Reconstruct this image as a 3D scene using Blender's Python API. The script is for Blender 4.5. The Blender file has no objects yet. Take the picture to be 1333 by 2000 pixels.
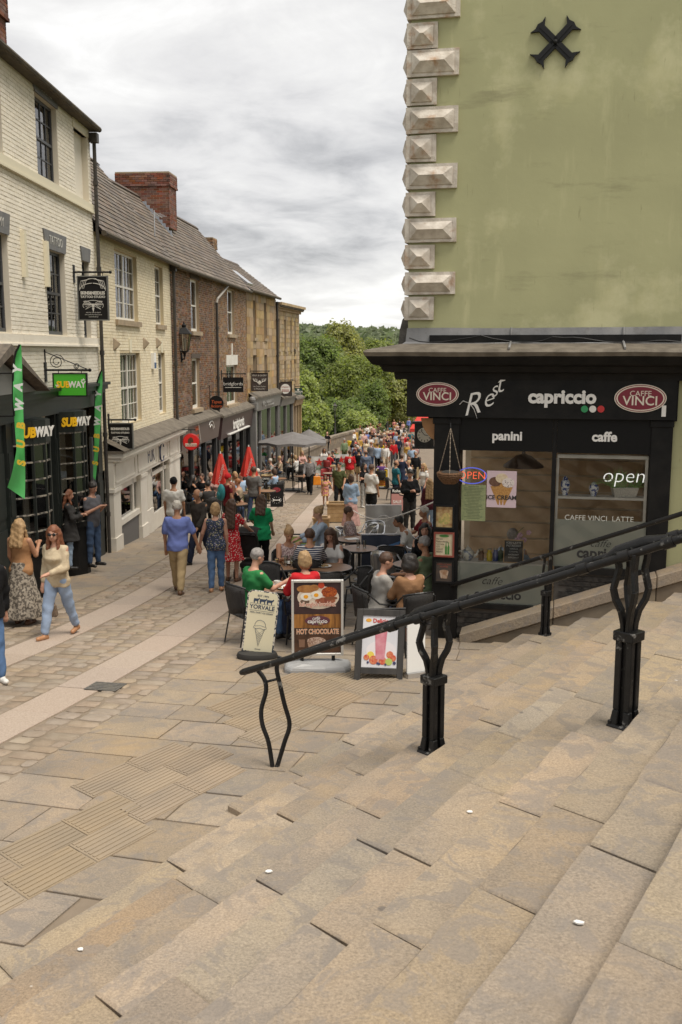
import bpy,math,random
import numpy as np
from mathutils import Matrix,Vector
random.seed(7)
S = bpy.context.scene
COL = S.collection
R = math.radians
# ------------------------------------------------------------------ camera
PITCH = R(9.15)
cam_d = bpy.data.cameras.new('camera')
cam_d.sensor_fit = 'VERTICAL'
cam_d.sensor_height = 36.0
cam_d.lens = 35.0
cam_d.clip_start = 0.05
cam_d.clip_end = 6000
cam_d.dof.use_dof = True
cam_d.dof.focus_distance = 15.0
cam_d.dof.aperture_fstop = 8.0
cam = bpy.data.objects.new('camera',cam_d)
cam.rotation_euler = (R(90) - PITCH,0,0)
COL.objects.link(cam)
S.camera = cam
# ------------------------------------------------------------------ sky, sun, exposure
SUN_EL,SUN_AZ = R(65),R(125)          # azimuth clockwise from +Y
W = bpy.data.worlds.new('World')
S.world = W
W.use_nodes = True
wn,wl = W.node_tree.nodes,W.node_tree.links
wn.clear()
def N(nodes,t,**k):
 n = nodes.new(t)
 for a,b in k.items():
  setattr(n,a,b)
 return n
wo = N(wn,'ShaderNodeOutputWorld')
bg = N(wn,'ShaderNodeBackground')
bg.inputs[1].default_value = 0.05
sky = N(wn,'ShaderNodeTexSky',sky_type='NISHITA')
sky.sun_disc = False
sky.sun_elevation = SUN_EL
sky.sun_rotation = SUN_AZ
tc = N(wn,'ShaderNodeTexCoord')
sep = N(wn,'ShaderNodeSeparateXYZ')
wl.new(tc.outputs['Generated'],sep.inputs[0])
def wmath(op,a,b=None,clamp=False):
 m = N(wn,'ShaderNodeMath',operation=op,use_clamp=clamp)
 for i,v in enumerate((a,b)):
  if v is None:
   continue
  if isinstance(v,(int,float)):
   m.inputs[i].default_value = v
  else:
   wl.new(v,m.inputs[i])
 return m.outputs[0]
zc = wmath('ADD',wmath('ABSOLUTE',sep.outputs[2]),0.2)
cx = wmath('DIVIDE',sep.outputs[0],zc)
cy = wmath('DIVIDE',sep.outputs[1],zc)
comb = N(wn,'ShaderNodeCombineXYZ')
wl.new(cx,comb.inputs[0])
wl.new(cy,comb.inputs[1])
def wnoise(scale,detail,rough,off,dist=0.0):
 mp = N(wn,'ShaderNodeMapping')
 mp.inputs['Location'].default_value = off
 wl.new(comb.outputs[0],mp.inputs[0])
 n = N(wn,'ShaderNodeTexNoise')
 n.inputs['Scale'].default_value = scale
 n.inputs['Detail'].default_value = detail
 n.inputs['Roughness'].default_value = rough
 n.inputs['Distortion'].default_value = dist
 wl.new(mp.outputs[0],n.inputs['Vector'])
 return n.outputs[0]
n1 = wnoise(0.95,8,0.55,(3.4,0.6,0),0.35)
n2 = wnoise(3.4,8,0.6,(8.0,2.0,0),0.5)
nn = wmath('ADD',wmath('MULTIPLY',n1,0.72),wmath('MULTIPLY',n2,0.28))
ramp = N(wn,'ShaderNodeValToRGB')
cr = ramp.color_ramp
cr.elements[0].position = 0.39
cr.elements[0].color = (4.1,4.08,4.14,1)
cr.elements[1].position = 0.62
cr.elements[1].color = (9.0,8.9,8.7,1)
for p,c in ((0.445,(5.5,5.45,5.47)),(0.49,(6.65,6.55,6.5)),(0.55,(7.6,7.5,7.35))):
 el = cr.elements.new(p)
 el.color = (*c,1)
wl.new(nn,ramp.inputs[0])
wmix = N(wn,'ShaderNodeMixRGB')
wmix.inputs[0].default_value = 0.93
wl.new(sky.outputs[0],wmix.inputs[1])
wl.new(ramp.outputs[0],wmix.inputs[2])
wl.new(wmix.outputs[0],bg.inputs[0])
wl.new(bg.outputs[0],wo.inputs[0])
sun_d = bpy.data.lights.new('sun','SUN')
sun_d.energy = 1.5
sun_d.angle = R(30)
sun_d.color = (1.0,0.93,0.82)
sun = bpy.data.objects.new('sun',sun_d)
sd = Vector((math.sin(SUN_AZ) * math.cos(SUN_EL),math.cos(SUN_AZ) * math.cos(SUN_EL),math.sin(SUN_EL)))
sun.rotation_euler = (-sd).to_track_quat('-Z','Y').to_euler()
sun.location = (0,0,40)
COL.objects.link(sun)
S.view_settings.view_transform = 'Standard'
S.view_settings.look = 'None'
S.view_settings.gamma = 1.0
S.view_settings.exposure = 1.33
S.view_settings.use_curve_mapping = False
cy_ = S.cycles
cy_.max_bounces = 6
cy_.diffuse_bounces = 3
cy_.glossy_bounces = 2
cy_.transmission_bounces = 2
cy_.transparent_max_bounces = 8
cy_.caustics_reflective = False
cy_.caustics_refractive = False
# ------------------------------------------------------------------ pixel <-> place helpers (photo of 1333 x 2000)
FPX = 1944.0
sT,cT = math.sin(PITCH),math.cos(PITCH)
def ray(px,py):
 u = (px - 666.5) / FPX
 v = (1000 - py) / FPX
 return Vector((u,cT + v * sT,-sT + v * cT))
def at(px,py,Y):
 r = ray(px,py)
 return r * (Y / r.y)
def G(Y):
 """height of the street surface at distance Y down the hill"""
 if Y < 50:
  return -3.2 - 0.069 * Y
 if Y < 73:
  return -6.65 - 0.052 * (Y - 50)
 return -7.846 - 0.036 * (Y - 73)
def gp(px,py):
 """the street point seen at a pixel"""
 r = ray(px,py)
 lo,hi = 1.0,400.0
 for _ in range(50):
  m = (lo + hi) / 2
  if r.z / r.y * m < G(m):
   hi = m
  else:
   lo = m
 return Vector((r.x / r.y * lo,lo,G(lo)))
# ------------------------------------------------------------------ objects
WM = {}
def reg(o,parent=None,M=None):
 """link an object at world matrix M under parent"""
 COL.objects.link(o)
 M = M or Matrix.Identity(4)
 if parent is not None:
  o.parent = parent
  o.matrix_basis = WM[parent.name].inverted() @ M
 else:
  o.matrix_basis = M
 WM[o.name] = M
 return o
def tag(o,label=None,cat=None,group=None,kind=None):
 if label:
  o['label'] = label
 if cat:
  o['category'] = cat
 if group:
  o['group'] = group
 if kind:
  o['kind'] = kind
 return o
def TR(loc,rz=0.0):
 return Matrix.Translation(Vector(loc)) @ Matrix.Rotation(rz,4,'Z')
def thing(name,label,cat,M=None,group=None):
 if M is not None and not isinstance(M,Matrix):
  M = TR(M)
 o = bpy.data.objects.new(name,None)
 o.empty_display_size = 0.2
 reg(o,None,M)
 return tag(o,label,cat,group)
def copy_tree(o,M,parent=None,names=True):
 c = o.copy()
 rel = {}
 reg(c,parent,M)
 Mo = WM[o.name]
 for ch in list(o.children):
  copy_tree(ch,M @ Mo.inverted() @ WM[ch.name],c)
 return c
class MB:
 """collects faces, builds one mesh object"""
 def __init__(s):
  s.v,s.f,s.m = [],[],[]
  s.mi = 0
 def add(s,vs,fs):
  b = len(s.v)
  s.v += [tuple(p) for p in vs]
  for f in fs:
   s.f.append(tuple(b + i for i in f))
   s.m.append(s.mi)
  return s
 def quad(s,a,b,c,d):
  return s.add((a,b,c,d),((0,1,2,3),))
 def box(s,x0,x1,y0,y1,z0,z1):
  vs = [(x,y,z) for z in (z0,z1) for y in (y0,y1) for x in (x0,x1)]
  return s.add(vs,((0,2,3,1),(4,5,7,6),(0,1,5,4),(2,6,7,3),(0,4,6,2),(1,3,7,5)))
 def hexa(s,p):
  """eight corners: bottom four, top four, both counter-clockwise"""
  return s.add(p,((3,2,1,0),(4,5,6,7),(0,1,5,4),(1,2,6,5),(2,3,7,6),(3,0,4,7)))
 def bar(s,a,b,w,h=None,up=(0,0,1)):
  a,b = Vector(a),Vector(b)
  h = h or w
  t = (b - a).normalized()
  u = Vector(up)
  if abs(t.dot(u)) > 0.98:
   u = Vector((1,0,0))
  n = t.cross(u).normalized() * w / 2
  u = n.cross(t).normalized() * h / 2
  p = [a - n - u,a + n - u,a + n + u,a - n + u,b - n - u,b + n - u,b + n + u,b - n + u]
  return s.add(p,((0,1,2,3),(7,6,5,4),(0,4,5,1),(1,5,6,2),(2,6,7,3),(3,7,4,0)))
 def prism(s,poly,y0,y1):
  """polygon in x,z extruded along y"""
  n = len(poly)
  vs = [(x,y0,z) for x,z in poly] + [(x,y1,z) for x,z in poly]
  fs = [tuple(range(n)),tuple(range(2 * n - 1,n - 1,-1))]
  fs += [(i,i + n,(i + 1) % n + n,(i + 1) % n) for i in range(n)]
  return s.add(vs,fs)
 def slab(s,poly,z0,z1):
  """polygon in x,y extruded along z; z0, z1 numbers or functions"""
  n = len(poly)
  if sum(poly[i][0] * poly[(i + 1) % n][1] - poly[(i + 1) % n][0] * poly[i][1] for i in range(n)) < 0:
   poly = poly[::-1]
  f0 = z0 if callable(z0) else (lambda x,y: z0)
  f1 = z1 if callable(z1) else (lambda x,y: z1)
  vs = [(x,y,f0(x,y)) for x,y in poly] + [(x,y,f1(x,y)) for x,y in poly]
  fs = [tuple(range(n - 1,-1,-1)),tuple(range(n,2 * n))]
  fs += [(i,(i + 1) % n,(i + 1) % n + n,i + n) for i in range(n)]
  return s.add(vs,fs)
 def tube(s,pts,r,n=8,cap=True,flat=1.0):
  pts = [Vector(p) for p in pts]
  rs = r if isinstance(r,(list,tuple)) else [r] * len(pts)
  vs,fs = [],[]
  up = Vector((0,0,1))
  pu = None
  for i,p in enumerate(pts):
   t = (pts[min(i + 1,len(pts) - 1)] - pts[max(i - 1,0)]).normalized()
   if pu is None:
    u = up if abs(t.dot(up)) < 0.95 else Vector((1,0,0))
   else:
    u = pu
   n_ = t.cross(u).normalized()
   u = n_.cross(t).normalized()
   pu = u
   for k in range(n):
    a = 2 * math.pi * k / n
    vs.append(p + n_ * math.cos(a) * rs[i] + u * math.sin(a) * rs[i] * flat)
  for i in range(len(pts) - 1):
   for k in range(n):
    a,b = i * n + k,i * n + (k + 1) % n
    fs.append((a,b,b + n,a + n))
  if cap:
   fs.append(tuple(range(n - 1,-1,-1)))
   fs.append(tuple(range((len(pts) - 1) * n,len(pts) * n)))
  return s.add(vs,fs)
 def lathe(s,prof,c=(0,0,0),n=16,sx=1.0,sy=1.0):
  vs,fs = [],[]
  for r,z in prof:
   for k in range(n):
    a = 2 * math.pi * k / n
    vs.append((c[0] + r * math.cos(a) * sx,c[1] + r * math.sin(a) * sy,c[2] + z))
  for i in range(len(prof) - 1):
   for k in range(n):
    a,b = i * n + k,i * n + (k + 1) % n
    fs.append((a,b,b + n,a + n))
  fs.append(tuple(range(n - 1,-1,-1)))
  fs.append(tuple(range((len(prof) - 1) * n,len(prof) * n)))
  return s.add(vs,fs)
 def ball(s,c,rx,ry=None,rz=None,n=10,m=6):
  ry = ry or rx
  rz = rz or rx
  vs,fs = [],[]
  for i in range(m + 1):
   ph = math.pi * i / m - math.pi / 2
   for k in range(n):
    a = 2 * math.pi * k / n
    vs.append((c[0] + rx * math.cos(ph) * math.cos(a),c[1] + ry * math.cos(ph) * math.sin(a),c[2] + rz * math.sin(ph)))
  for i in range(m):
   for k in range(n):
    a,b = i * n + k,i * n + (k + 1) % n
    fs.append((a,b,b + n,a + n))
  return s.add(vs,fs)
 def disc(s,c,r,y0,y1,n=28,rz=None):
  """a disc in x,z with thickness along y"""
  rz = rz or r
  return s.prism([(c[0] + r * math.cos(2 * math.pi * k / n),c[1] + rz * math.sin(2 * math.pi * k / n)) for k in range(n)],y0,y1)
 def mesh(s,name,mats,smooth=False):
  me = bpy.data.meshes.new(name)
  me.from_pydata(s.v,[],s.f)
  for m in (mats if isinstance(mats,(list,tuple)) else [mats]):
   me.materials.append(m)
  if max(s.m,default=0) > 0:
   me.polygons.foreach_set('material_index',s.m)
  if smooth:
   me.polygons.foreach_set('use_smooth',[True] * len(s.f))
   try:
    me.set_sharp_from_angle(angle=R(38))
   except Exception:
    pass
  me.update()
  return me
 def build(s,name,mats,parent=None,M=None,smooth=False,bevel=0.0):
  """vertices are local to M (or to the parent when M is None)"""
  if M is None:
   M = WM[parent.name] if parent is not None else Matrix.Identity(4)
  o = bpy.data.objects.new(name,s.mesh(name,mats,smooth))
  if bevel:
   b = o.modifiers.new('bevel','BEVEL')
   b.width = bevel
   b.segments = 1
   b.limit_method = 'ANGLE'
  return reg(o,parent,M)
def inst(name,mesh,parent,M):
 o = bpy.data.objects.new(name,mesh)
 return reg(o,parent,M)
# ------------------------------------------------------------------ materials
MATS = {}
def mat(name,c,rough=0.7,c2=None,nscale=6.0,ndet=5.0,bump=0.0,bscale=None,metal=0.0,spec=0.5,island=0.0,objr=0.0,
  lo=0.35,hi=0.65,emit=None,estr=0.0,dirt=None,dscale=1.5,dlo=0.55,dhi=0.75,streak=False):
 if name in MATS:
  return MATS[name]
 m = bpy.data.materials.new(name)
 MATS[name] = m
 m.use_nodes = True
 nt = m.node_tree
 nd,ln = nt.nodes,nt.links
 b = nd['Principled BSDF']
 b.inputs['Roughness'].default_value = rough
 b.inputs['Metallic'].default_value = metal
 b.inputs['Specular IOR Level'].default_value = spec
 b.inputs['Base Color'].default_value = (*c,1)
 tcn = N(nd,'ShaderNodeTexCoord')
 vec = tcn.outputs['Object']
 if objr:
  oi0 = N(nd,'ShaderNodeObjectInfo')
  va = N(nd,'ShaderNodeVectorMath',operation='MULTIPLY_ADD')
  ln.new(oi0.outputs['Random'],va.inputs[0])
  va.inputs[1].default_value = (37,51,23)
  ln.new(vec,va.inputs[2])
  vec = va.outputs[0]
 col = None
 if c2 is not None:
  no = N(nd,'ShaderNodeTexNoise')
  no.inputs['Scale'].default_value = nscale
  no.inputs['Detail'].default_value = ndet
  if streak:
   mp = N(nd,'ShaderNodeMapping')
   mp.inputs['Scale'].default_value = (1,1,0.16)
   ln.new(vec,mp.inputs[0])
   ln.new(mp.outputs[0],no.inputs['Vector'])
  else:
   ln.new(vec,no.inputs['Vector'])
  mr = N(nd,'ShaderNodeMapRange')
  mr.inputs[1].default_value = lo
  mr.inputs[2].default_value = hi
  ln.new(no.outputs[0],mr.inputs[0])
  mx = N(nd,'ShaderNodeMixRGB')
  mx.inputs[1].default_value = (*c,1)
  mx.inputs[2].default_value = (*c2,1)
  ln.new(mr.outputs[0],mx.inputs[0])
  col = mx.outputs[0]
 if dirt is not None:
  no2 = N(nd,'ShaderNodeTexNoise')
  no2.inputs['Scale'].default_value = dscale
  no2.inputs['Detail'].default_value = 7
  no2.inputs['Roughness'].default_value = 0.62
  ln.new(vec,no2.inputs['Vector'])
  mr2 = N(nd,'ShaderNodeMapRange')
  mr2.inputs[1].default_value = dlo
  mr2.inputs[2].default_value = dhi
  ln.new(no2.outputs[0],mr2.inputs[0])
  mx2 = N(nd,'ShaderNodeMixRGB')
  if col is None:
   mx2.inputs[1].default_value = (*c,1)
  else:
   ln.new(col,mx2.inputs[1])
  mx2.inputs[2].default_value = (*dirt,1)
  ln.new(mr2.outputs[0],mx2.inputs[0])
  col = mx2.outputs[0]
 for amt,src in ((island,'i'),(objr,'o')):
  if not amt:
   continue
  if src == 'i':
   rnd = N(nd,'ShaderNodeNewGeometry').outputs['Random Per Island']
  else:
   rnd = N(nd,'ShaderNodeObjectInfo').outputs['Random']
  wn_ = N(nd,'ShaderNodeTexWhiteNoise',noise_dimensions='1D')
  ln.new(rnd,wn_.inputs['W'])
  sp = N(nd,'ShaderNodeSeparateColor')
  ln.new(wn_.outputs['Color'],sp.inputs[0])
  hs = N(nd,'ShaderNodeHueSaturation')
  for k,(inp,mid,a) in enumerate((('Value',1.0,amt),('Saturation',0.95,amt * 0.9),('Hue',0.5,0.02 * min(1,amt * 2)))):
   mr3 = N(nd,'ShaderNodeMapRange')
   mr3.inputs[3].default_value = mid - a
   mr3.inputs[4].default_value = mid + a
   ln.new(sp.outputs[k],mr3.inputs[0])
   ln.new(mr3.outputs[0],hs.inputs[inp])
  if col is None:
   hs.inputs['Color'].default_value = (*c,1)
  else:
   ln.new(col,hs.inputs['Color'])
  col = hs.outputs[0]
 if col is not None:
  ln.new(col,b.inputs['Base Color'])
 if bump:
  nb = N(nd,'ShaderNodeTexNoise')
  nb.inputs['Scale'].default_value = bscale or nscale * 4
  nb.inputs['Detail'].default_value = 6
  nb.inputs['Roughness'].default_value = 0.6
  ln.new(vec,nb.inputs['Vector'])
  bp = N(nd,'ShaderNodeBump')
  bp.inputs['Strength'].default_value = bump
  bp.inputs['Distance'].default_value = 0.02
  ln.new(nb.outputs[0],bp.inputs['Height'])
  ln.new(bp.outputs[0],b.inputs['Normal'])
 if emit:
  b.inputs['Emission Color'].default_value = (*emit,1)
  b.inputs['Emission Strength'].default_value = estr
 return m
def glassmat(name,tint=(0.9,0.93,0.92),refl=0.12,rough=0.02):
 """thin window glass: clear with a mirror-like coat that grows at grazing angles"""
 if name in MATS:
  return MATS[name]
 m = bpy.data.materials.new(name)
 MATS[name] = m
 m.use_nodes = True
 nd,ln = m.node_tree.nodes,m.node_tree.links
 nd.clear()
 out = N(nd,'ShaderNodeOutputMaterial')
 tr = N(nd,'ShaderNodeBsdfTransparent')
 tr.inputs[0].default_value = (*tint,1)
 gl = N(nd,'ShaderNodeBsdfGlossy')
 gl.inputs['Roughness'].default_value = rough
 fr = N(nd,'ShaderNodeFresnel')
 fr.inputs[0].default_value = 1.5
 ad = N(nd,'ShaderNodeMath',operation='ADD',use_clamp=True)
 ad.inputs[1].default_value = refl
 ln.new(fr.outputs[0],ad.inputs[0])
 mx = N(nd,'ShaderNodeMixShader')
 ln.new(ad.outputs[0],mx.inputs[0])
 ln.new(tr.outputs[0],mx.inputs[1])
 ln.new(gl.outputs[0],mx.inputs[2])
 ln.new(mx.outputs[0],out.inputs[0])
 return m
def nodes_of(m):
 return m.node_tree.nodes,m.node_tree.links,m.node_tree.nodes['Principled BSDF']
black_paint = mat('black_paint',(0.008,0.008,0.008),0.5,(0.014,0.013,0.012),14,bump=0.15,bscale=60,dirt=(0.16,0.14,0.12),dscale=14,dlo=0.66,dhi=0.78)
black_metal = mat('black_metal',(0.008,0.008,0.008),0.5,spec=0.3)
white_paint = mat('white_paint',(0.74,0.71,0.65),0.5,(0.66,0.62,0.55),3)
white_plain = mat('white_plain',(0.8,0.79,0.76),0.5)
cream_plain = mat('cream_plain',(0.72,0.66,0.5),0.6)
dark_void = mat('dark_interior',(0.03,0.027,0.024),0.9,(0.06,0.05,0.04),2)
glass = glassmat('window_glass')
glass_dark = glassmat('window_glass_tinted',(0.55,0.57,0.57),0.1)
steel = mat('brushed_steel',(0.62,0.62,0.63),0.3,metal=0.9)
letter_white = mat('letter_white',(0.78,0.76,0.72),0.5)
timber = mat('planter_timber',(0.5,0.33,0.17),0.65,(0.42,0.26,0.12),9,bump=0.1)
def text(body,size,m,parent,M,name='lettering',ext=0.004,off=0.0,shear=0.0,align='CENTER',sx=1.0,spacing=1.0):
 c = bpy.data.curves.new(name,'FONT')
 c.body = body
 c.size = size
 c.extrude = ext
 c.offset = off
 c.shear = shear
 c.align_x = align
 c.align_y = 'CENTER'
 c.space_character = spacing
 c.resolution_u = 3
 c.materials.append(m)
 o = bpy.data.objects.new(name,c)
 return reg(o,parent,M @ Matrix.Diagonal((sx,1,1,1)))
def face_M(p,n,up=(0,0,1)):
 """frame for flat lettering: x right, y up, z along the outward normal n"""
 n = Vector(n).normalized()
 up = Vector(up)
 x = up.cross(n).normalized()
 y = n.cross(x)
 return Matrix(((x.x,y.x,n.x,p[0]),(x.y,y.y,n.y,p[1]),(x.z,y.z,n.z,p[2]),(0,0,0,1)))
class Facade:
 """a vertical wall plane: local x runs along the wall, local -y faces the street, z is height"""
 def __init__(s,x0,y0,tx,ty):
  s.o = Vector((x0,y0,0))
  s.t = Vector((tx,ty,0)).normalized()
  s.nin = Vector((-s.t.y,s.t.x,0))
  s.M = Matrix(((s.t.x,s.nin.x,0,x0),(s.t.y,s.nin.y,0,y0),(0,0,1,0),(0,0,0,1)))
 def pt(s,px,py,off=0.0):
  r = ray(px,py)
  o = s.o - s.nin * off
  k = o.dot(s.nin) / r.dot(s.nin)
  p = r * k
  return ((p - s.o).dot(s.t),p.z)
 def rect(s,l,t,r,b,off=0.0):
  """four pixel corners (tl, bl, tr, br) or x0, y0, x1, y1"""
  a,c = s.pt(l,t,off),s.pt(r,b,off)
  return min(a[0],c[0]),max(a[0],c[0]),min(a[1],c[1]),max(a[1],c[1])
 def corners(s,tl,bl,tr,br,off=0.0):
  p = [s.pt(*q,off) for q in (tl,bl,tr,br)]
  return ((p[0][0] + p[1][0]) / 2,(p[2][0] + p[3][0]) / 2,(p[1][1] + p[3][1]) / 2,(p[0][1] + p[2][1]) / 2)
 def w(s,x,y,z):
  return s.M @ Vector((x,y,z))
 def lm(s,x,y,z):
  """lettering frame at a wall point (text faces the street)"""
  return face_M(s.w(x,y,z),-s.nin)
# ================================================================== THE SETTING
def curve_x(Y,tab):
 for (y0,x0),(y1,x1) in zip(tab,tab[1:]):
  if Y <= y1:
   k = (Y - y0) / (y1 - y0)
   return x0 + (x1 - x0) * k
 return tab[-1][1]
LOWB = [(0,-6.6),(6,-4.6),(9.8,-3.5),(12.5,-2.85),(15.6,-2.22),(19,-1.8),(23,-1.52),(31,-1.22),(45,-0.6),(60,0.4),(90,3.0)]
def XL(Y):                       # centre of the right-hand granite track
 return sum(curve_x(Y + d,LOWB) for d in (-2,-1,0,1,2)) / 5
def XU(Y):                       # centre of the left-hand granite track
 return XL(Y) - 1.66 - 0.1 * max(0,min(1,(18 - Y) / 8))
# stair frame: a runs down the flight, b along the nosings
DA,EB = Vector((-0.707,0.707)),Vector((0.5,0.866))
def ab_xy(a,b):
 return a * DA.x + b * EB.x,a * DA.y + b * EB.y
def xy_ab(x,y):
 det = DA.x * EB.y - EB.x * DA.y
 return (x * EB.y - EB.x * y) / det,(DA.x * y - x * DA.y) / det
def nose_z(a,b):
 return -1.6 - 0.38 * a - 0.045 * b
CAFE = Facade(1.33,14.28,1.0,-0.217)
def smooth01(t):
 t = max(0.0,min(1.0,t))
 return t * t * (3 - 2 * t)
def T(X,Y):
 """terrain under and around everything"""
 z = G(min(Y,84)) - 0.25
 z = z + (-18.0 - z) * smooth01((Y - 84) / 14)
 if Y > 190:
  z += 16 * smooth01((Y - 190) / 260) + 9 * smooth01((Y - 420) / 420)
  z += 4 * math.sin(X * 0.009 + 1.3) * smooth01((Y - 420) / 300) + 3 * math.sin(X * 0.021 + Y * 0.004) * smooth01((Y - 300) / 300)
 if Y < 60 and abs(X) > 14:
  z += 0
 return z
grass_m = mat('hill_grass',(0.07,0.1,0.035),0.9,(0.1,0.12,0.05),0.05)
mb = MB()
xs = [-900,-600,-400,-280,-200,-140,-90,-60,-40,-25,-15,-8,0,8,15,25,40,60,90,140,200,280,400,600,900]
ysg = [-80,-40,-20,0,10,20,30,40,50,60,70,73,78,82,86,90,94,98,104,112,125,145,165,185,210,250,300,360,420,480,540,600,660,720,800,900,1100,1400,2000,3500]
vs = [(x,y,T(x,y)) for y in ysg for x in xs]
nx = len(xs)
mb.add(vs,[(j * nx + i,j * nx + i + 1,(j + 1) * nx + i + 1,(j + 1) * nx + i) for j in range(len(ysg) - 1) for i in range(nx - 1)])
tag(mb.build('ground',grass_m,smooth=True),kind='structure')
# street bed: mortar between the stones, a sett pattern where stones are too far off to tell apart
bed = mat('street_bed',(0.235,0.185,0.135),0.85,(0.2,0.157,0.113),3,bump=0.4,bscale=60)
nd,ln,bs = nodes_of(bed)
tcn = N(nd,'ShaderNodeTexCoord')
br = N(nd,'ShaderNodeTexBrick')
br.inputs['Color1'].default_value = (0.215,0.163,0.114,1)
br.inputs['Color2'].default_value = (0.157,0.121,0.0879,1)
br.inputs['Mortar'].default_value = (0.195,0.153,0.107,1)
br.inputs['Scale'].default_value = 1.0
br.inputs['Mortar Size'].default_value = 0.018
br.inputs['Brick Width'].default_value = 0.34
br.inputs['Row Height'].default_value = 0.21
ln.new(tcn.outputs['Object'],br.inputs['Vector'])
sepn = N(nd,'ShaderNodeSeparateXYZ')
ln.new(tcn.outputs['Object'],sepn.inputs[0])
far = N(nd,'ShaderNodeMapRange')
far.inputs[1].default_value = 37
far.inputs[2].default_value = 39
ln.new(sepn.outputs[1],far.inputs[0])
mxs = N(nd,'ShaderNodeMixRGB')
src = [l for l in ln if l.to_socket == bs.inputs['Base Color']][0].from_socket
ln.new(far.outputs[0],mxs.inputs[0])
ln.new(src,mxs.inputs[1])
ln.new(br.outputs[0],mxs.inputs[2])
ln.new(mxs.outputs[0],bs.inputs['Base Color'])
def sheet(name,ylist,xl,xr,m,dz=0.0,kind='structure',nxx=6):
 mb = MB()
 vs = []
 for y in ylist:
  a,b = xl(y),xr(y)
  for i in range(nxx + 1):
   vs.append((a + (b - a) * i / nxx,y,G(y) + dz))
 w = nxx + 1
 mb.add(vs,[(j * w + i,j * w + i + 1,(j + 1) * w + i + 1,(j + 1) * w + i) for j in range(len(ylist) - 1) for i in range(nxx)])
 o = mb.build(name,m)
 return tag(o,kind=kind)
def PL(Y):                       # left edge of the bridge deck (inner face of the parapet)
 return -2.6 + 1.9 * (Y - 61) / 24 if Y < 85 else -0.7 + 0.170 * (Y - 85)
street = sheet('street',[-6 + 2 * i for i in range(47)],lambda y: -7.0 if y < 58 else PL(y) - 0.2,lambda y: 9.0 if y < 60 else PL(y) + 13,bed,0.014)
deck = sheet('bridge_deck',[86 + 4 * i for i in range(24)],lambda y: PL(y) - 0.3,lambda y: PL(y) + 11,mat('bridge_paving',(0.234,0.182,0.13),0.8,(0.176,0.136,0.0977),1.5,bump=0.2),0.0)
# --- stones
sett_m = mat('sett_stone',(0.255,0.195,0.138),0.72,(0.31,0.245,0.18),7,bump=0.35,bscale=38,objr=0.15,dirt=(0.175,0.14,0.11),dscale=9,dlo=0.58,dhi=0.8)
sett_far = mat('sett_stone_far',(0.255,0.195,0.138),0.72,(0.31,0.245,0.18),7,bump=0.35,bscale=38,island=0.15)
flag_m = mat('flagstone',(0.311,0.241,0.168),0.74,(0.259,0.209,0.153),2.2,bump=0.22,bscale=22,objr=0.09,dirt=(0.19,0.155,0.118),dscale=5,dlo=0.6,dhi=0.85)
step_m = mat('step_stone',(0.328,0.251,0.169),0.74,(0.271,0.217,0.158),1.9,bump=0.5,bscale=24,objr=0.13,dirt=(0.202,0.16,0.121),dscale=4.5,dlo=0.58,dhi=0.84)
gran_m = mat('pink_granite',(0.43,0.345,0.275),0.75,(0.33,0.255,0.2),55,3,bump=0.3,bscale=90,objr=0.05)
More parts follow.
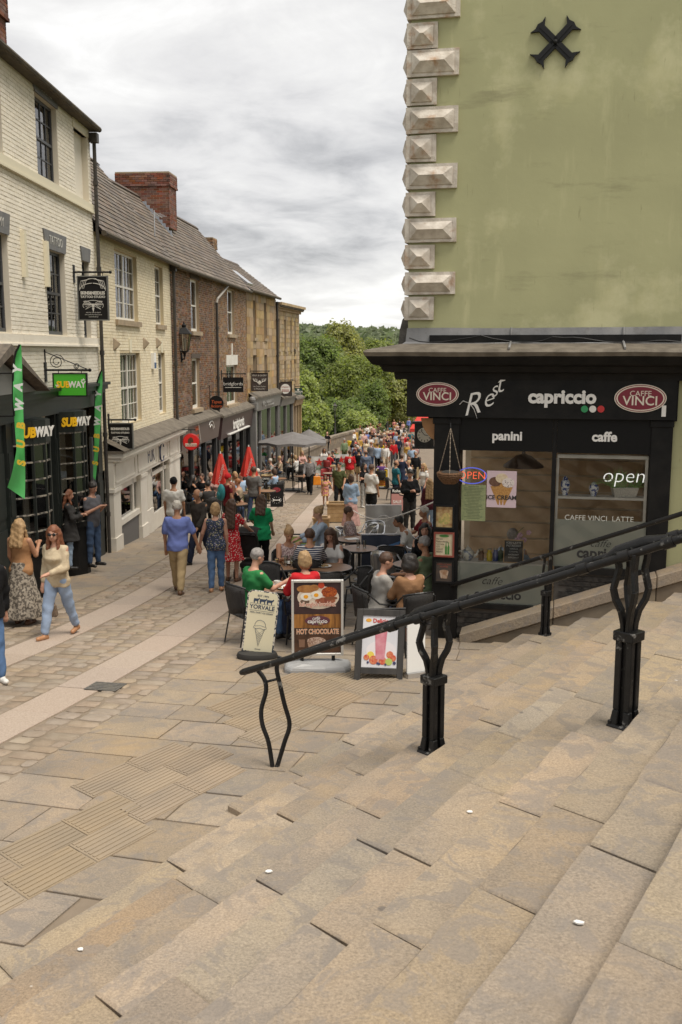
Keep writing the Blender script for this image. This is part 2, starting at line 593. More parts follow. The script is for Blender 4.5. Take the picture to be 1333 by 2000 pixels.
def stain(m):
 """small dark chewing-gum spots and pale scuffs trodden into the stone"""
 nd,ln,bs = nodes_of(m)
 src = [l for l in ln if l.to_socket == bs.inputs['Base Color']][0].from_socket
 t = N(nd,'ShaderNodeNewGeometry')
 for sc,th0,th1,col in ((2.2,0.055,0.075,(0.13,0.11,0.095)),(3.1,0.035,0.05,(0.17,0.14,0.12)),(1.3,0.015,0.022,(0.66,0.62,0.56))):
  vo = N(nd,'ShaderNodeTexVoronoi')
  vo.inputs['Scale'].default_value = sc
  ln.new(t.outputs['Position'],vo.inputs['Vector'])
  mr = N(nd,'ShaderNodeMapRange')
  mr.inputs[1].default_value = th0
  mr.inputs[2].default_value = th1
  mr.inputs[3].default_value = 0.8
  mr.inputs[4].default_value = 0.0
  ln.new(vo.outputs['Distance'],mr.inputs[0])
  mx = N(nd,'ShaderNodeMixRGB')
  ln.new(mr.outputs[0],mx.inputs[0])
  ln.new(src,mx.inputs[1])
  mx.inputs[2].default_value = (*col,1)
  src = mx.outputs[0]
 # fine grit
 ng = N(nd,'ShaderNodeTexNoise')
 ng.inputs['Scale'].default_value = 75
 ng.inputs['Detail'].default_value = 4
 ng.inputs['Roughness'].default_value = 0.75
 ln.new(t.outputs['Position'],ng.inputs['Vector'])
 mg = N(nd,'ShaderNodeMapRange')
 mg.inputs[1].default_value = 0.32
 mg.inputs[2].default_value = 0.68
 mg.inputs[3].default_value = 0.66
 mg.inputs[4].default_value = 1.28
 ln.new(ng.outputs[0],mg.inputs[0])
 hg_ = N(nd,'ShaderNodeHueSaturation')
 ln.new(mg.outputs[0],hg_.inputs['Value'])
 ln.new(src,hg_.inputs['Color'])
 src = hg_.outputs[0]
 # flaked, greyer patches with ragged edges
 nf = N(nd,'ShaderNodeTexNoise')
 nf.inputs['Scale'].default_value = 3.3
 nf.inputs['Detail'].default_value = 9
 nf.inputs['Roughness'].default_value = 0.7
 nf.inputs['Distortion'].default_value = 1.2
 ln.new(t.outputs['Position'],nf.inputs['Vector'])
 mf = N(nd,'ShaderNodeMapRange')
 mf.inputs[1].default_value = 0.5
 mf.inputs[2].default_value = 0.57
 mf.inputs[4].default_value = 0.55
 ln.new(nf.outputs[0],mf.inputs[0])
 mxf = N(nd,'ShaderNodeMixRGB')
 ln.new(mf.outputs[0],mxf.inputs[0])
 ln.new(src,mxf.inputs[1])
 mxf.inputs[2].default_value = (0.2,0.175,0.155,1)
 src = mxf.outputs[0]
 # ochre staining
 nf = N(nd,'ShaderNodeTexNoise')
 nf.inputs['Scale'].default_value = 0.9
 nf.inputs['Detail'].default_value = 6
 nf.inputs['Roughness'].default_value = 0.6
 ln.new(t.outputs['Position'],nf.inputs['Vector'])
 mf = N(nd,'ShaderNodeMapRange')
 mf.inputs[1].default_value = 0.56
 mf.inputs[2].default_value = 0.72
 mf.inputs[4].default_value = 0.38
 ln.new(nf.outputs[0],mf.inputs[0])
 mxf = N(nd,'ShaderNodeMixRGB')
 ln.new(mf.outputs[0],mxf.inputs[0])
 ln.new(src,mxf.inputs[1])
 mxf.inputs[2].default_value = (0.36,0.25,0.125,1)
 src = mxf.outputs[0]
 # broad warm / grey drift across many stones
 no = N(nd,'ShaderNodeTexNoise')
 no.inputs['Scale'].default_value = 0.8
 no.inputs['Detail'].default_value = 4
 ln.new(t.outputs['Position'],no.inputs['Vector'])
 hs = N(nd,'ShaderNodeHueSaturation')
 mr = N(nd,'ShaderNodeMapRange')
 mr.inputs[1].default_value = 0.3
 mr.inputs[2].default_value = 0.7
 mr.inputs[3].default_value = 0.84
 mr.inputs[4].default_value = 1.14
 ln.new(no.outputs[0],mr.inputs[0])
 ln.new(mr.outputs[0],hs.inputs['Value'])
 ln.new(mr.outputs[0],hs.inputs['Saturation'])
 ln.new(src,hs.inputs['Color'])
 ln.new(hs.outputs[0],bs.inputs['Base Color'])
stain(flag_m)
stain(step_m)
def stone(poly,top,thick,ch=0.008,mb=None,dome=0.0):
 """a worn slab: bottom ring, side ring, inset top ring; poly counter-clockwise in x,y"""
 n = len(poly)
 if sum(poly[i][0] * poly[(i + 1) % n][1] - poly[(i + 1) % n][0] * poly[i][1] for i in range(n)) < 0:
  poly = poly[::-1]
 cx = sum(p[0] for p in poly) / n
 cy = sum(p[1] for p in poly) / n
 mb = mb or MB()
 vs = [(x,y,top(x,y) - thick) for x,y in poly] + [(x,y,top(x,y) - ch) for x,y in poly]
 for x,y in poly:
  d = math.hypot(x - cx,y - cy) or 1
  k = 1 - ch * 1.5 / d
  X,Y = cx + (x - cx) * k,cy + (y - cy) * k
  vs.append((X,Y,top(X,Y)))
 fs = []
 for r in (0,n):
  fs += [(r + i,r + (i + 1) % n,r + n + (i + 1) % n,r + n + i) for i in range(n)]
 if dome:
  vs.append((cx,cy,top(cx,cy) + dome))
  fs += [(2 * n + i,2 * n + (i + 1) % n,3 * n) for i in range(n)]
 else:
  fs.append(tuple(range(2 * n,3 * n)))
 mb.add(vs,fs)
 return mb
def local(mb):
 """move a mesh to its own origin, return the offset"""
 n = len(mb.v)
 c = Vector((sum(p[0] for p in mb.v) / n,sum(p[1] for p in mb.v) / n,sum(p[2] for p in mb.v) / n))
 mb.v = [(p[0] - c.x,p[1] - c.y,p[2] - c.z) for p in mb.v]
 return c
def place(name,mb,m,parent,smooth=False):
 c = local(mb)
 return mb.build(name,m,parent,Matrix.Translation(c),smooth)
rs = random.Random(3)
# granite wheel tracks
for X_,seed in ((XL,1),(XU,2)):
 y = 4.0
 while y < 62:
  L = rs.uniform(0.75,1.1)
  w = 0.27
  y2 = y + L - 0.012
  g1 = (X_(y + 0.5) - X_(y - 0.5))
  g2 = (X_(y2 + 0.5) - X_(y2 - 0.5))
  poly = [(X_(y) - w,y + g1 * w),(X_(y) + w,y - g1 * w),(X_(y2) + w,y2 - g2 * w),(X_(y2) - w,y2 + g2 * w)]
  dz = rs.uniform(0.026,0.032)
  place('granite_slab',stone(poly,lambda x,y,d=dz: G(y) + d,0.08,0.004),gran_m,street)
  y += L
# drain cover let into the right-hand track
mbd = MB()
dc = gp(207,1346)
mbd.box(-0.2,0.2,-0.17,0.17,0,0.006)
for i in range(5):
 mbd.box(-0.18,0.18,-0.14 + i * 0.064,-0.112 + i * 0.064,0.006,0.012)
mbd.build('drain_cover',mat('cast_iron_worn',(0.1,0.095,0.09),0.6,(0.16,0.145,0.12),20),street,TR((dc.x,dc.y,G(dc.y) + 0.033),-0.2) @ Matrix.Rotation(-0.069,4,'X'))
def sett_poly(x0,x1,y0,y1,j):
 pts = []
 xm,ym = (x0 + x1) / 2,(y0 + y1) / 2
 for x,y in ((x0,y0),(xm,y0),(x1,y0),(x1,ym),(x1,y1),(xm,y1),(x0,y1),(x0,ym)):
  corner = 0.13 if (x != xm and y != ym) else 0.0
  pts.append((x + (xm - x) * corner + rs.uniform(-j,j),y + (ym - y) * corner + rs.uniform(-j,j)))
 return pts
setts = []
y = 4.5
while y < 38:
 h = rs.uniform(0.17,0.23)
 for t0,t1 in ((-0.86 - 1.66,-0.29 - 1.66),(-1.66 + 0.29,-0.29),(0.29,0.9)):
  t = t0
  while t < t1 - 0.06:
   w = min(rs.uniform(0.2,0.36),t1 - t)
   if t1 - t - w < 0.11:
    w = t1 - t
   ymid = y + h / 2
   base = XL(ymid)
   kx = 0 if t > -1.4 else -(0.1 * max(0,min(1,(18 - ymid) / 8)))
   sl = (XL(ymid + 0.5) - XL(ymid - 0.5))
   poly = sett_poly(t + 0.013,t + w - 0.013,y + 0.013,y + h - 0.013,0.012)
   poly = [(base + kx + px + sl * (py - ymid),py - sl * px) for px,py in poly]
   setts.append((ymid,poly))
   t += w
 y += h
setts.sort(key=lambda q: q[0])
def in_view(x,y):
 p = Vector((x,y,G(y)))
 d = p.y * cT - p.z * sT
 if d < 0.5:
  return False
 sx = 666 + FPX * p.x / d
 sy = 1000 - FPX * (p.y * sT + p.z * cT) / d
 return -170 < sx < 1420 and sy < 2200
seen = [q for q in setts if in_view(sum(p[0] for p in q[1]) / 8,q[0])]
rest = MB()
for i,(ym,poly) in enumerate(seen):
 dz = rs.uniform(0.024,0.034)
 top = lambda x,y,d=dz: G(y) + d
 if i < 300:
  place('sett',stone(poly,top,0.06,0.013,dome=rs.uniform(0.002,0.007)),sett_m,street,True)
 else:
  stone(poly,top,0.05,0.013,rest,0.004)
tag(rest.build('setts_further_off',sett_far,street),kind='stuff')
# flagstone pavements
def flag_course(y,h,t0,t1,rnd,skip):
 t = t0
 base,sl = XL(y),(XL(y + 0.5) - XL(y - 0.5))
 while t < t1 - 0.05:
  w = min(rnd.uniform(0.55,1.15),t1 - t)
  if t1 - t - w < 0.3:
   w = t1 - t
  g = 0.006
  poly = [(t + g,y + g),(t + w - g,y + g),(t + w - g,y + h - g),(t + g,y + h - g)]
  poly = [(base + px + sl * (py - y),py - sl * px) for px,py in poly]
  cxp = sum(p[0] for p in poly) / 4
  cyp = sum(p[1] for p in poly) / 4
  if not skip(cxp,cyp):
   dz = rnd.uniform(0.027,0.033)
   tx,ty = rnd.uniform(-0.004,0.004),rnd.uniform(-0.004,0.004)
   place('flagstone',stone(poly,lambda x,y,d=dz: G(y) + d + tx * (x - cxp) + ty * (y - cyp),0.07,0.005),flag_m,street)
  t += w
y = 5.2
while y < 34:
 h = rs.uniform(0.48,0.66)
 def skip_r(x,yy):
  a,b = xy_ab(x,yy)
  return a < 4.35 or not in_view(x,yy) or (yy > 13.8 and (Vector((x,yy,0)) - CAFE.o).dot(CAFE.nin) > -0.1 and x > 1.2)
 lim = (xy_ab(0,y)[0] - 4.2) * 0.9
 t1 = min(9.0,0.1 * y + 2.2 - XL(y)) if y > 13 else 5.2
 flag_course(y,h,0.9,t1,rs,skip_r)
 if y > 9:
  flag_course(y + 0.4,h,(-5.75 + 0.05) - XL(y),-0.86 - 1.68 - 0.1 * max(0,min(1,(18 - y) / 8)),rs,lambda x,yy: not in_view(x,yy))
 y += h
# ribbed warning slabs parallel to the steps
rib_m = mat('ribbed_slab',(0.305,0.232,0.153),0.74,(0.259,0.203,0.142),2.5,bump=0.2,bscale=30,objr=0.08)
for a0,a1,b0,b1 in ((5.02,5.84,1.0,4.25),(5.2,6.34,4.25,5.65),(5.45,6.3,6.2,9.6),(6.3,6.8,6.6,8.6)):
 na = max(1,round((a1 - a0) / 0.41))
 nb = max(1,round((b1 - b0) / 0.62))
 for i in range(na):
  for j in range(nb):
   aa,ab_ = a0 + (a1 - a0) * i / na + 0.004,a0 + (a1 - a0) * (i + 1) / na - 0.004
   ba,bb = b0 + (b1 - b0) * j / nb + 0.004,b0 + (b1 - b0) * (j + 1) / nb - 0.004
   off = (i % 2) * 0.2
   ba,bb = ba + off,bb + off
   top = lambda x,y: G(y) + 0.0385
   mbs = stone([ab_xy(ab_,ba),ab_xy(aa,ba),ab_xy(aa,bb),ab_xy(ab_,bb)][::-1],top,0.07,0.004)
   nr = 7
   for k in range(nr):
    c0 = aa + (ab_ - aa) * (k + 0.22) / nr
    c1 = aa + (ab_ - aa) * (k + 0.78) / nr
    q = [ab_xy(c1,ba + 0.02),ab_xy(c0,ba + 0.02),ab_xy(c0,bb - 0.02),ab_xy(c1,bb - 0.02)][::-1]
    mbs.slab(q,lambda x,y: top(x,y) - 0.002,lambda x,y: top(x,y) + 0.006)
   place('ribbed_slab',mbs,rib_m,street)
# --- the flight of steps
steps = tag(bpy.data.objects.new('stone_steps',None),'wide flight of worn sandstone steps running down to the street','steps')
reg(steps)
COPX,COPY = 1.62,13.93                      # street end of the coping along the cafe wall
def b_lim(a):
 # where a tread meets the coping line (through COP along the cafe wall)
 n = Vector((0.217,1.0))
 p = Vector(ab_xy(a,0))
 return (n.dot(Vector((COPX,COPY))) - n.dot(p)) / n.dot(EB)
def step_top(a_n,dz=0):
 return lambda x,y: -1.6 - 0.38 * a_n - 0.045 * xy_ab(x,y)[1] + dz
TR_ = 0.397
rstep = random.Random(11)
k = 0
mbu = MB()
for k in range(-2,21):
 a_n = 4.77 - TR_ * k
 bmax = b_lim(a_n) + 0.12
 b = {-2: 10.4,-1: 7.4,0: 4.9}.get(k,-7.0 + rstep.uniform(0,0.8))
 last = k == 20
 while b < bmax - 0.05:
  L = rstep.uniform(0.75,1.75)
  if bmax - b - L < 0.5:
   L = bmax - b
  g = rstep.choice((0.002,0.002,0.003,0.003,0.005,0.011))
  depth = TR_ + 0.05 if not last else 3.5
  ja = rstep.uniform(-0.012,0.008)
  jz = rstep.uniform(-0.008,0.006)
  skew = rstep.uniform(-0.02,0.02)
  nn_ = 7
  q = [(a_n + ja + rstep.uniform(-0.003,0.002) - (0.015 if rstep.random() < 0.03 else 0) - (0.005 if i_ in (0,nn_) else 0),b + g + (L - 2 * g) * i_ / nn_) for i_ in range(nn_ + 1)] + [(a_n - depth,b + L - g + skew),(a_n - depth,b + g + skew)]
  poly = [ab_xy(*p) for p in q]
  place('step_slab',stone(poly,step_top(a_n,jz),0.175,0.011),step_m,steps)
  b += L
# earth under the flight, so that no joint looks into the void
core = [(-3.2,-7.2),(4.4,-7.2),(4.4,b_lim(4.4)),(-3.2,b_lim(-3.2))]
poly = [ab_xy(*p) for p in core]
mbu.slab(poly[::-1],-5.2,lambda x,y: nose_z(*xy_ab(x,y)) - 0.24)
mbu.build('step_core',mat('step_bed',(0.1,0.08,0.06),0.95),steps)
# ------------------------------------------------------------------ leaves, trees, far wood
def leafmat(name,c,c2):
 m = mat(name,c,0.6,c2,0.35,3,island=0.28,spec=0.25)
 nd,ln,bs = nodes_of(m)
 out = [n for n in nd if n.type == 'OUTPUT_MATERIAL'][0]
 tl = N(nd,'ShaderNodeBsdfTranslucent')
 src = [l for l in ln if l.to_socket == bs.inputs['Base Color']][0].from_socket
 ln.new(src,tl.inputs[0])
 mx = N(nd,'ShaderNodeMixShader')
 mx.inputs[0].default_value = 0.48
 ln.new(bs.outputs[0],mx.inputs[1])
 ln.new(tl.outputs[0],mx.inputs[2])
 ln.new(mx.outputs[0],out.inputs[0])
 return m
def quads_mesh(name,V,m):
 """V: (n,4,3) array of leaf quads"""
 n = len(V)
 me = bpy.data.meshes.new(name)
 me.vertices.add(n * 4)
 me.vertices.foreach_set('co',V.reshape(-1).astype(np.float32))
 me.loops.add(n * 4)
 me.loops.foreach_set('vertex_index',np.arange(n * 4,dtype=np.int32))
 me.polygons.add(n)
 me.polygons.foreach_set('loop_start',np.arange(0,n * 4,4,dtype=np.int32))
 me.materials.append(m)
 me.update(calc_edges=True)
 return me
def leaf_quads(P,nrm,size,rng,aspect=0.6):
 n = len(P)
 t = rng.normal(size=(n,3))
 t -= (t * nrm).sum(1,keepdims=True) * nrm
 t /= np.linalg.norm(t,axis=1,keepdims=True) + 1e-9
 b = np.cross(nrm,t)
 s = size * rng.uniform(0.6,1.3,(n,1))
 t,b = t * s,b * s * aspect
 return np.stack([P - t,P - b * 0.8,P + t,P + b * 0.8],1)
def crown(rng,rx,ry,rz,nleaf,size,nclump=70,point=0.0):
 c = rng.normal(size=(nclump,3))
 c /= np.linalg.norm(c,axis=1,keepdims=True)
 c *= (rng.uniform(0.25,1.0,(nclump,1)) ** 0.4) * 0.86
 cr = rng.uniform(0.17,0.34,nclump)
 per = rng.choice(nclump,nleaf,p=cr ** 2 / (cr ** 2).sum())
 d = rng.normal(size=(nleaf,3))
 d /= np.linalg.norm(d,axis=1,keepdims=True)
 d[:,2] = np.abs(d[:,2]) * 0.9 - 0.25 * rng.random(nleaf)
 rad = cr[per][:,None] * rng.uniform(0.45,1.0,(nleaf,1)) ** 0.5
 P = c[per] + d * rad
 sc_ = rng.random(nleaf) < 0.3
 u_ = rng.normal(size=(nleaf,3))
 u_ /= np.linalg.norm(u_,axis=1,keepdims=True)
 u_ *= rng.uniform(0.45,1.04,(nleaf,1)) * (1 + 0.12 * np.sin(u_[:,:1] * 7 + u_[:,2:] * 5))
 P[sc_] = u_[sc_]
 if point:
  k = 1 - point * np.clip((P[:,2:3] + 0.2) / 1.2,0,1)
  P[:,:2] *= k
 P = P * np.array([rx,ry,rz])
 nr = d * 0.8 + c[per] * 0.5 + rng.normal(size=(nleaf,3)) * 0.35 + np.array([0,0,0.45])
 nr /= np.linalg.norm(nr,axis=1,keepdims=True)
 return leaf_quads(P,nr,size,rng),c * np.array([rx,ry,rz])
bark = mat('bark',(0.1,0.08,0.06),0.9,(0.06,0.05,0.04),8,bump=0.5)
LEAF = [leafmat('leaf_mid',(0.3,0.35,0.09),(0.23,0.28,0.07)),
  leafmat('leaf_dark',(0.22,0.29,0.08),(0.17,0.23,0.06)),
  leafmat('leaf_olive',(0.38,0.39,0.12),(0.3,0.32,0.09)),
  leafmat('leaf_light',(0.4,0.47,0.13),(0.32,0.38,0.1))]
rng = np.random.default_rng(5)
def tree(label,px,top,bot,hw,Y,kind,nleaf=15000,size=0.3,point=0.0,base=None):
 p0,p1 = at(px,bot,Y),at(px,top,Y)
 rz = (p1.z - p0.z) / 2
 rx = hw / FPX * Y
 c = (p0 + p1) / 2
 gz = T(c.x,Y) if base is None else base
 t = thing('tree',label,'tree',(c.x,Y,gz))
 t['group'] = 'trees beyond the bridge parapet'
 V,cl = crown(rng,rx,rx * 0.9,rz,int(nleaf * 1.7),size * 0.74,110,point)
 V[:,:,2] += c.z - gz
 o = bpy.data.objects.new('crown',quads_mesh('crown',V,LEAF[kind]))
 reg(o,t,WM[t.name])
 mb = MB()
 H = c.z - gz
 mb.tube([(0,0,-0.3),(0.1,0,H * 0.5),(0.0,0.1,H),(0.1,0,H + rz * 0.6)],[0.45,0.36,0.24,0.05],8)
 for q in cl[::4]:
  mb.tube([(0,0,H - rz * 0.3),(q[0] * 0.5,q[1] * 0.5,H + q[2] * 0.5 - 0.3),(q[0],q[1],H + q[2])],[0.16,0.1,0.03],5)
 mb.build('trunk',bark,t,smooth=True)
tree('tall pointed olive-green tree rising highest above the others',663,625,770,56,150,2,18000,0.32,0.4)
tree('dark green round tree just right of the far stone building',612,655,800,62,138,1,16000,0.32)
tree('broad mid-green tree filling the middle behind the bridge lamp',700,692,850,74,122,0,22000,0.28)
tree('olive-green tree reaching towards the cafe cornice',765,690,850,62,124,2,18000,0.28)
tree('pale yellow-green tree beside the stone building, upper of two',588,722,830,34,96,3,10000,0.22)
tree('light green bushy tree low beside the stone building, behind the grey umbrellas',612,782,880,36,92,3,9000,0.2)
tree('dark low tree behind the parapet below the bridge lamp',668,778,880,52,108,1,12000,0.24)
tree('ivy-dark tree low in the middle behind the parapet',725,742,870,36,116,1,10000,0.22)
tree('green tree low at the right behind the parapet, by the cream house',778,760,860,46,134,0,10000,0.26)
tree('small olive tree just above the far tree line right of the tall one',735,662,760,42,175,0,9000,0.36)
tree('yellow-green bush low between the two bridge lamps',700,800,870,36,104,3,7000,0.2)
tree('mid-green tree half hidden behind the far corner building',565,700,860,44,118,0,9000,0.25)
# low scrub along the river bank: one mass
n = 9000
P = np.stack([rng.uniform(-16,32,n),rng.uniform(88,150,n),np.zeros(n)],1)
P[:,0] = np.minimum(P[:,0],-2.5 + 0.17 * (P[:,1] - 85))
P[:,2] = -15.5 + rng.uniform(0,6.0,n) * rng.random(n) ** 0.4
nr = rng.normal(size=(n,3)) + np.array([0,-0.5,0.8])
nr /= np.linalg.norm(nr,axis=1,keepdims=True)
o = bpy.data.objects.new('scrub',quads_mesh('scrub',leaf_quads(P,nr,0.45,rng),LEAF[0]))
tag(reg(o),'tangled green scrub on the river bank below the bridge','scrub',kind='stuff')
# wooded hillside on the skyline: one mass of crowns
ncr = 2600
cx_ = rng.uniform(-520,560,ncr)
cy_ = rng.uniform(430,900,ncr)
leaves = []
for i in range(ncr):
 m_ = 26
 d = rng.normal(size=(m_,3))
 d /= np.linalg.norm(d,axis=1,keepdims=True)
 d[:,2] = np.abs(d[:,2])
 rr = rng.uniform(3.2,6.0)
 P = np.array([cx_[i],cy_[i],T(cx_[i],cy_[i]) + 2]) + d * np.array([rr,rr,rr * 1.15])
 leaves.append(leaf_quads(P,(d + rng.normal(size=(m_,3)) * 0.4) / 1.08,2.3,rng,0.8))
o = bpy.data.objects.new('far_wood',quads_mesh('far_wood',np.concatenate(leaves),leafmat('leaf_far',(0.21,0.25,0.13),(0.17,0.21,0.11))))  # leaf colour lightened to stand in for distance haze
tag(reg(o),'wooded hillside along the skyline','woodland',kind='stuff')
# ------------------------------------------------------------------ bridge parapet
para_m = mat('parapet_stone',(0.234,0.182,0.124),0.85,(0.157,0.124,0.0879),2.5,bump=0.4,bscale=12,objr=0.12)
par = thing('parapet_wall','weathered sandstone parapet along the left side of the bridge','wall',(PL(62),62,G(62)))
y = 61.0
rp = random.Random(9)
while y < 160:
 L = rp.uniform(1.1,1.9)
 y2 = y + L - 0.015
 for (h0,h1,in_) in ((-0.6,0.42,0.0),(0.425,0.93,0.012),(0.935,1.14,-0.05)):
  x0,x1 = PL(y) - 0.42 + in_,PL(y) + 0.02 - in_
  x2,x3 = PL(y2) - 0.42 + in_,PL(y2) + 0.02 - in_
  mbp = MB()
  z0,z1 = G(y),G(y2)
  mbp.hexa([(x0,y,z0 + h0),(x1,y,z0 + h0),(x3,y2,z1 + h0),(x2,y2,z1 + h0),(x0,y,z0 + h1),(x1,y,z0 + h1),(x3,y2,z1 + h1),(x2,y2,z1 + h1)])
  place('coping_stone' if h1 > 1 else 'parapet_block',mbp,para_m,par)
 y += L
# cream gabled house far right behind the trees
hs_ = thing('gabled_house','cream gabled house half hidden behind trees beside the cafe fascia','house',(10.5,172,-14))
mbh = MB()
e0,e1 = at(768,800,172),at(800,800,172)
zt,ze = at(782,716,172).z + 14,at(782,742,172).z + 14
w0,w1 = e0.x - 10.5,e0.x - 10.5 + 9
mbh.prism([(w0,-2),(w1,-2),(w1,ze),((w0 + w1) / 2,zt),(w0,ze)],0,10)
mbh.build('wall',mat('cream_render',(0.66,0.57,0.43),0.8),hs_)
mbh = MB()
for s_ in (-1,1):
 mid = ((w0 + w1) / 2,zt)
 ex = w0 - 0.4 if s_ < 0 else w1 + 0.4
 ze2 = ze - 0.4 * (zt - ze) / ((w1 - w0) / 2)
 mbh.prism([(mid[0],mid[1] + 0.03),(ex,ze2 + 0.03),(ex,ze2 + 0.2),(mid[0],mid[1] + 0.22)],-0.4,10.4)
mbh.build('roof',mat('slate_far',(0.13,0.115,0.1),0.8),hs_)
for i in range(3):
 mbh = MB()
 mbh.box(w0 + 1 + i * 2.5,w0 + 1.9 + i * 2.5,-0.05,0.02,ze - 2.4,ze - 0.9)
 mbh.build('window',dark_void,hs_)
# ================================================================== THE CAFE ON THE CORNER
green_render = mat('green_render',(0.395,0.39,0.215),0.85,(0.35,0.345,0.19),0.9,6,bump=0.12,bscale=9,dirt=(0.48,0.46,0.245),dscale=0.75,dlo=0.56,dhi=0.74)
nd,ln,bs = nodes_of(green_render)
src = [l for l in ln if l.to_socket == bs.inputs['Base Color']][0].from_socket
tcn = N(nd,'ShaderNodeTexCoord')
for msc,sc,th0,th1,col in (((0.9,1,0.9),0.8,0.54,0.66,(0.53,0.51,0.31)),((2.5,1,0.35),1.5,0.57,0.72,(0.47,0.455,0.26)),((0.35,1,1.6),1.6,0.57,0.72,(0.22,0.21,0.115)),((4,1,0.5),5.0,0.62,0.72,(0.24,0.23,0.12))):
 mp = N(nd,'ShaderNodeMapping')
 mp.inputs['Scale'].default_value = msc
 ln.new(tcn.outputs['Object'],mp.inputs[0])
 no = N(nd,'ShaderNodeTexNoise')
 no.inputs['Scale'].default_value = sc
 no.inputs['Detail'].default_value = 8
 no.inputs['Roughness'].default_value = 0.65
 ln.new(mp.outputs[0],no.inputs['Vector'])
 mr = N(nd,'ShaderNodeMapRange')
 mr.inputs[1].default_value = th0
 mr.inputs[2].default_value = th1
 mr.inputs[4].default_value = 0.8
 ln.new(no.outputs[0],mr.inputs[0])
 mx = N(nd,'ShaderNodeMixRGB')
 ln.new(mr.outputs[0],mx.inputs[0])
 ln.new(src,mx.inputs[1])
 mx.inputs[2].default_value = (*col,1)
 src = mx.outputs[0]
ln.new(src,bs.inputs['Base Color'])
quoin_m = mat('quoin_paint',(0.66,0.6,0.52),0.8,(0.45,0.39,0.32),7,bump=0.5,bscale=40,objr=0.05,dirt=(0.36,0.18,0.07),dscale=4.5,dlo=0.55,dhi=0.76)
lead_m = mat('lead_sheet',(0.18,0.18,0.185),0.6,(0.27,0.265,0.26),3.5,bump=0.3,bscale=10,dirt=(0.1,0.09,0.08),dscale=3,streak=True)
moss_m = mat('weathered_lead_cap',(0.1,0.083,0.062),0.8,(0.165,0.14,0.108),5,bump=0.6,bscale=14)
fascia_m = mat('fascia_black',(0.005,0.005,0.005),0.6,(0.012,0.011,0.01),5,bump=0.1,bscale=30,spec=0.22,dirt=(0.09,0.08,0.07),dscale=22,dlo=0.7,dhi=0.78)
cafe = thing('cafe_building','green rendered corner cafe with black shopfront, cream quoins and lead cornice','building',CAFE.M)
C = CAFE
sL = C.pt(800,400)[0]                         # corner of the upper wall
zF = C.pt(1000,640)[1]                        # top of the lead flashing
mb = MB()
mb.box(sL,14,0,10,zF - 0.12,11.5)
mb.build('upper_wall',green_render,cafe)
# quoins: long and short blocks, hipped faces on both sides of the corner
QY = [(-75,-16,0),(-16,38,1),(44,97,0),(97,151,1),(154,207,0),(209,261,1),(264,317,0),(320,370,1),(375,423,0),(427,474,1),(478,526,0),(531,576,1),(579,626,0)]
for y0,y1,lg in QY:
 z1,z0 = C.pt(845,y0)[1],C.pt(845,y1)[1]
 w = 0.66 if lg else 0.365
 t = 0.05
 mbq = MB()
 mbq.box(sL - t,sL + w,-t,0.3 if lg else 0.55,z0 + 0.004,z1 - 0.004)
 m_ = 0.05
 def hip(a0,a1,b0,b1,h,place_):
  # raised frame then hipped pyramid
  ins = (b1 - b0) / 2
  mid = (b0 + b1) / 2
  base = [(a0,b0,0.018),(a1,b0,0.018),(a1,b1,0.018),(a0,b1,0.018)]
  low = [(a0,b0,0.0),(a1,b0,0.0),(a1,b1,0.0),(a0,b1,0.0)]
  r0,r1 = a0 + min(ins,(a1 - a0) / 2 - 0.001),a1 - min(ins,(a1 - a0) / 2 - 0.001)
  top = [(r0,mid,h),(r1,mid,h)]
  vs = [place_(*p) for p in low + base + top]
  mbq.add(vs,[(0,1,5,4),(1,2,6,5),(2,3,7,6),(3,0,4,7),(4,5,9,8),(6,7,8,9),(5,6,9),(7,4,8)])
 hip(sL - t + m_ + 0.02,sL + w - m_ - 0.01,z0 + m_,z1 - m_,0.105,lambda a,b,h: (a,-t - h,b))
 d2 = (0.3 if lg else 0.55)
 hip(-t + m_,d2 - m_,z0 + m_,z1 - m_,0.075,lambda a,b,h: (sL - t - h,a,b))
 mbq.v = [(p[0] + random.uniform(-1,1) * 0.004,p[1] + random.uniform(-1,1) * 0.004,p[2] + random.uniform(-1,1) * 0.005) for p in mbq.v]
 mbq.build('quoin',quoin_m,cafe)
# iron pattress plate in the shape of an X
mba = MB()
ax,az = C.pt(1085,84)
for a in (45,135,225,315):
 ca,sa = math.cos(R(a)),math.sin(R(a))
 L,w = 0.325,0.052
 def P(u,v):
  return (ax + u * ca - v * sa,az + u * sa + v * ca)
 mba.prism([P(0.0,-w),P(L - 0.07,-w),P(L,-0.135),P(L - 0.015,-0.06),P(L + 0.005,0),P(L - 0.015,0.06),P(L,0.135),P(L - 0.07,w),P(0.0,w)],-0.045,-0.001)
 mba.prism([P(0.0,-0.01),P(L - 0.04,-0.01),P(L - 0.04,0.01),P(0,0.01)],-0.055,-0.045)
mba.ball((ax,-0.055,az),0.03)
mba.build('wall_anchor_plate',black_metal,cafe)
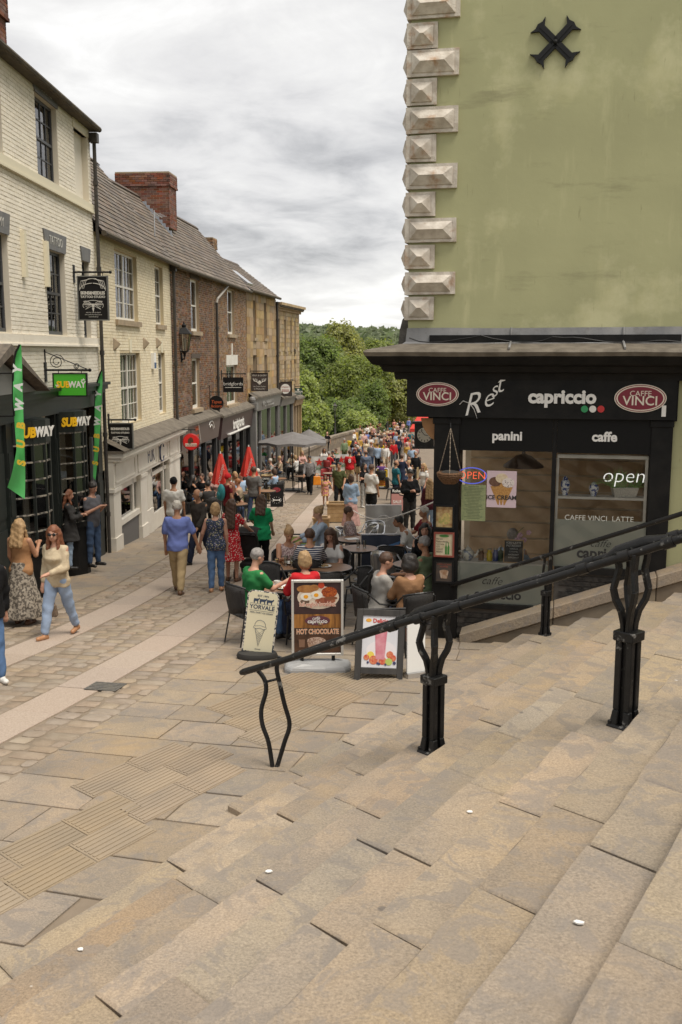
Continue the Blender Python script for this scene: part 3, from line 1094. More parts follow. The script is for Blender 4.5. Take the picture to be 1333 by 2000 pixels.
# lead flashing and cornice: one profile carried round the corner
def z_at(py,px=1000,off=0.0):
 return C.pt(px,py,off)[1]
zs = [(0.012,zF),(0.03,z_at(667) + 0.0),(0.07,z_at(671,off=0.07)),(0.52,z_at(683,off=0.52)),(0.545,z_at(688,off=0.54)),(0.52,z_at(696,off=0.52))]
blk = [(0.515,z_at(697,off=0.5)),(0.44,z_at(712,off=0.44)),(0.34,z_at(716,off=0.34)),(0.3,z_at(727,off=0.3)),(0.17,z_at(729,off=0.17)),(0.15,z_at(742,off=0.15)),(-0.1,z_at(742,off=0.15))]
def run(prof,name,m,smooth=False):
 mbr = MB()
 vs = []
 for off,z in prof:
  j = 0.0
  row = [(14.0,-off,z)]
  for i in range(24):
   s_ = 14 - (14 - (sL - off)) * (i + 1) / 25
   row.append((s_,-off + random.uniform(-1,1) * 0.006,z + random.uniform(-1,1) * 0.006 * (1 if name != 'cornice' else 0.2)))
  row += [(sL - off,-off,z),(sL - off,6.0,z)]
  vs += row
 w = 27
 fs = [(i * w + j,i * w + j + 1,(i + 1) * w + j + 1,(i + 1) * w + j) for i in range(len(prof) - 1) for j in range(w - 1)]
 mbr.add(vs,fs)
 return mbr.build(name,m,cafe,smooth=smooth)
run(zs[:3],'lead_flashing',lead_m)
run(zs[2:],'cornice_capping',moss_m,True)
run([zs[-1]] + blk,'cornice',fascia_m)
# roll joints and loose cable on the lead
for px in (999,1218):
 s_ = C.pt(px,650)[0]
 mbr = MB()
 mbr.tube([(s_,-0.02,zF),(s_,-0.045,zs[1][1]),(s_,-0.1,zs[2][1] + 0.02),(s_,-0.53,zs[3][1] + 0.02)],0.016,6)
 mbr.build('lead_roll',lead_m,cafe,smooth=True)
mbr = MB()
cab = []
for i in range(30):
 px = 800 + i * 20
 s_,z_ = C.pt(px,664 + 5 * math.sin(i * 0.7) - (i % 7 == 0) * 4 + (6 if i > 20 else 0),0.1)
 cab.append((s_,-0.11,max(z_,zs[2][1] + 0.01)))
mbr.tube(cab,0.009,5)
mbr.build('cable',black_metal,cafe)
# slated cheek of the bay behind the corner
mbr = MB()
p0,p1 = C.pt(768,662),C.pt(797,613)
mbr.prism([(sL - 0.26,p0[1] - 0.1),(sL + 0.05,p0[1] - 0.1),(sL + 0.05,p1[1]),(sL - 0.16,p1[1] - 0.01),(sL - 0.2,p1[1] - 0.06),(sL - 0.235,p1[1] - 0.2)],0.75,2.6)
mbr.build('bay_roof',mat('slate_cheek',(0.1,0.09,0.08),0.85,(0.16,0.145,0.13),14,bump=0.4),cafe)
# fascia with lettering
fs0 = C.pt(795,770,0.14)[0]
fs1 = C.pt(1322,780,0.14)[0]
fz1,fz0 = C.pt(800,727,0.14)[1],C.pt(800,814,0.14)[1]
mb = MB()
mb.box(fs0,fs1,-0.14,-0.06,fz0,fz1 - 0.006)
fascia = mb.build('fascia_board',fascia_m,cafe)
mb = MB()
mb.box(fs0 + 0.3,fs1 + 0.03,-0.058,0.1,fz0 - 0.02,zF - 0.1)
mb.build('fascia_backing',fascia_m,cafe)
def ctext(body,px,py,offw,wpx,m,parent,h=1.0,**k):
 """lettering on the cafe front centred at a pixel, about wpx photo pixels wide"""
 s_,z_ = C.pt(px,py,offw)
 W_ = C.pt(px + wpx / 2,py,offw)[0] - C.pt(px - wpx / 2,py,offw)[0]
 size = W_ / (0.56 * len(body)) * k.pop('fit',1.0)
 return text(body,size,m,parent,C.lm(s_,-offw,z_) @ Matrix.Rotation(k.pop('rot',0),4,'Z'),**k)
ctext('capriccio',1098,776,0.152,165,letter_white,fascia,off=0.011,ext=0.012,fit=1.12)
ctext('panini',991,852,0.062,75,letter_white,cafe,off=0.006,ext=0.006,fit=1.12)
ctext('caffe',1181,854,0.062,67,letter_white,cafe,off=0.006,ext=0.006,fit=1.12)
for ch,px,py,sz,ro in (('R',918,792,0.43,0.25),('e',950,780,0.36,0.35),('s',962,763,0.3,0.4),('t',972,752,0.36,0.3)):
 s_,z_ = C.pt(px,py,0.15)
 text(ch,sz,letter_white,fascia,C.lm(s_,-0.147,z_) @ Matrix.Rotation(ro,4,'Z'),shear=0.5,off=-0.003,name='script_lettering')
sw = MB()
pts = [C.pt(x,y,0.15) for x,y in ((898,790),(905,783),(918,788),(926,799),(930,810),(932,817))]
sw.tube([(a,-0.148,b) for a,b in pts],[0.012,0.016,0.013,0.014,0.01,0.004],6,flat=0.4)
sw.build('script_swash',letter_white,fascia)
for px,c in ((1142,(0.03,0.28,0.1)),(1158,(0.75,0.73,0.68)),(1174,(0.55,0.03,0.03))):
 s_,z_ = C.pt(px,799,0.15)
 mb = MB()
 mb.disc((s_,z_),0.047,-0.152,-0.141,20)
 mb.build('colour_dot',mat('dot_%d' % px,c,0.5),fascia)
maroon = mat('sign_maroon',(0.2,0.012,0.03),0.4)
gold = mat('sign_gold',(0.68,0.55,0.3),0.5)
sign_cream = mat('sign_cream',(0.75,0.68,0.56),0.5)
for i,(px,py,rx) in enumerate(((855,770,0.3),(1251,778,0.34))):
 s_,z_ = C.pt(px,py,0.15)
 rz = rx * 0.56
 ov = thing('oval_sign','oval maroon CAFFE VINCI plaque at the %s end of the cafe fascia' % ('street' if i == 0 else 'stairs'),'sign',C.w(s_,-0.142,z_))
 WMo = C.M @ Matrix.Translation((s_,0,z_))
 mb = MB()
 mb.disc((0,0),rx,-0.158,-0.142,40,rz)
 mb.build('rim',sign_cream,ov,WMo)
 for k_,(f,m_) in enumerate(((0.96,maroon),(0.925,sign_cream),(0.87,maroon))):
  mb = MB()
  mb.disc((0,0),rx * f,-0.162 - 0.003 * k_,-0.158,40,rz * (f - 0.02 * (k_ + 1)))
  mb.build('panel' if k_ == 2 else 'border_ring',m_,ov,WMo)
 text('CAFFE',rx * 0.3,sign_cream,ov,C.lm(s_,-0.17,z_ + rz * 0.32),ext=0.002)
 text('VINCI',rx * 0.52,sign_cream,ov,C.lm(s_,-0.17,z_ - rz * 0.2),ext=0.002,off=0.002)
mb = MB()
s_,z_ = C.pt(1297,803,0.15)
mb.box(s_ - 0.028,s_ + 0.028,-0.145,-0.1402,z_ - 0.075,z_ + 0.075)
mb.disc((s_,z_ + 0.02),0.016,-0.149,-0.145,14)
mb.build('notice_sticker',letter_white,fascia)
# shopfront frame below the fascia
gz = G(14) - 0.4
pL0,pL1 = C.pt(848,950)[0],C.pt(897,950)[0]
mu = C.pt(1081,950)[0]
pR0,pR1 = C.pt(1270,880)[0],C.pt(1312,880)[0]
zsub1 = fz0 + 0.02
zsub0 = C.pt(990,881,0.05)[1]
mb = MB()
mb.box(pL0,pL1,-0.07,0.5,gz,zsub1)
mb.box(pL0 - 0.02,pL1 + 0.02,-0.09,0.5,zsub1 - 0.12,zsub1 - 0.03)
mb.build('left_pillar',fascia_m,cafe,bevel=0.006)
mb = MB()
mb.box(pR0,pR1,-0.07,0.3,gz,zsub1)
mb.box(pR0 - 0.02,pR1 + 0.01,-0.09,0.3,zsub1 - 0.12,zsub1 - 0.03)
mb.build('right_pillar',fascia_m,cafe,bevel=0.006)
mb = MB()
mb.box(mu - 0.03,mu + 0.03,-0.04,0.1,C.pt(1081,1190)[1],zsub1)
mb.build('mullion',fascia_m,cafe)
mb = MB()
mb.box(pL1 + 0.001,mu - 0.031,-0.05,0.0,zsub0,zsub1)
mb.box(mu + 0.031,pR0 - 0.001,-0.05,0.0,zsub0 - 0.01,zsub1)
mb.build('sign_panel',mat('panel_black',(0.005,0.005,0.005),0.5,spec=0.2),cafe)
# wall to the right of the shopfront, down to the steps
mb = MB()
mb.box(pR1 + 0.001,14,0.0,0.3,gz,zF - 0.121)
mb.build('lower_wall',green_render,cafe)
mb = MB()
mb.box(pL1 + 0.001,14,0.3001,10,gz,gz + 0.2)
mb.build('base',dark_void,cafe)
# glazing
zl = C.pt(985,1180)[1]
zr = C.pt(1180,1110)[1]
fl,fr_ = C.pt(985,1103)[1],C.pt(1180,1017)[1]
for s0,s1,z0,z1 in ((pL1,mu - 0.03,zl,zsub0),(mu + 0.03,pR0,zr,zsub0)):
 mb = MB()
 mb.quad((s0 + 0.001,0.009,z0),(s1 - 0.001,0.009,z0),(s1 - 0.001,0.009,z1),(s0 + 0.001,0.009,z1))
 mb.build('window_pane',glassmat('cafe_glass',(0.96,0.97,0.95),0.0),cafe)
frost = mat('frosted_film',(0.6,0.62,0.54),0.4,(0.52,0.54,0.47),2)
frost.node_tree.nodes['Principled BSDF'].inputs['Alpha'].default_value = 0.9
for s0,s1,z0,z1 in ((pL1,mu - 0.03,zl,fl),(mu + 0.03,pR0,zr,fr_)):
 mb = MB()
 mb.box(s0 + 0.002,s1 - 0.002,0.015,0.019,z0,z1)
 mb.build('frosted_film',frost,cafe)
ink = mat('film_ink',(0.025,0.025,0.025),0.5)
film_pale = mat('film_pale',(0.55,0.56,0.5),0.5)
ctext('caffe',960,1135,-0.003,62,ink,cafe,shear=0.4,ext=0.001,name='film_lettering',off=-0.002)
ctext('capriccio',972,1162,-0.003,128,ink,cafe,ext=0.001,off=0.006,name='film_lettering')
ctext('caffe',1172,1062,-0.003,62,ink,cafe,shear=0.4,ext=0.001,name='film_lettering',off=-0.002)
ctext('capriccio',1180,1082,-0.003,150,ink,cafe,ext=0.001,off=0.006,name='film_lettering')
ctext('CAFFE VINCI  LATTE',1170,1013,-0.003,150,film_pale,cafe,ext=0.001,name='film_lettering')
# sill boards and stall riser in black-painted brick
mb = MB()
mb.box(pL1 + 0.002,mu + 0.05,-0.06,0.1,zl - 0.07,zl)
mb.build('window_sill',fascia_m,cafe)
mb = MB()
mb.box(mu + 0.052,pR0 - 0.002,-0.06,0.1,zr - 0.09,zr)
mb.build('window_sill',fascia_m,cafe)
mb = MB()
mb.box(pL1 + 0.003,pR0 - 0.003,0.012,0.29,gz,zl - 0.071)
mb.box(mu + 0.053,pR0 - 0.003,0.012,0.29,zl - 0.0705,zr - 0.091)
mb.build('stall_riser',mat('riser_mortar',(0.09,0.08,0.07),0.9),cafe)
bm = MB()
bm.box(-0.105,0.105,-0.006,0.014,-0.032,0.032)
brick_me = bm.mesh('brick',mat('black_brick',(0.009,0.008,0.008),0.55,(0.045,0.04,0.034),18,bump=0.4,bscale=40,objr=0.3))
row = 0
z = gz + 0.3
while z < zr - 0.13:
 s_ = pL1 + 0.11 + (0.11 if row % 2 else 0)
 while s_ < pR0 - 0.1:
  if z < (zl - 0.11 if s_ < mu + 0.16 else zr - 0.13):
   inst('brick',brick_me,cafe,C.M @ Matrix.Translation((s_,0,z)))
  s_ += 0.222
 z += 0.077
 row += 1
# inside the cafe
wall_in = mat('cafe_inner_wall',(0.7,0.58,0.42),0.8,(0.5,0.39,0.26),1.5)
mb = MB()
s0,s1,z0,z1 = pL1 - 0.2,pR1,gz + 0.5,zsub0 + 0.35
mb.quad((s0,3.2,z0),(s1,3.2,z0),(s1,3.2,z1),(s0,3.2,z1))
mb.quad((s1,0.3,z0),(s1,3.2,z0),(s1,3.2,z1),(s1,0.3,z1))
mb.quad((s0,0.1,z1),(s1,0.1,z1),(s1,3.2,z1),(s0,3.2,z1))
mb.quad((s0,0.1,z0),(s1,0.1,z0),(s1,3.2,z0),(s0,3.2,z0))
mb.build('inner_room',wall_in,cafe)
mb = MB()
for i in range(9):
 zz = z0 + 0.3 + i * 0.28
 mb.box(s0 + 0.1,s1 - 0.1,3.16,3.19,zz,zz + 0.25)
mb.build('wood_panelling',mat('inner_boards',(0.6,0.42,0.25),0.6,(0.42,0.28,0.16),3),cafe)
mb = MB()
mb.lathe([(0.02,0.3),(0.03,0.2),(0.12,0.17),(0.3,0.03),(0.31,0.0),(0.29,0.0)],(C.pt(1023,900,-1.2)[0],1.2,C.pt(1023,912,-1.2)[1]),20)
mb.build('pendant_lamp',mat('lamp_dark',(0.06,0.035,0.025),0.5),cafe,smooth=True)
# counter shelf behind the left pane, white shelf frame behind the right pane
zsh = fl + 0.02
mb = MB()
mb.box(pL1 + 0.003,mu - 0.035,0.03,0.32,zsh - 0.03,zsh)
mb.build('counter_shelf',white_paint,cafe)
zs2 = C.pt(1180,970,-0.1)[1]
mb = MB()
mb.box(mu + 0.04,pR0 - 0.01,0.03,0.3,zs2 - 0.035,zs2)
zt2 = C.pt(1180,893,-0.05)[1]
mb.box(mu + 0.04,pR0 - 0.01,0.03,0.07,zt2 - 0.02,zt2 + 0.03)
mb.box(mu + 0.035,mu + 0.07,0.025,0.06,fr_,zt2 - 0.021)
mb.box(pR0 - 0.05,pR0 - 0.012,0.025,0.06,fr_,zt2 - 0.021)
mb.build('display_shelf',white_paint,cafe)
china = mat('blue_white_china',(0.75,0.76,0.78),0.25,(0.06,0.1,0.3),22,2,lo=0.52,hi=0.56)
for px,h,w,lab in ((1104,0.27,0.068,'taller blue and white china vase on the white shelf'),(1160,0.2,0.07,'squat blue and white china jar on the white shelf')):
 s_ = C.pt(px,960,-0.14)[0]
 va = thing('china_vase',lab,'vase',C.w(s_,0.16,zs2 + 0.001))
 mb = MB()
 mb.lathe([(w * 0.6,0),(w * 0.55,h * 0.05),(w * 0.85,h * 0.3),(w,h * 0.55),(w * 0.85,h * 0.74),(w * 0.45,h * 0.82),(w * 0.5,h * 0.86)],n=16)
 mb.build('body',china,va,smooth=True)
 mb = MB()
 mb.lathe([(w * 0.55,h * 0.865),(w * 0.6,h * 0.88),(w * 0.35,h * 0.95),(w * 0.12,h * 0.97),(w * 0.14,h)],n=14)
 mb.build('lid',china,va,smooth=True)
s_ = C.pt(1220,960,-0.14)[0]
pb = thing('planter_box','white woven trough with spiky green grass plant on the shelf','plant',C.w(s_,0.16,zs2 + 0.001))
mb = MB()
mb.hexa([(-0.15,-0.06,0),(0.15,-0.06,0),(0.15,0.06,0),(-0.15,0.06,0),(-0.18,-0.075,0.13),(0.18,-0.075,0.13),(0.18,0.075,0.13),(-0.18,0.075,0.13)])
mb.build('trough',mat('woven_white',(0.7,0.66,0.58),0.8,(0.5,0.46,0.4),60,bump=0.4),pb)
mb = MB()
rg = random.Random(4)
for i in range(70):
 x = rg.uniform(-0.16,0.16)
 y = rg.uniform(-0.05,0.05)
 a,l = rg.uniform(-1.0,1.0) + x * 2.5,rg.uniform(0.18,0.34)
 d = Vector((math.sin(a),rg.uniform(-0.2,0.2),math.cos(a))) * l
 p = Vector((x,y,0.12))
 n_ = Vector((d.z,0,-d.x)).normalized() * 0.006
 dr = Vector((d.x * 0.35,0,-abs(d.x) * 0.35))
 mb.add([p - n_,p + n_,p + d * 0.6 + n_,p + d * 0.6 - n_,p + d + dr],[(0,1,2,3),(3,2,4)])
mb.build('grass_blades',mat('grass_blade',(0.2,0.3,0.09),0.6,(0.12,0.2,0.06),20),pb)
neon_w = mat('neon_white',(0.8,0.8,0.8),0.4,emit=(1,0.98,0.95),estr=0.3)
neon_r = mat('neon_red',(0.6,0.1,0.05),0.4,emit=(1,0.12,0.05),estr=0.5)
neon_b = mat('neon_blue',(0.1,0.1,0.5),0.4,emit=(0.15,0.2,1),estr=0.25)
ns = thing('neon_open_sign','white neon script sign reading open above the grass plant','sign',C.w(*[C.pt(1218,930,-0.08)[0],0.08,C.pt(1218,930,-0.08)[1]]))
s_,z_ = C.pt(1218,930,-0.08)
text('open',0.29,neon_w,ns,C.lm(s_,0.075,z_),off=-0.005,shear=0.15,ext=0.004)
ns = thing('neon_open_sign','red and blue oval neon OPEN sign in the left cafe window','sign',C.w(C.pt(922,929,-0.08)[0],0.08,C.pt(922,929,-0.08)[1]))
s_,z_ = C.pt(922,929,-0.08)
text('OPEN',0.155,neon_r,ns,C.lm(s_,0.075,z_),off=-0.003)
mb = MB()
mb.tube([(0.21 * math.cos(2 * math.pi * k / 28),0,0.115 * math.sin(2 * math.pi * k / 28)) for k in range(29)],0.008,6,False)
mb.build('oval_tube',neon_b,ns,C.M @ Matrix.Translation((s_,0.078,z_)))
# posters
def poster(name,label,rect,paper,off=-0.002,cat='poster'):
 s0,s1,z0,z1 = C.rect(*rect,off)
 t = thing(name,label,cat,C.w((s0 + s1) / 2,-off,z0))
 mb = MB()
 mb.box(s0,s1,-off - 0.002,-off,z0,z1)
 mb.build('sheet',paper,t,C.M)
 return t,s0,s1,z0,z1,-off - 0.002
pale_pink = mat('poster_pink',(0.62,0.48,0.52),0.4)
cone_m = mat('wafer',(0.5,0.27,0.08),0.6,(0.36,0.17,0.04),50,2)
choc,van = mat('chocolate_scoop',(0.1,0.045,0.025),0.6,(0.16,0.08,0.05),30),mat('vanilla_scoop',(0.7,0.6,0.42),0.6,(0.6,0.45,0.3),40)
t,s0,s1,z0,z1,y_ = poster('ice_cream_poster','pink ICE CREAM poster with three cones taped inside the cafe window',(952,919,1008,992),pale_pink,0.001)
w_,h_ = s1 - s0,z1 - z0
for i,(cx_0,m_,cy_0) in enumerate(((0.28,choc,0.7),(0.5,van,0.8),(0.72,mat('cookie_scoop',(0.68,0.6,0.55),0.6,(0.1,0.06,0.05),60,1,lo=0.6,hi=0.64),0.68))):
 mb = MB()
 bx = 0.5 + (cx_0 - 0.5) * 0.45
 mb.prism([(s0 + w_ * (cx_0 - 0.16),z0 + h_ * (cy_0 - 0.12)),(s0 + w_ * bx - 0.01,z0 + h_ * 0.07),(s0 + w_ * bx + 0.01,z0 + h_ * 0.07),(s0 + w_ * (cx_0 + 0.16),z0 + h_ * (cy_0 - 0.12))],y_ - 0.0016 - 0.0004 * i,y_ - 0.0004)
 mb.build('printed_cone',cone_m,t,C.M)
 mb = MB()
 mb.disc((s0 + w_ * cx_0,z0 + h_ * cy_0),w_ * 0.21,y_ - 0.003 - 0.0005 * i,y_ - 0.0005,24,h_ * 0.13)
 mb.build('printed_scoop',m_,t,C.M)
text('ICE CREAM',w_ * 0.205,ink,t,C.lm((s0 + s1) / 2,y_ - 0.006,z0 + h_ * 0.27),ext=0.0005,off=0.002)
menu_m = mat('menu_green',(0.3,0.33,0.16),0.5,(0.22,0.26,0.13),25)
t,s0,s1,z0,z1,y_ = poster('menu_sheet','faded green printed menu sheet under the neon OPEN sign',(902,946,948,1018),menu_m,-0.003)
for i in range(22):
 zz = z1 - (z1 - z0) * (i + 1.5) / 24
 wl_ = random.uniform(0.2,0.42) * (s1 - s0)
 mb = MB()
 mb.box((s0 + s1) / 2 - wl_,(s0 + s1) / 2 + wl_,y_ - 0.001,y_ - 0.0002,zz,zz + 0.008)
 mb.build('print_line',mat('menu_ink',(0.12,0.14,0.07),0.6),t,C.M)
# things on the counter
def lathed(name,label,cat,px,prof,m,y=0.15,part='body',extra=None):
 s_ = C.pt(px,1095,-y)[0]
 t = thing(name,label,cat,C.w(s_,y,zsh + 0.001))
 mb = MB()
 mb.lathe(prof,n=14)
 mb.build(part,m,t,smooth=True)
 return t
t = lathed('teapot','white teapot with painted flowers on the cafe counter','teapot',914,[(0.05,0),(0.085,0.04),(0.1,0.09),(0.08,0.14),(0.045,0.16)],mat('teapot_glaze',(0.72,0.7,0.62),0.25,(0.25,0.3,0.4),14,2,lo=0.55,hi=0.6))
tg = MATS['teapot_glaze']
mb = MB()
mb.lathe([(0.048,0.161),(0.05,0.168),(0.02,0.19),(0.008,0.195),(0.014,0.212)],n=12)
mb.build('lid',tg,t,smooth=True)
mb = MB()
mb.tube([(0.085,0,0.05),(0.13,0,0.08),(0.155,0,0.15)],[0.026,0.018,0.012],8)
mb.build('spout',tg,t,smooth=True)
mb = MB()
mb.tube([(-0.08,0,0.13),(-0.14,0,0.13),(-0.155,0,0.08),(-0.09,0,0.045)],0.012,8)
mb.build('handle',tg,t,smooth=True)
for px,h,c,lab in ((940,0.15,(0.16,0.09,0.05),'brown jar beside the teapot on the counter'),(956,0.16,(0.6,0.45,0.03),'yellow tin on the counter beside the brown jar'),(968,0.17,(0.05,0.07,0.2),'dark blue tin on the counter beside the yellow one'),(978,0.21,(0.03,0.06,0.03),'dark green bottle behind the counter chalkboard')):
 t = lathed('jar' if h < 0.2 else 'bottle',lab,'jar' if h < 0.2 else 'bottle',px,[(0.04,0),(0.042,h * 0.7),(0.03 if h < 0.2 else 0.014,h * 0.8),(0.032 if h < 0.2 else 0.014,h)],mat('jar_%d' % px,c,0.3))
 mb = MB()
 mb.lathe([(0.033 if h < 0.2 else 0.016,h + 0.0005),(0.033 if h < 0.2 else 0.016,h + 0.02)],n=12)
 mb.build('cap',mat('tin_lid',(0.4,0.35,0.25),0.4,metal=0.6),t)
cs0,cs1,cz0,cz1 = C.rect(986,1055,1021,1098,-0.06)
cb = thing('chalkboard','wood framed chalkboard listing iced latte flavours on the counter','chalkboard',C.w((cs0 + cs1) / 2,0.06,zsh + 0.001))
cz0 = zsh + 0.002
mb = MB()
mb.box(cs0,cs1,0.055,0.062,cz0,cz1)
mb.build('board',mat('slate_board',(0.025,0.025,0.025),0.7,(0.05,0.05,0.05),8),cb,C.M)
mb = MB()
for q in ((cs0 - 0.012,cs0,cz0,cz1 + 0.012),(cs1,cs1 + 0.012,cz0,cz1 + 0.012),(cs0,cs1,cz1,cz1 + 0.012),(cs0,cs1,cz0,cz0 + 0.012)):
 mb.box(q[0],q[1],0.048,0.066,q[2],q[3])
mb.build('frame',timber,cb,C.M)
chalk = mat('chalk',(0.7,0.69,0.66),0.9)
for i,(tx,sz) in enumerate((('ICED LATTE',0.04),('PISTACHIO',0.042),('VANILLA',0.03),('CARAMEL',0.03),('HAZELNUT',0.03),('COCONUT',0.03))):
 text(tx,sz,chalk,cb,C.lm((cs0 + cs1) / 2,0.053,cz1 - 0.035 - i * 0.043),ext=0.0006,name='chalk_lettering')
orc = thing('orchid','pink orchid standing behind the counter chalkboard','plant',C.w(C.pt(1015,1090,-0.22)[0],0.22,zsh + 0.001))
mb = MB()
mb.lathe([(0.035,0),(0.045,0.09)],n=10)
mb.build('pot',white_plain,orc)
mb = MB()
mb.tube([(0,0,0.08),(-0.03,0,0.25),(-0.06,0,0.4),(0.05,0,0.5)],0.005,5)
mb.build('stem',mat('stem_green',(0.1,0.16,0.05),0.6),orc)
rg = random.Random(8)
for i in range(7):
 mb = MB()
 p = Vector((rg.uniform(-0.1,0.12),rg.uniform(-0.04,0.04),rg.uniform(0.25,0.52)))
 for k in range(5):
  a = k * 1.257
  mb.ball(p + Vector((math.cos(a) * 0.022,0,math.sin(a) * 0.022)),0.018,0.006,0.018,6,4)
 mb.build('flower',mat('orchid_petal',(0.6,0.42,0.48),0.5,(0.5,0.25,0.35),30),orc)
# framed pictures on the pillar
pic_prints = (('framed sandwich picture, topmost of three on the cafe pillar',(849,986,887,1034),(0.55,0.42,0.2),(0.3,0.15,0.05),black_metal,'CAPPUCCINO'),
    ('red framed drinks menu picture with green bottles, middle of three on the pillar',(848,1039,887,1089),(0.6,0.52,0.36),(0.5,0.42,0.26),mat('red_frame',(0.25,0.06,0.04),0.5),'Peroni Corona ICE COLD BEERS'),
    ('dark coffee cup picture, lowest of three on the cafe pillar',(849,1094,886,1140),(0.06,0.05,0.045),(0.1,0.07,0.05),black_metal,'CAPPUCCINO'))
for i,(lab,rc,c,c2,frm,tx) in enumerate(pic_prints):
 s0,s1,z0,z1 = C.rect(*rc,0.09)
 t = thing('framed_picture',lab,'picture',C.w((s0 + s1) / 2,-0.075,z0))
 mb = MB()
 for q in ((s0,s0 + 0.025,z0,z1),(s1 - 0.025,s1,z0,z1),(s0 + 0.025,s1 - 0.025,z1 - 0.025,z1),(s0 + 0.025,s1 - 0.025,z0,z0 + 0.025)):
  mb.box(q[0],q[1],-0.095,-0.071,q[2],q[3])
 mb.build('frame',frm,t,C.M)
 mb = MB()
 mb.box(s0 + 0.025,s1 - 0.025,-0.08,-0.072,z0 + 0.025,z1 - 0.025)
 mb.build('print',mat('print_%d' % i,c,0.45,c2,14),t,C.M)
 cxm = (s0 + s1) / 2
 hh = z1 - z0
 if i == 0:
  text(tx,0.034,mat('print_brown',(0.25,0.12,0.05),0.6),t,C.lm(cxm,-0.081,z1 - 0.055),ext=0.0005)
  mb = MB()
  mb.disc((cxm,z0 + hh * 0.35),0.085,-0.083,-0.08,20,0.06)
  mb.disc((cxm + 0.03,z0 + hh * 0.55),0.06,-0.084,-0.08,20,0.045)
  mb.build('printed_food',mat('print_bread',(0.6,0.42,0.16),0.5,(0.3,0.3,0.08),30),t,C.M)
 elif i == 1:
  mb = MB()
  mb.disc((cxm,z1 - 0.055),0.07,-0.082,-0.08,20,0.02)
  for dx in (0.03,0.065):
   mb.prism([(cxm + dx - 0.014,z0 + 0.04),(cxm + dx + 0.014,z0 + 0.04),(cxm + dx + 0.014,z0 + 0.15),(cxm + dx + 0.005,z0 + 0.18),(cxm + dx + 0.005,z0 + 0.22),(cxm + dx - 0.005,z0 + 0.22),(cxm + dx - 0.005,z0 + 0.18),(cxm + dx - 0.014,z0 + 0.15)],-0.083,-0.08)
  mb.build('printed_bottles',mat('print_green',(0.06,0.2,0.04),0.5),t,C.M)
  for k,l in enumerate(('Peroni','Rekorderlig','Corona','ICE','COLD','BEERS')):
   text(l,0.036,mat('print_dark',(0.06,0.03,0.03),0.6),t,C.lm(s0 + 0.035,-0.081,z1 - 0.1 - k * 0.038),ext=0.0005,align='LEFT')
 else:
  text('CAPPUCCINO',0.032,mat('print_red',(0.35,0.08,0.05),0.6),t,C.lm(cxm,-0.081,z1 - 0.06),ext=0.0005)
  text('COFFEE',0.032,mat('print_red',(0.35,0.08,0.05),0.6),t,C.lm(cxm,-0.081,z1 - 0.095),ext=0.0005)
  mb = MB()
  mb.prism([(cxm - 0.065,z0 + 0.17),(cxm - 0.045,z0 + 0.07),(cxm + 0.045,z0 + 0.07),(cxm + 0.065,z0 + 0.17)],-0.084,-0.08)
  mb.disc((cxm,z0 + 0.175),0.065,-0.085,-0.08,20,0.022)
  mb.build('printed_cup',mat('print_cup',(0.5,0.38,0.28),0.5,(0.3,0.16,0.08),20),t,C.M)
# hanging basket
s_,zb_ = C.pt(879,928,0.38)
hb = thing('hanging_basket','wicker hanging basket on chains in front of the black cafe pillar','basket',C.w(s_,-0.38,zb_ - 0.12))
mb = MB()
mb.lathe([(0.09,0.0),(0.13,0.04),(0.165,0.1),(0.18,0.16),(0.17,0.165),(0.12,0.16)],n=18)
mb.build('bowl',mat('wicker_brown',(0.2,0.1,0.045),0.7,(0.1,0.05,0.02),50,bump=0.6,bscale=80),hb,smooth=True)
for i in range(6):
 mb = MB()
 zz = 0.02 + i * 0.024
 rr = 0.1 + 0.075 * (1 - (1 - i / 5) ** 2) + 0.004
 mb.tube([(rr * math.cos(2 * math.pi * k / 18),rr * math.sin(2 * math.pi * k / 18),zz + 0.01 * (k % 2)) for k in range(19)],0.01,5,False)
 mb.build('wicker_band',MATS['wicker_brown'],hb)
mb = MB()
mb.ball((0,0,0.15),0.14,0.14,0.04)
mb.build('compost',dark_void,hb)
top = Vector((0,0,0.78))
for k in range(3):
 a = 0.4 + k * 2.094
 p = Vector((0.175 * math.cos(a),0.175 * math.sin(a),0.16))
 mb = MB()
 for j in range(20):
  q0,q1 = p.lerp(top,j / 20),p.lerp(top,(j + 0.85) / 20)
  mb.bar(q0,q1,0.012 if j % 2 else 0.006,0.006 if j % 2 else 0.012)
 mb.build('chain',mat('rusty_chain',(0.3,0.24,0.18),0.6,metal=0.3),hb)
mb = MB()
mb.tube([(0,0,0.78),(0,0.02,0.84),(0,0.15,0.88),(0,0.31,0.9)],0.012,6)
mb.build('bracket',black_metal,hb)
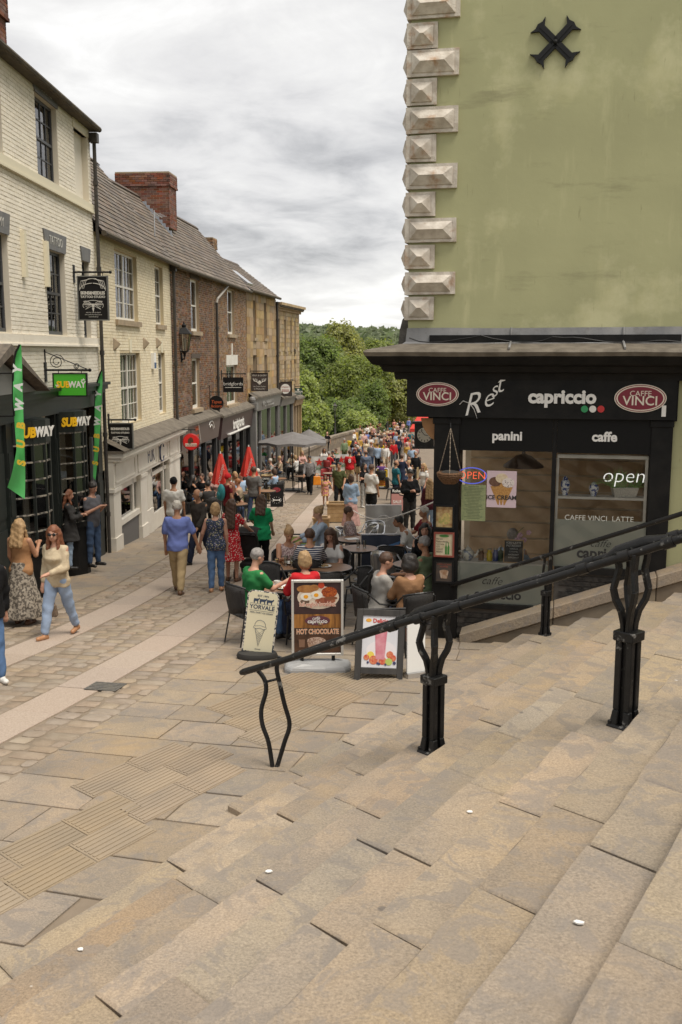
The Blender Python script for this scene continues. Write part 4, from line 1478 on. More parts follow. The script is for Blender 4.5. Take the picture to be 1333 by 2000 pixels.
# coping stones climbing beside the steps along the cafe
c0,c1 = C.pt(897,1240,0.36),C.pt(1333,1112,0.36)
sl_ = (c1[1] - c0[1]) / (c1[0] - c0[0])
cop = thing('coping_wall','low sloping sandstone kerb between the steps and the cafe front','kerb',C.w(c0[0],-0.36,c0[1] - 0.5))
s_ = c0[0]
rc_ = random.Random(5)
while s_ < 9:
 L = rc_.uniform(1.0,1.5)
 z0_,z1_ = c0[1] + sl_ * (s_ - c0[0]),c0[1] + sl_ * (s_ + L - 0.008 - c0[0])
 e = s_ + L - 0.008
 for nm,h0,h1,yy in (('coping_stone',-0.17,0.0,0.0),('kerb_footing',-0.9,-0.172,0.03)):
  mbq = MB()
  mbq.hexa([(s_,-0.36 + yy,z0_ + h0),(e,-0.36 + yy,z1_ + h0),(e,-0.02,z1_ + h0),(s_,-0.02,z0_ + h0),
     (s_,-0.345 + yy,z0_ + h1),(e,-0.345 + yy,z1_ + h1),(e,-0.02,z1_ + h1 + 0.02),(s_,-0.02,z0_ + h1 + 0.02)])
  mbq.build(nm,step_m if nm == 'coping_stone' else para_m,cop,C.M,bevel=0.012)
 s_ += L
# ------------------------------------------------------------------ handrails
rail_m = mat('worn_black_rail',(0.007,0.007,0.007),0.45,(0.013,0.012,0.012),10,bump=0.25,bscale=50,spec=0.35,dirt=(0.15,0.145,0.135),dscale=8,dlo=0.6,dhi=0.64)
hr = thing('handrail','double black iron handrail with wavy cast posts running down the steps','railing',(-0.61,8.65,-3.77))
RA,RB = Vector((-0.93,8.9,-2.945)),Vector((2.0,6.72,-1.375))
rd = (RB - RA) / 2.93 * 1.0          # per metre of x
def rail_pt(x,lat=0.0,dz=0.0):
 p = RA + rd * (x - RA.x)
 return Vector((p.x + 0.5 * lat,p.y + 0.866 * lat,p.z + dz))
mb = MB()
mb.tube([rail_pt(x,0,0.006 * math.sin(x * 3)) for x in (-0.93,-0.90,-0.5,0,0.5,1.0,1.5,2.0,2.6,3.3,4.2,5.2)],[0.023,0.032] + [0.03] * 10,12)
mb.build('front_rail',rail_m,hr,Matrix.Identity(4),smooth=True)
mb = MB()
mb.tube([rail_pt(-0.45,0.03),rail_pt(-0.2,0.13,0.01),rail_pt(0.1,0.17,0.015),rail_pt(0.7,0.17,0.02),rail_pt(1.4,0.17,0.015),rail_pt(2.0,0.17,0.02),rail_pt(2.8,0.17,0.02),rail_pt(5.2,0.17,0.02)],0.027,12)
mb.build('back_rail',rail_m,hr,Matrix.Identity(4),smooth=True)
for x in (0.42,0.62,0.9,1.72,1.96,2.2):
 for lat in (0,0.17):
  mb = MB()
  mb.tube([rail_pt(x - 0.028,lat,0.015 * (lat > 0)),rail_pt(x + 0.028,lat,0.015 * (lat > 0))],0.041,12)
  mb.build('rail_collar',rail_m,hr,Matrix.Identity(4),smooth=True)
for x in (0.66,1.99):
 mb = MB()
 mb.tube([rail_pt(x - 0.16,0.085,0.0),rail_pt(x - 0.08,0.085,0.035),rail_pt(x + 0.08,0.085,0.04),rail_pt(x + 0.2,0.085,0.02)],[0.03,0.05,0.05,0.03],10)
 mb.build('rail_saddle',rail_m,hr,Matrix.Identity(4),smooth=True)
def cast_post(base,top_z,parent,w=0.075,rot=0.0,lift=0.85,bars=4):
 """fluted column of four bars, a collar, then four wavy straps to the rails"""
 M = TR(base,rot)
 H = top_z - base[2]
 zc_ = H * 0.54
 mb = MB()
 for sx in (-1,1):
  for sy in (-1,1):
   cx_,cy_ = sx * w * 0.58,sy * w * 0.58
   q = w * 0.34
   b_ = 1.25
   mb.hexa([(cx_ * b_ - q * b_,cy_ * b_ - q * b_,0.01),(cx_ * b_ + q * b_,cy_ * b_ - q * b_,0.01),(cx_ * b_ + q * b_,cy_ * b_ + q * b_,0.01),(cx_ * b_ - q * b_,cy_ * b_ + q * b_,0.01),
      (cx_ - q,cy_ - q,0.13),(cx_ + q,cy_ - q,0.13),(cx_ + q,cy_ + q,0.13),(cx_ - q,cy_ + q,0.13)])
   mb.hexa([(cx_ - q,cy_ - q,0.13),(cx_ + q,cy_ - q,0.13),(cx_ + q,cy_ + q,0.13),(cx_ - q,cy_ + q,0.13),
      (cx_ - q,cy_ - q,zc_),(cx_ + q,cy_ - q,zc_),(cx_ + q,cy_ + q,zc_),(cx_ - q,cy_ + q,zc_)])
 mb.box(-w * 0.5,w * 0.5,-w * 0.5,w * 0.5,0.0,zc_)
 po = mb.build('post',rail_m,parent,M,bevel=0.006)
 mb = MB()
 mb.box(-w * 1.35,w * 1.35,-w * 1.35,w * 1.35,-0.03,0.025)
 mb.build('base_plate',rail_m,po,M,bevel=0.012)
 for sx,sy in ((-1.05,-1.05),(1.05,-1.05),(-1.05,1.05),(1.05,1.05)):
  mb = MB()
  mb.lathe([(0.017,0.02),(0.017,0.045),(0.008,0.05)],(sx * w,sy * w,0),6)
  mb.build('bolt',rail_m,po,M)
 mb = MB()
 mb.box(-w * 1.12,w * 1.12,-w * 1.12,w * 1.12,zc_ - 0.035,zc_ + 0.035)
 mb.build('collar',rail_m,po,M,bevel=0.006)
 hh = H - zc_
 for sx in (-1,1):
  for sy in (-1,1) if bars == 4 else (0,):
   prof = [(0.45,0.0),(0.55,0.12),(0.95,0.28),(1.75,0.42),(2.1,0.55),(1.75,0.68),(1.45,0.8),(1.7,0.92),(1.75,1.0)]
   pts = [Vector((sx * w * a * 0.56,sy * w * (0.5 + 0.45 * (a - 0.45)),zc_ + 0.02 + hh * t_)) for a,t_ in prof]
   mb = MB()
   for p,q in zip(pts,pts[1:]):
    mb.bar(p,q + (q - p) * 0.12,w * 0.82,w * 0.4,up=(1,0,0))
   mb.build('wavy_strap',rail_m,po,M,bevel=0.004)
 return po
ang = math.atan2(-0.73,0.68)
for x in (0.71,1.99):
 pt = rail_pt(x,0.085)
 a_,b_ = xy_ab(pt.x,pt.y)
 kk = math.ceil((4.77 - a_) / TR_) - 1
 zb = -1.6 - 0.38 * (4.77 - TR_ * kk) - 0.045 * b_ - 0.005
 cast_post((pt.x,pt.y,zb),pt.z - 0.02,hr,0.072,ang)
# the two bent legs at the foot of the rail
f_ = gp(537,1503)
for pxs in (((497,1302),(516,1325),(520,1350),(511,1385),(513,1415),(525,1450),(533,1500)),((547,1282),(541,1305),(548,1340),(556,1375),(566,1415),(556,1450),(541,1500))):
 pts = []
 n_ = len(pxs)
 for i,(x,y) in enumerate(pxs):
  top_x = at(pxs[0][0],pxs[0][1],8.72).x
  Yt = 8.72 if pxs[0][0] > 520 else 8.83
  k = i / (n_ - 1)
  pts.append(at(x,y,Yt * (1 - k) + f_.y * k))
 fine = []
 for i in range(n_ - 1):
  p_1 = pts[max(i - 1,0)]
  p0_,p1_ = pts[i],pts[i + 1]
  p2 = pts[min(i + 2,n_ - 1)]
  for j in range(5):
   t = j / 5
   fine.append(0.5 * ((2 * p0_) + (p1_ - p_1) * t + (2 * p_1 - 5 * p0_ + 4 * p1_ - p2) * t * t + (3 * p0_ - p_1 - 3 * p1_ + p2) * t ** 3))
 fine.append(pts[-1])
 mb = MB()
 mb.tube(fine,0.021,10)
 mb.build('bent_leg',rail_m,hr,Matrix.Identity(4),smooth=True)
mb = MB()
mb.tube([at(519,1332,8.8),at(546,1325,8.72)],0.012,8)
mb.build('leg_tie',rail_m,hr,Matrix.Identity(4),smooth=True)
# thin rail beside the cafe
h2 = thing('handrail','single thin black handrail beside the cafe window','railing',(2.75,13.0,-3.74))
dr = Vector((0.707,-0.707,0.42))
p0_ = Vector((2.75,13.0,-2.68))
mb = MB()
mb.tube([p0_ - dr * 1.62,p0_ - dr * 1.6,p0_ - dr * 0.8,p0_,p0_ + dr * 1.5,p0_ + dr * 3.5,p0_ + dr * 5],[0.028,0.036] + [0.031] * 5,10)
mb.build('rail',rail_m,h2,Matrix.Identity(4),smooth=True)
for d in (0.0,3.3):
 q = p0_ + dr * d
 a_,b_ = xy_ab(q.x,q.y)
 kk = math.ceil((4.77 - a_) / TR_) - 1
 zb = -1.6 - 0.38 * (4.77 - TR_ * kk) - 0.045 * b_ - 0.005
 cast_post((q.x,q.y,zb),q.z - 0.01,h2,0.05,ang,bars=2)
# ================================================================== THE ROW OF SHOPS ON THE LEFT
F1 = Facade(-5.887,8.0,0.012,1)
F2 = Facade(-5.7,23.6,0.03,1)
F3 = Facade(-5.44,32.4,0.08,1)
F4 = Facade(-4.33,46.3,0.12,1)
F5 = Facade(-3.46,53.6,0.15,1)
LEN = {1: 15.6,2: 8.8,3: 13.9,4: 7.35,5: 6.5}
cream_brick = mat('cream_painted_brick',(0.86,0.8,0.69),0.75,(0.81,0.745,0.63),2.5,bump=0.25,bscale=30,island=0.05,dirt=(0.46,0.37,0.25),dscale=1.3,dlo=0.6,dhi=0.85)
yellow_brick = mat('yellow_painted_brick',(0.8,0.71,0.52),0.75,(0.75,0.65,0.465),2.5,bump=0.25,bscale=30,island=0.05,dirt=(0.42,0.32,0.18),dscale=1.3,dlo=0.6,dhi=0.85)
cream_joint = mat('cream_painted_joint',(0.66,0.6,0.49),0.85)
yellow_joint = mat('yellow_painted_joint',(0.58,0.48,0.31),0.85)
brown_brick = mat('brown_brick',(0.19,0.1,0.055),0.85,(0.12,0.065,0.04),1.6,bump=0.3,bscale=30,island=0.42)
tan_brick = mat('tan_brick',(0.26,0.155,0.085),0.85,(0.19,0.11,0.06),1.6,bump=0.3,bscale=30,island=0.36)
red_brick = mat('red_brick',(0.21,0.08,0.048),0.85,(0.15,0.06,0.04),2,bump=0.3,bscale=30,island=0.3)
lime_joint = mat('lime_mortar',(0.36,0.27,0.18),0.9)
ashlar_m = mat('sandstone_ashlar',(0.4,0.27,0.13),0.85,(0.3,0.2,0.1),2.2,bump=0.3,bscale=16,objr=0.22)
ashlar_far = mat('sandstone_ashlar_far',(0.42,0.3,0.16),0.85,(0.32,0.23,0.12),2.2,bump=0.3,bscale=16,island=0.22)
slate_m = mat('roof_slate',(0.12,0.095,0.075),0.8,(0.17,0.135,0.105),1.2,bump=0.25,bscale=20,island=0.3)
grey_sash = mat('charcoal_sash_paint',(0.06,0.062,0.068),0.45)
lintel_grey = mat('grey_lintel_paint',(0.13,0.13,0.135),0.6,(0.17,0.165,0.16),6)
sash_white = mat('white_sash_paint',(0.72,0.69,0.62),0.5)
net_m = mat('net_curtain',(0.5,0.48,0.42),0.9,(0.36,0.35,0.31),7,streak=True)
cast = mat('black_rainwater_iron',(0.03,0.026,0.023),0.55,(0.05,0.042,0.035),12)
gutter_m = mat('mossy_gutter',(0.05,0.04,0.028),0.8,(0.09,0.07,0.04),6)
sill_m = mat('sill_stone',(0.38,0.29,0.19),0.85,(0.28,0.22,0.15),6,bump=0.3)
shop_dark = mat('dark_green_shopfront',(0.009,0.013,0.011),0.5,(0.015,0.019,0.016),6,dirt=(0.09,0.08,0.065),dscale=8,dlo=0.66,dhi=0.78)
shop_white = mat('white_shopfront',(0.72,0.68,0.6),0.5,(0.66,0.61,0.53),3)
shop_grey = mat('grey_shopfront',(0.17,0.165,0.16),0.5,(0.21,0.2,0.19),3)
inside_lit_tone = mat('shop_interior',(0.5,0.36,0.22),0.8,(0.2,0.14,0.09),1.7)  # brightened warm colour stands in for lighting inside the shops
def wall_open(mb,s0,s1,z0,z1,ops,depth=0.14):
 """front plane y=0 with rectangular openings and their reveals"""
 ss = sorted({s0,s1} | {v for o in ops for v in o[:2] if s0 < v < s1})
 zz = sorted({z0,z1} | {v for o in ops for v in o[2:4] if z0 < v < z1})
 for a,b in zip(ss,ss[1:]):
  for c,d in zip(zz,zz[1:]):
   ms,mz = (a + b) / 2,(c + d) / 2
   if any(o[0] < ms < o[1] and o[2] < mz < o[3] for o in ops):
    continue
   mb.quad((a,0,c),(b,0,c),(b,0,d),(a,0,d))
 for a,b,c,d in [o[:4] for o in ops]:
  mb.quad((a,0,c),(a,0,d),(a,depth,d),(a,depth,c))
  mb.quad((b,0,c),(b,depth,c),(b,depth,d),(b,0,d))
  mb.quad((a,0,d),(b,0,d),(b,depth,d),(a,depth,d))
  mb.quad((a,0,c),(a,depth,c),(b,depth,c),(b,0,c))
def bricks(bld,F,s0,s1,z0,z1,ops,m,bw=0.225,bh=0.075,joint=0.011,proud=0.009,seed=1,name='brickwork'):
 rb = random.Random(seed)
 V,Fc = [],[]
 z,row = z0,0
 while z + bh < z1:
  s = s0 + (bw / 2 if row % 2 else 0) - bw / 2
  while s < s1:
   a,b = max(s0,s + joint / 2),min(s1,s + bw - joint / 2)
   c,d = z + joint / 2,z + bh - joint / 2
   segs = [(a,b)] if b - a > 0.03 else []
   for o in ops:
    ns = []
    for (p,q) in segs:
     if d > o[2] + 0.005 and c < o[3] - 0.005 and q > o[0] and p < o[1]:
      if o[0] - p > 0.03:
       ns.append((p,o[0]))
      if q - o[1] > 0.03:
       ns.append((o[1],q))
     else:
      ns.append((p,q))
    segs = ns
   for p,q in segs:
    y = -proud + rb.uniform(-0.003,0.003)
    i = len(V)
    j = rb.uniform(-0.002,0.002)
    V += [(p,0.004,c),(q,0.004,c),(q,0.004,d),(p,0.004,d),(p + 0.003,y,c + 0.003 + j),(q - 0.003,y,c + 0.003),(q - 0.003,y,d - 0.003),(p + 0.003,y,d - 0.003 + j)]
    Fc += [(i + 4,i + 5,i + 6,i + 7),(i,i + 1,i + 5,i + 4),(i + 1,i + 2,i + 6,i + 5),(i + 2,i + 3,i + 7,i + 6),(i + 3,i,i + 4,i + 7)]
   s += bw
  z += bh
  row += 1
 mb = MB()
 mb.v,mb.f,mb.m = V,Fc,[0] * len(Fc)
 return tag(mb.build(name,m,bld),kind='stuff')
def sash(bld,r,cols,rt,rb_,fm,lights=1,back=net_m,setback=0.1,sill=None,fw=0.055,bar=0.022,ajar=0.0):
 """a sliding sash window: frame, meeting rail, glazing bars and one pane in each light"""
 s0,s1,z0,z1 = r
 mb = MB()
 y0,y1 = setback,setback + 0.06
 mb.box(s0,s0 + fw,y0,y1,z0,z1)
 mb.box(s1 - fw,s1,y0,y1,z0,z1)
 mb.box(s0 + fw,s1 - fw,y0,y1,z1 - fw,z1)
 mb.box(s0 + fw,s1 - fw,y0 - 0.01,y1,z0,z0 + fw * 1.3)
 L = []
 if lights == 2:
  m_ = (s0 + s1) / 2
  mb.box(m_ - fw * 0.75,m_ + fw * 0.75,y0 - 0.012,y1,z0 + fw,z1 - fw)
  L = [(s0 + fw,m_ - fw * 0.75),(m_ + fw * 0.75,s1 - fw)]
 else:
  L = [(s0 + fw,s1 - fw)]
 zm = (z0 + z1) / 2
 panes = []
 for a,b in L:
  mb.box(a,b,y0 - 0.006,y1 - 0.01,zm - 0.026,zm + 0.026)
  for (c,d,n) in ((z0 + fw * 1.3,zm - 0.026,rb_),(zm + 0.026,z1 - fw,rt)):
   for i in range(1,cols):
    x = a + (b - a) * i / cols
    mb.box(x - bar / 2,x + bar / 2,y0 + 0.012,y1 - 0.012,c,d)
   for k in range(1,n):
    z = c + (d - c) * k / n
    mb.box(a,b,y0 + 0.014,y1 - 0.014,z - bar / 2,z + bar / 2)
   for i in range(cols):
    for k in range(n):
     panes.append((a + (b - a) * (i + 0.5) / cols,c + (d - c) * (k + 0.5) / n,(b - a) / cols,(d - c) / n))
 w = mb.build('window',fm,bld)
 me = {}
 for x,z,dw,dh in panes:
  key = (round(dw,4),round(dh,4))
  if key not in me:
   pm = MB()
   pm.box(-dw / 2,dw / 2,-0.002,0.002,-dh / 2,dh / 2)
   me[key] = pm.mesh('pane',glass)
  inst('pane',me[key],w,WM[bld.name] @ Matrix.Translation((x,y0 + 0.03,z)) @ Matrix.Rotation(random.uniform(-0.012,0.012),4,'Z') @ Matrix.Rotation(random.uniform(-0.012,0.012),4,'X'))
 mb = MB()
 if back is net_m:
  n = 24
  vs = []
  for i in range(n + 1):
   x = s0 + 0.02 + (s1 - s0 - 0.04) * i / n
   yy = y1 + 0.08 + 0.025 * math.sin(i * 1.9 + s0)
   vs += [(x,yy,z0),(x,yy,z1)]
  mb.add(vs,[(2 * i,2 * i + 2,2 * i + 3,2 * i + 1) for i in range(n)])
  mb.build('net_curtain',net_m,w,WM[bld.name])
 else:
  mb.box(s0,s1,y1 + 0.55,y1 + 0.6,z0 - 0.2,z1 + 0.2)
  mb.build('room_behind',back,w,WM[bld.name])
 if sill:
  mb = MB()
  h,out,ext = sill
  mb.box(s0 - ext,s1 + ext,-out,0.1,z0 - h,z0 - 0.002)
  mb.build('sill',sill_m,w,WM[bld.name])
 return w
def pipe(bld,F,pts,r=0.05,m=None,hopper=False,name='drainpipe'):
 mb = MB()
 mb.tube(pts,r,10)
 n = max(1,int((Vector(pts[0]) - Vector(pts[-1])).length / 1.8))
 for i in range(n):
  p = Vector(pts[0]).lerp(Vector(pts[-1]),(i + 0.5) / n) if len(pts) == 2 else None
  if p is not None:
   mb.tube([p - Vector((0,0,0.05)),p + Vector((0,0,0.05))],r * 1.35,10)
 if hopper:
  p = Vector(pts[0])
  mb.box(p.x - 0.1,p.x + 0.1,p.y - 0.09,p.y + 0.09,p.z - 0.08,p.z + 0.12)
 return mb.build(name,m or cast,bld,smooth=False)
def roof(bld,s0,s1,ze,zr,setb,back=True,over=0.22,seed=0):
 """slated slope from eave to ridge, one mesh of slates over a deck, plus the rear slope"""
 mb = MB()
 k = (zr - ze) / (setb + over)
 mb.add([(s0,-over,ze - 0.03),(s1,-over,ze - 0.03),(s1,setb,zr - 0.03),(s0,setb,zr - 0.03),(s1,2 * setb + over,ze - 0.5),(s0,2 * setb + over,ze - 0.5)],[(0,1,2,3),(3,2,4,5)])
 mb.build('roof_deck',slate_m,bld)
 rr = random.Random(seed)
 L = math.hypot(zr - ze,setb + over)
 n = int(L / 0.21)
 ty,tz = (setb + over) / L,(zr - ze) / L
 ny,nz = -tz,ty
 V,Fc = [],[]
 for i in range(n + 1):
  d = i * 0.21
  s = s0 - (0.14 if i % 2 else 0)
  while s < s1:
   w = rr.uniform(0.24,0.32)
   a,b = max(s0,s + 0.004),min(s1,s + w - 0.004)
   if b - a > 0.05:
    l0,l1 = d + rr.uniform(-0.006,0.006),min(L,d + 0.25)
    h0,h1 = 0.022 + rr.uniform(0,0.006),0.002
    q = []
    for x,l,h in ((a,l0,h0),(b,l0,h0),(b,l1,h1),(a,l1,h1),(a,l0,h0 - 0.014),(b,l0,h0 - 0.014)):
     q.append((x,-over + ty * l + ny * h,ze + tz * l + nz * h))
    i0 = len(V)
    V += q
    Fc += [(i0,i0 + 1,i0 + 2,i0 + 3),(i0 + 4,i0 + 5,i0 + 1,i0)]
   s += w
 mb = MB()
 mb.v,mb.f,mb.m = V,Fc,[0] * len(Fc)
 tag(mb.build('slates',slate_m,bld),kind='stuff')
 s = s0
 while s < s1:
  e = min(s1,s + 0.45)
  mb = MB()
  mb.prism([(-0.11,-0.08),(0,0.03),(0.11,-0.08),(0.09,-0.1),(0,-0.01),(-0.09,-0.1)],0,e - s - 0.01)
  mb.build('ridge_tile',slate_m,bld,WM[bld.name] @ Matrix.Translation((s,setb,zr + 0.04)) @ Matrix.Rotation(R(-90),4,'Z'))
  s = e
 mb = MB()
 mb.tube([(s0,-over - 0.05,ze - 0.05),(s1,-over - 0.05,ze - 0.05)],0.065,8)
 mb.build('gutter',gutter_m,bld)
def chimney(bld,c,w,d,h,m,top=2,seed=2,pots=0):
 """brick stack; c is the centre of its base in wall coordinates"""
 mb = MB()
 mb.box(c[0] - w / 2 + 0.006,c[0] + w / 2 - 0.006,c[1] - d / 2 + 0.006,c[1] + d / 2 - 0.006,c[2],c[2] + h)
 ch = mb.build('chimney',lime_joint,bld)
 rb = random.Random(seed)
 mb = MB()
 row = 0
 z = c[2]
 while z < c[2] + h:
  g = 0.04 if z > c[2] + h - 0.45 else 0.0
  if h - 0.46 < z - c[2] < h - 0.38:
   g = 0.055
  off = 0.11 if row % 2 else 0
  x0,x1,y0,y1 = c[0] - w / 2 - g,c[0] + w / 2 + g,c[1] - d / 2 - g,c[1] + d / 2 + g
  for side in range(4):
   a0,a1 = (x0,x1) if side < 2 else (y0,y1)
   a = a0 - off
   while a < a1:
    p,q = max(a0,a + 0.006),min(a1,a + 0.219)
    if q - p > 0.03:
     if side == 0:
      mb.box(p,q,y0,y0 + 0.06 + g,z + 0.005,z + 0.07)
     elif side == 1:
      mb.box(p,q,y1 - 0.06 - g,y1,z + 0.005,z + 0.07)
     elif side == 2:
      mb.box(x0,x0 + 0.06 + g,p,q,z + 0.005,z + 0.07)
     else:
      mb.box(x1 - 0.06 - g,x1,p,q,z + 0.005,z + 0.07)
    a += 0.225
  z += 0.075
  row += 1
 tag(mb.build('chimney_bricks',m,ch,WM[bld.name]),kind='stuff')
 mb = MB()
 mb.box(c[0] - w / 2 - 0.03,c[0] + w / 2 + 0.03,c[1] - d / 2 - 0.03,c[1] + d / 2 + 0.03,z,z + 0.05)
 mb.build('capping',sill_m,ch,WM[bld.name])
 return ch
# ------------------------------------------------------------------ 1: cream painted house over the sandwich shop
b1 = thing('cream_brick_house','cream painted brick house with charcoal sash windows above a dark sandwich shopfront','building',F1.M)
E1 = LEN[1]
s_px0 = F1.pt(0,700)[0] - 3.0
ze1 = F1.pt(184,262)[1]
zshop = F1.pt(100,756)[1]
wA = F1.corners((65,176),(75,335),(110,215),(116,368))
wB = F1.corners((143,250),(149,392),(170,266),(175,405))
wC = F1.corners((88,478),(95,652),(125,503),(133,656))
wD = F1.corners((158,507),(167,660),(172,514),(180,662))
dE = wC[1] - wC[0]
wE = (F1.pt(18,540)[0] - dE * 1.12,F1.pt(18,540)[0],wC[2],wC[3])
wF = (F1.pt(3,230)[0] - (wA[1] - wA[0]),F1.pt(3,230)[0],wA[2],wA[3])
ops1 = [wA,wB,wC,wD,wE,wF]
mb = MB()
wall_open(mb,s_px0,E1,zshop - 0.2,ze1,ops1,0.16)
mb.box(s_px0,E1,0.7,9,-6.5,ze1 - 0.3)
mb.build('wall',cream_joint,b1)
bricks(b1,F1,s_px0,E1,zshop - 0.2,ze1 - 0.05,ops1,cream_brick,seed=1,joint=0.009,proud=0.008)
mb = MB()
mb.box(wB[0],wB[1],0.13,0.15,wB[2],wB[3])
mb.build('blind_recess',cream_brick,b1)
mb = MB()
mb.box(wB[0] - 0.06,wB[1] + 0.12,-0.02,0.1,wB[3],wB[3] + 0.2)
mb.build('lintel',cream_plain,b1)
# party wall end towards the lower roof next door
mb = MB()
mb.quad((E1,0,-1),(E1,7,-1),(E1,7,ze1),(E1,0,ze1))
mb.build('gable_end',cream_brick,b1)
for w,c in ((wA,4),(wF,4)):
 sash(b1,w,c,2,2,grey_sash,back=dark_void,bar=0.026)
for w,c in ((wC,4),(wE,4)):
 sash(b1,w,c,2,2,grey_sash,back=dark_void,bar=0.026)
sash(b1,wD,2,2,2,grey_sash,back=dark_void)
lm_ = mat('lintel_lettering',(0.55,0.54,0.5),0.6)
for w,tx,h in ((wA,'ANNIE',0.34),(wC,'TATTOO',0.36),(wE,'ACADEMY',0.36),(wD,None,0.3)):
 mb = MB()
 e = 0.12
 mb.prism([(w[0] - 0.03,w[3] + 0.002),(w[1] + 0.03,w[3] + 0.002),(w[1] + e,w[3] + h),(w[0] - e,w[3] + h)],-0.035,0.08)
 li = mb.build('lintel',lintel_grey,b1)
 if tx:
  text(tx,0.24 if tx != 'ACADEMY' else 0.22,lm_,li,F1.lm((w[0] + w[1]) / 2 + (0.05 if tx == 'ACADEMY' else 0),-0.04,w[3] + h / 2),ext=0.002,sx=0.9)
for z,nm in ((wA[2] - 0.02,'string_course'),(wC[2] - 0.03,'string_course')):
 mb = MB()
 mb.box(s_px0,E1 + 0.02,-0.05,0.02,z - 0.17,z)
 mb.box(s_px0,E1 + 0.03,-0.075,0.02,z - 0.2,z - 0.16)
 mb.build(nm,cream_plain if z > 2 else cream_brick,b1)
for px,y0_,y1_ in ((40,450,541),(85,471,560)):
 q0,q1 = F1.pt(px,y0_),F1.pt(px + 3,y1_)
 mb = MB()
 mb.box(q0[0] - 0.06,q0[0] + 0.06,-0.09,-0.01,q1[1],q0[1])
 mb.build('cable_box',cream_plain,b1)
mb = MB()
mb.box(s_px0,E1 + 0.1,-0.19,0.05,ze1 - 0.03,ze1 + 0.07)
mb.tube([(s_px0,-0.21,ze1 + 0.02),(E1 + 0.1,-0.21,ze1 + 0.02)],0.06,8)
mb.build('gutter',gutter_m,b1)
mb = MB()
mb.add([(s_px0,-0.2,ze1 + 0.075),(E1 + 0.08,-0.2,ze1 + 0.075),(E1 + 0.1,4,ze1 + 2.0),(s_px0,4,ze1 + 2.0)],[(0,1,2,3)])
mb.build('roof',slate_m,b1)
q = F1.pt(186,268,0.12)
pipe(b1,F1,[(E1 - 0.02,-0.11,ze1 - 0.2),(E1 + 0.0,-0.11,G(23.6) + 0.02)],0.043,hopper=True)
cs_ = F1.pt(13,60,-0.3)[0] - 0.38
chimney(b1,(cs_,0.95,ze1 - 0.2),0.75,1.3,1.55,red_brick,seed=4)
# shopfront of the sandwich shop: dark timber with two bowed windows
gz1 = G(16) - 0.6
zc0,zc1 = F1.pt(100,776,0.3)[1],zshop
mb = MB()
mb.box(s_px0,E1 - 0.15,-0.32,0.1,zc1 - 0.06,zc1)
mb.box(s_px0,E1 - 0.17,-0.26,0.1,zc1 - 0.16,zc1 - 0.06)
mb.box(s_px0,E1 - 0.18,-0.2,0.1,zc1 - 0.24,zc1 - 0.16)
mb.build('cornice',shop_dark,b1)
zf_top,zf_bot = zc1 - 0.24,F1.pt(100,812,0.2)[1]
mb = MB()
mb.box(s_px0,E1 - 0.2,-0.14,0.1,zf_bot,zf_top)
mb.build('fascia_board',shop_dark,b1)
bow1 = (F1.pt(50,950,0.3)[0],F1.pt(86,950,0.2)[0])
bow2 = (F1.pt(128,950,0.2)[0],F1.pt(168,950,0.3)[0])
mb = MB()
mb.quad((s_px0,1.3,gz1),(E1,1.3,gz1),(E1,1.3,zf_bot + 0.1),(s_px0,1.3,zf_bot + 0.1))
mb.quad((s_px0,0.1,zf_bot + 0.05),(E1,0.1,zf_bot + 0.05),(E1,1.3,zf_bot + 0.05),(s_px0,1.3,zf_bot + 0.05))
mb.build('shop_interior',inside_lit_tone,b1)
for a,b,yo in ((s_px0,bow1[0] - 0.31,0.06),(E1 - 0.62,E1 - 0.2,0.06),(bow1[0] - 0.3,bow1[0] - 0.02,0.12),(bow1[1] + 0.02,bow1[1] + 0.14,0.08),(bow2[0] - 0.14,bow2[0] - 0.02,0.08),(bow2[1] + 0.02,bow2[1] + 0.26,0.12)):
 mb = MB()
 mb.box(a,b,-yo,0.1,gz1,zf_bot)
 for j in range(2):
  mb.box(a + 0.03,b - 0.03,-yo - 0.02,-yo,gz1 + 0.75 + j * 1.35,gz1 + 1.9 + j * 1.3)
 mb.build('pilaster',shop_dark,b1)
# recessed doorway between the bows
d0,d1 = bow1[1] + 0.14,bow2[0] - 0.14
zdoor = G(20) + 0.18
mb = MB()
mb.box(d0,d1,-0.1,0.62,gz1,zdoor)
mb.build('doorstep',sill_m,b1)
mb = MB()
for x in (d0,(d0 + d1) / 2 - 0.03,d1 - 0.06):
 mb.box(x,x + 0.06,0.62,0.68,zdoor,zf_bot)
for z in (zdoor,zdoor + 0.75,zdoor + 1.5,zdoor + 2.2):
 mb.box(d0,d1,0.625,0.675,z,z + 0.07)
door1 = mb.build('door',shop_dark,b1)
mb = MB()
mb.box(d0 + 0.06,d1 - 0.06,0.645,0.65,zdoor + 0.07,zf_bot)
mb.build('door_glass',glass_dark,door1)
yel = mat('sign_yellow',(0.75,0.42,0.01),0.45,emit=(1,0.55,0.02),estr=0.05)
neon_g = mat('neon_green',(0.1,0.5,0.1),0.4,emit=(0.1,1,0.25),estr=0.4)
s_,z_ = F1.pt(100,832,-0.6)
text('OPEN',0.3,neon_r,b1,face_M(F1.w(s_,0.55,z_),(0.55,-0.83,0)),off=-0.005,shear=0.2,name='neon_lettering')
mb = MB()
mb.tube([(s_ - 0.4 + 0.8 * i / 12,0.56,z_ - 0.24 - 0.06 * math.sin(math.pi * i / 12)) for i in range(13)],0.012,6)
mb.build('neon_underline',neon_g,b1)
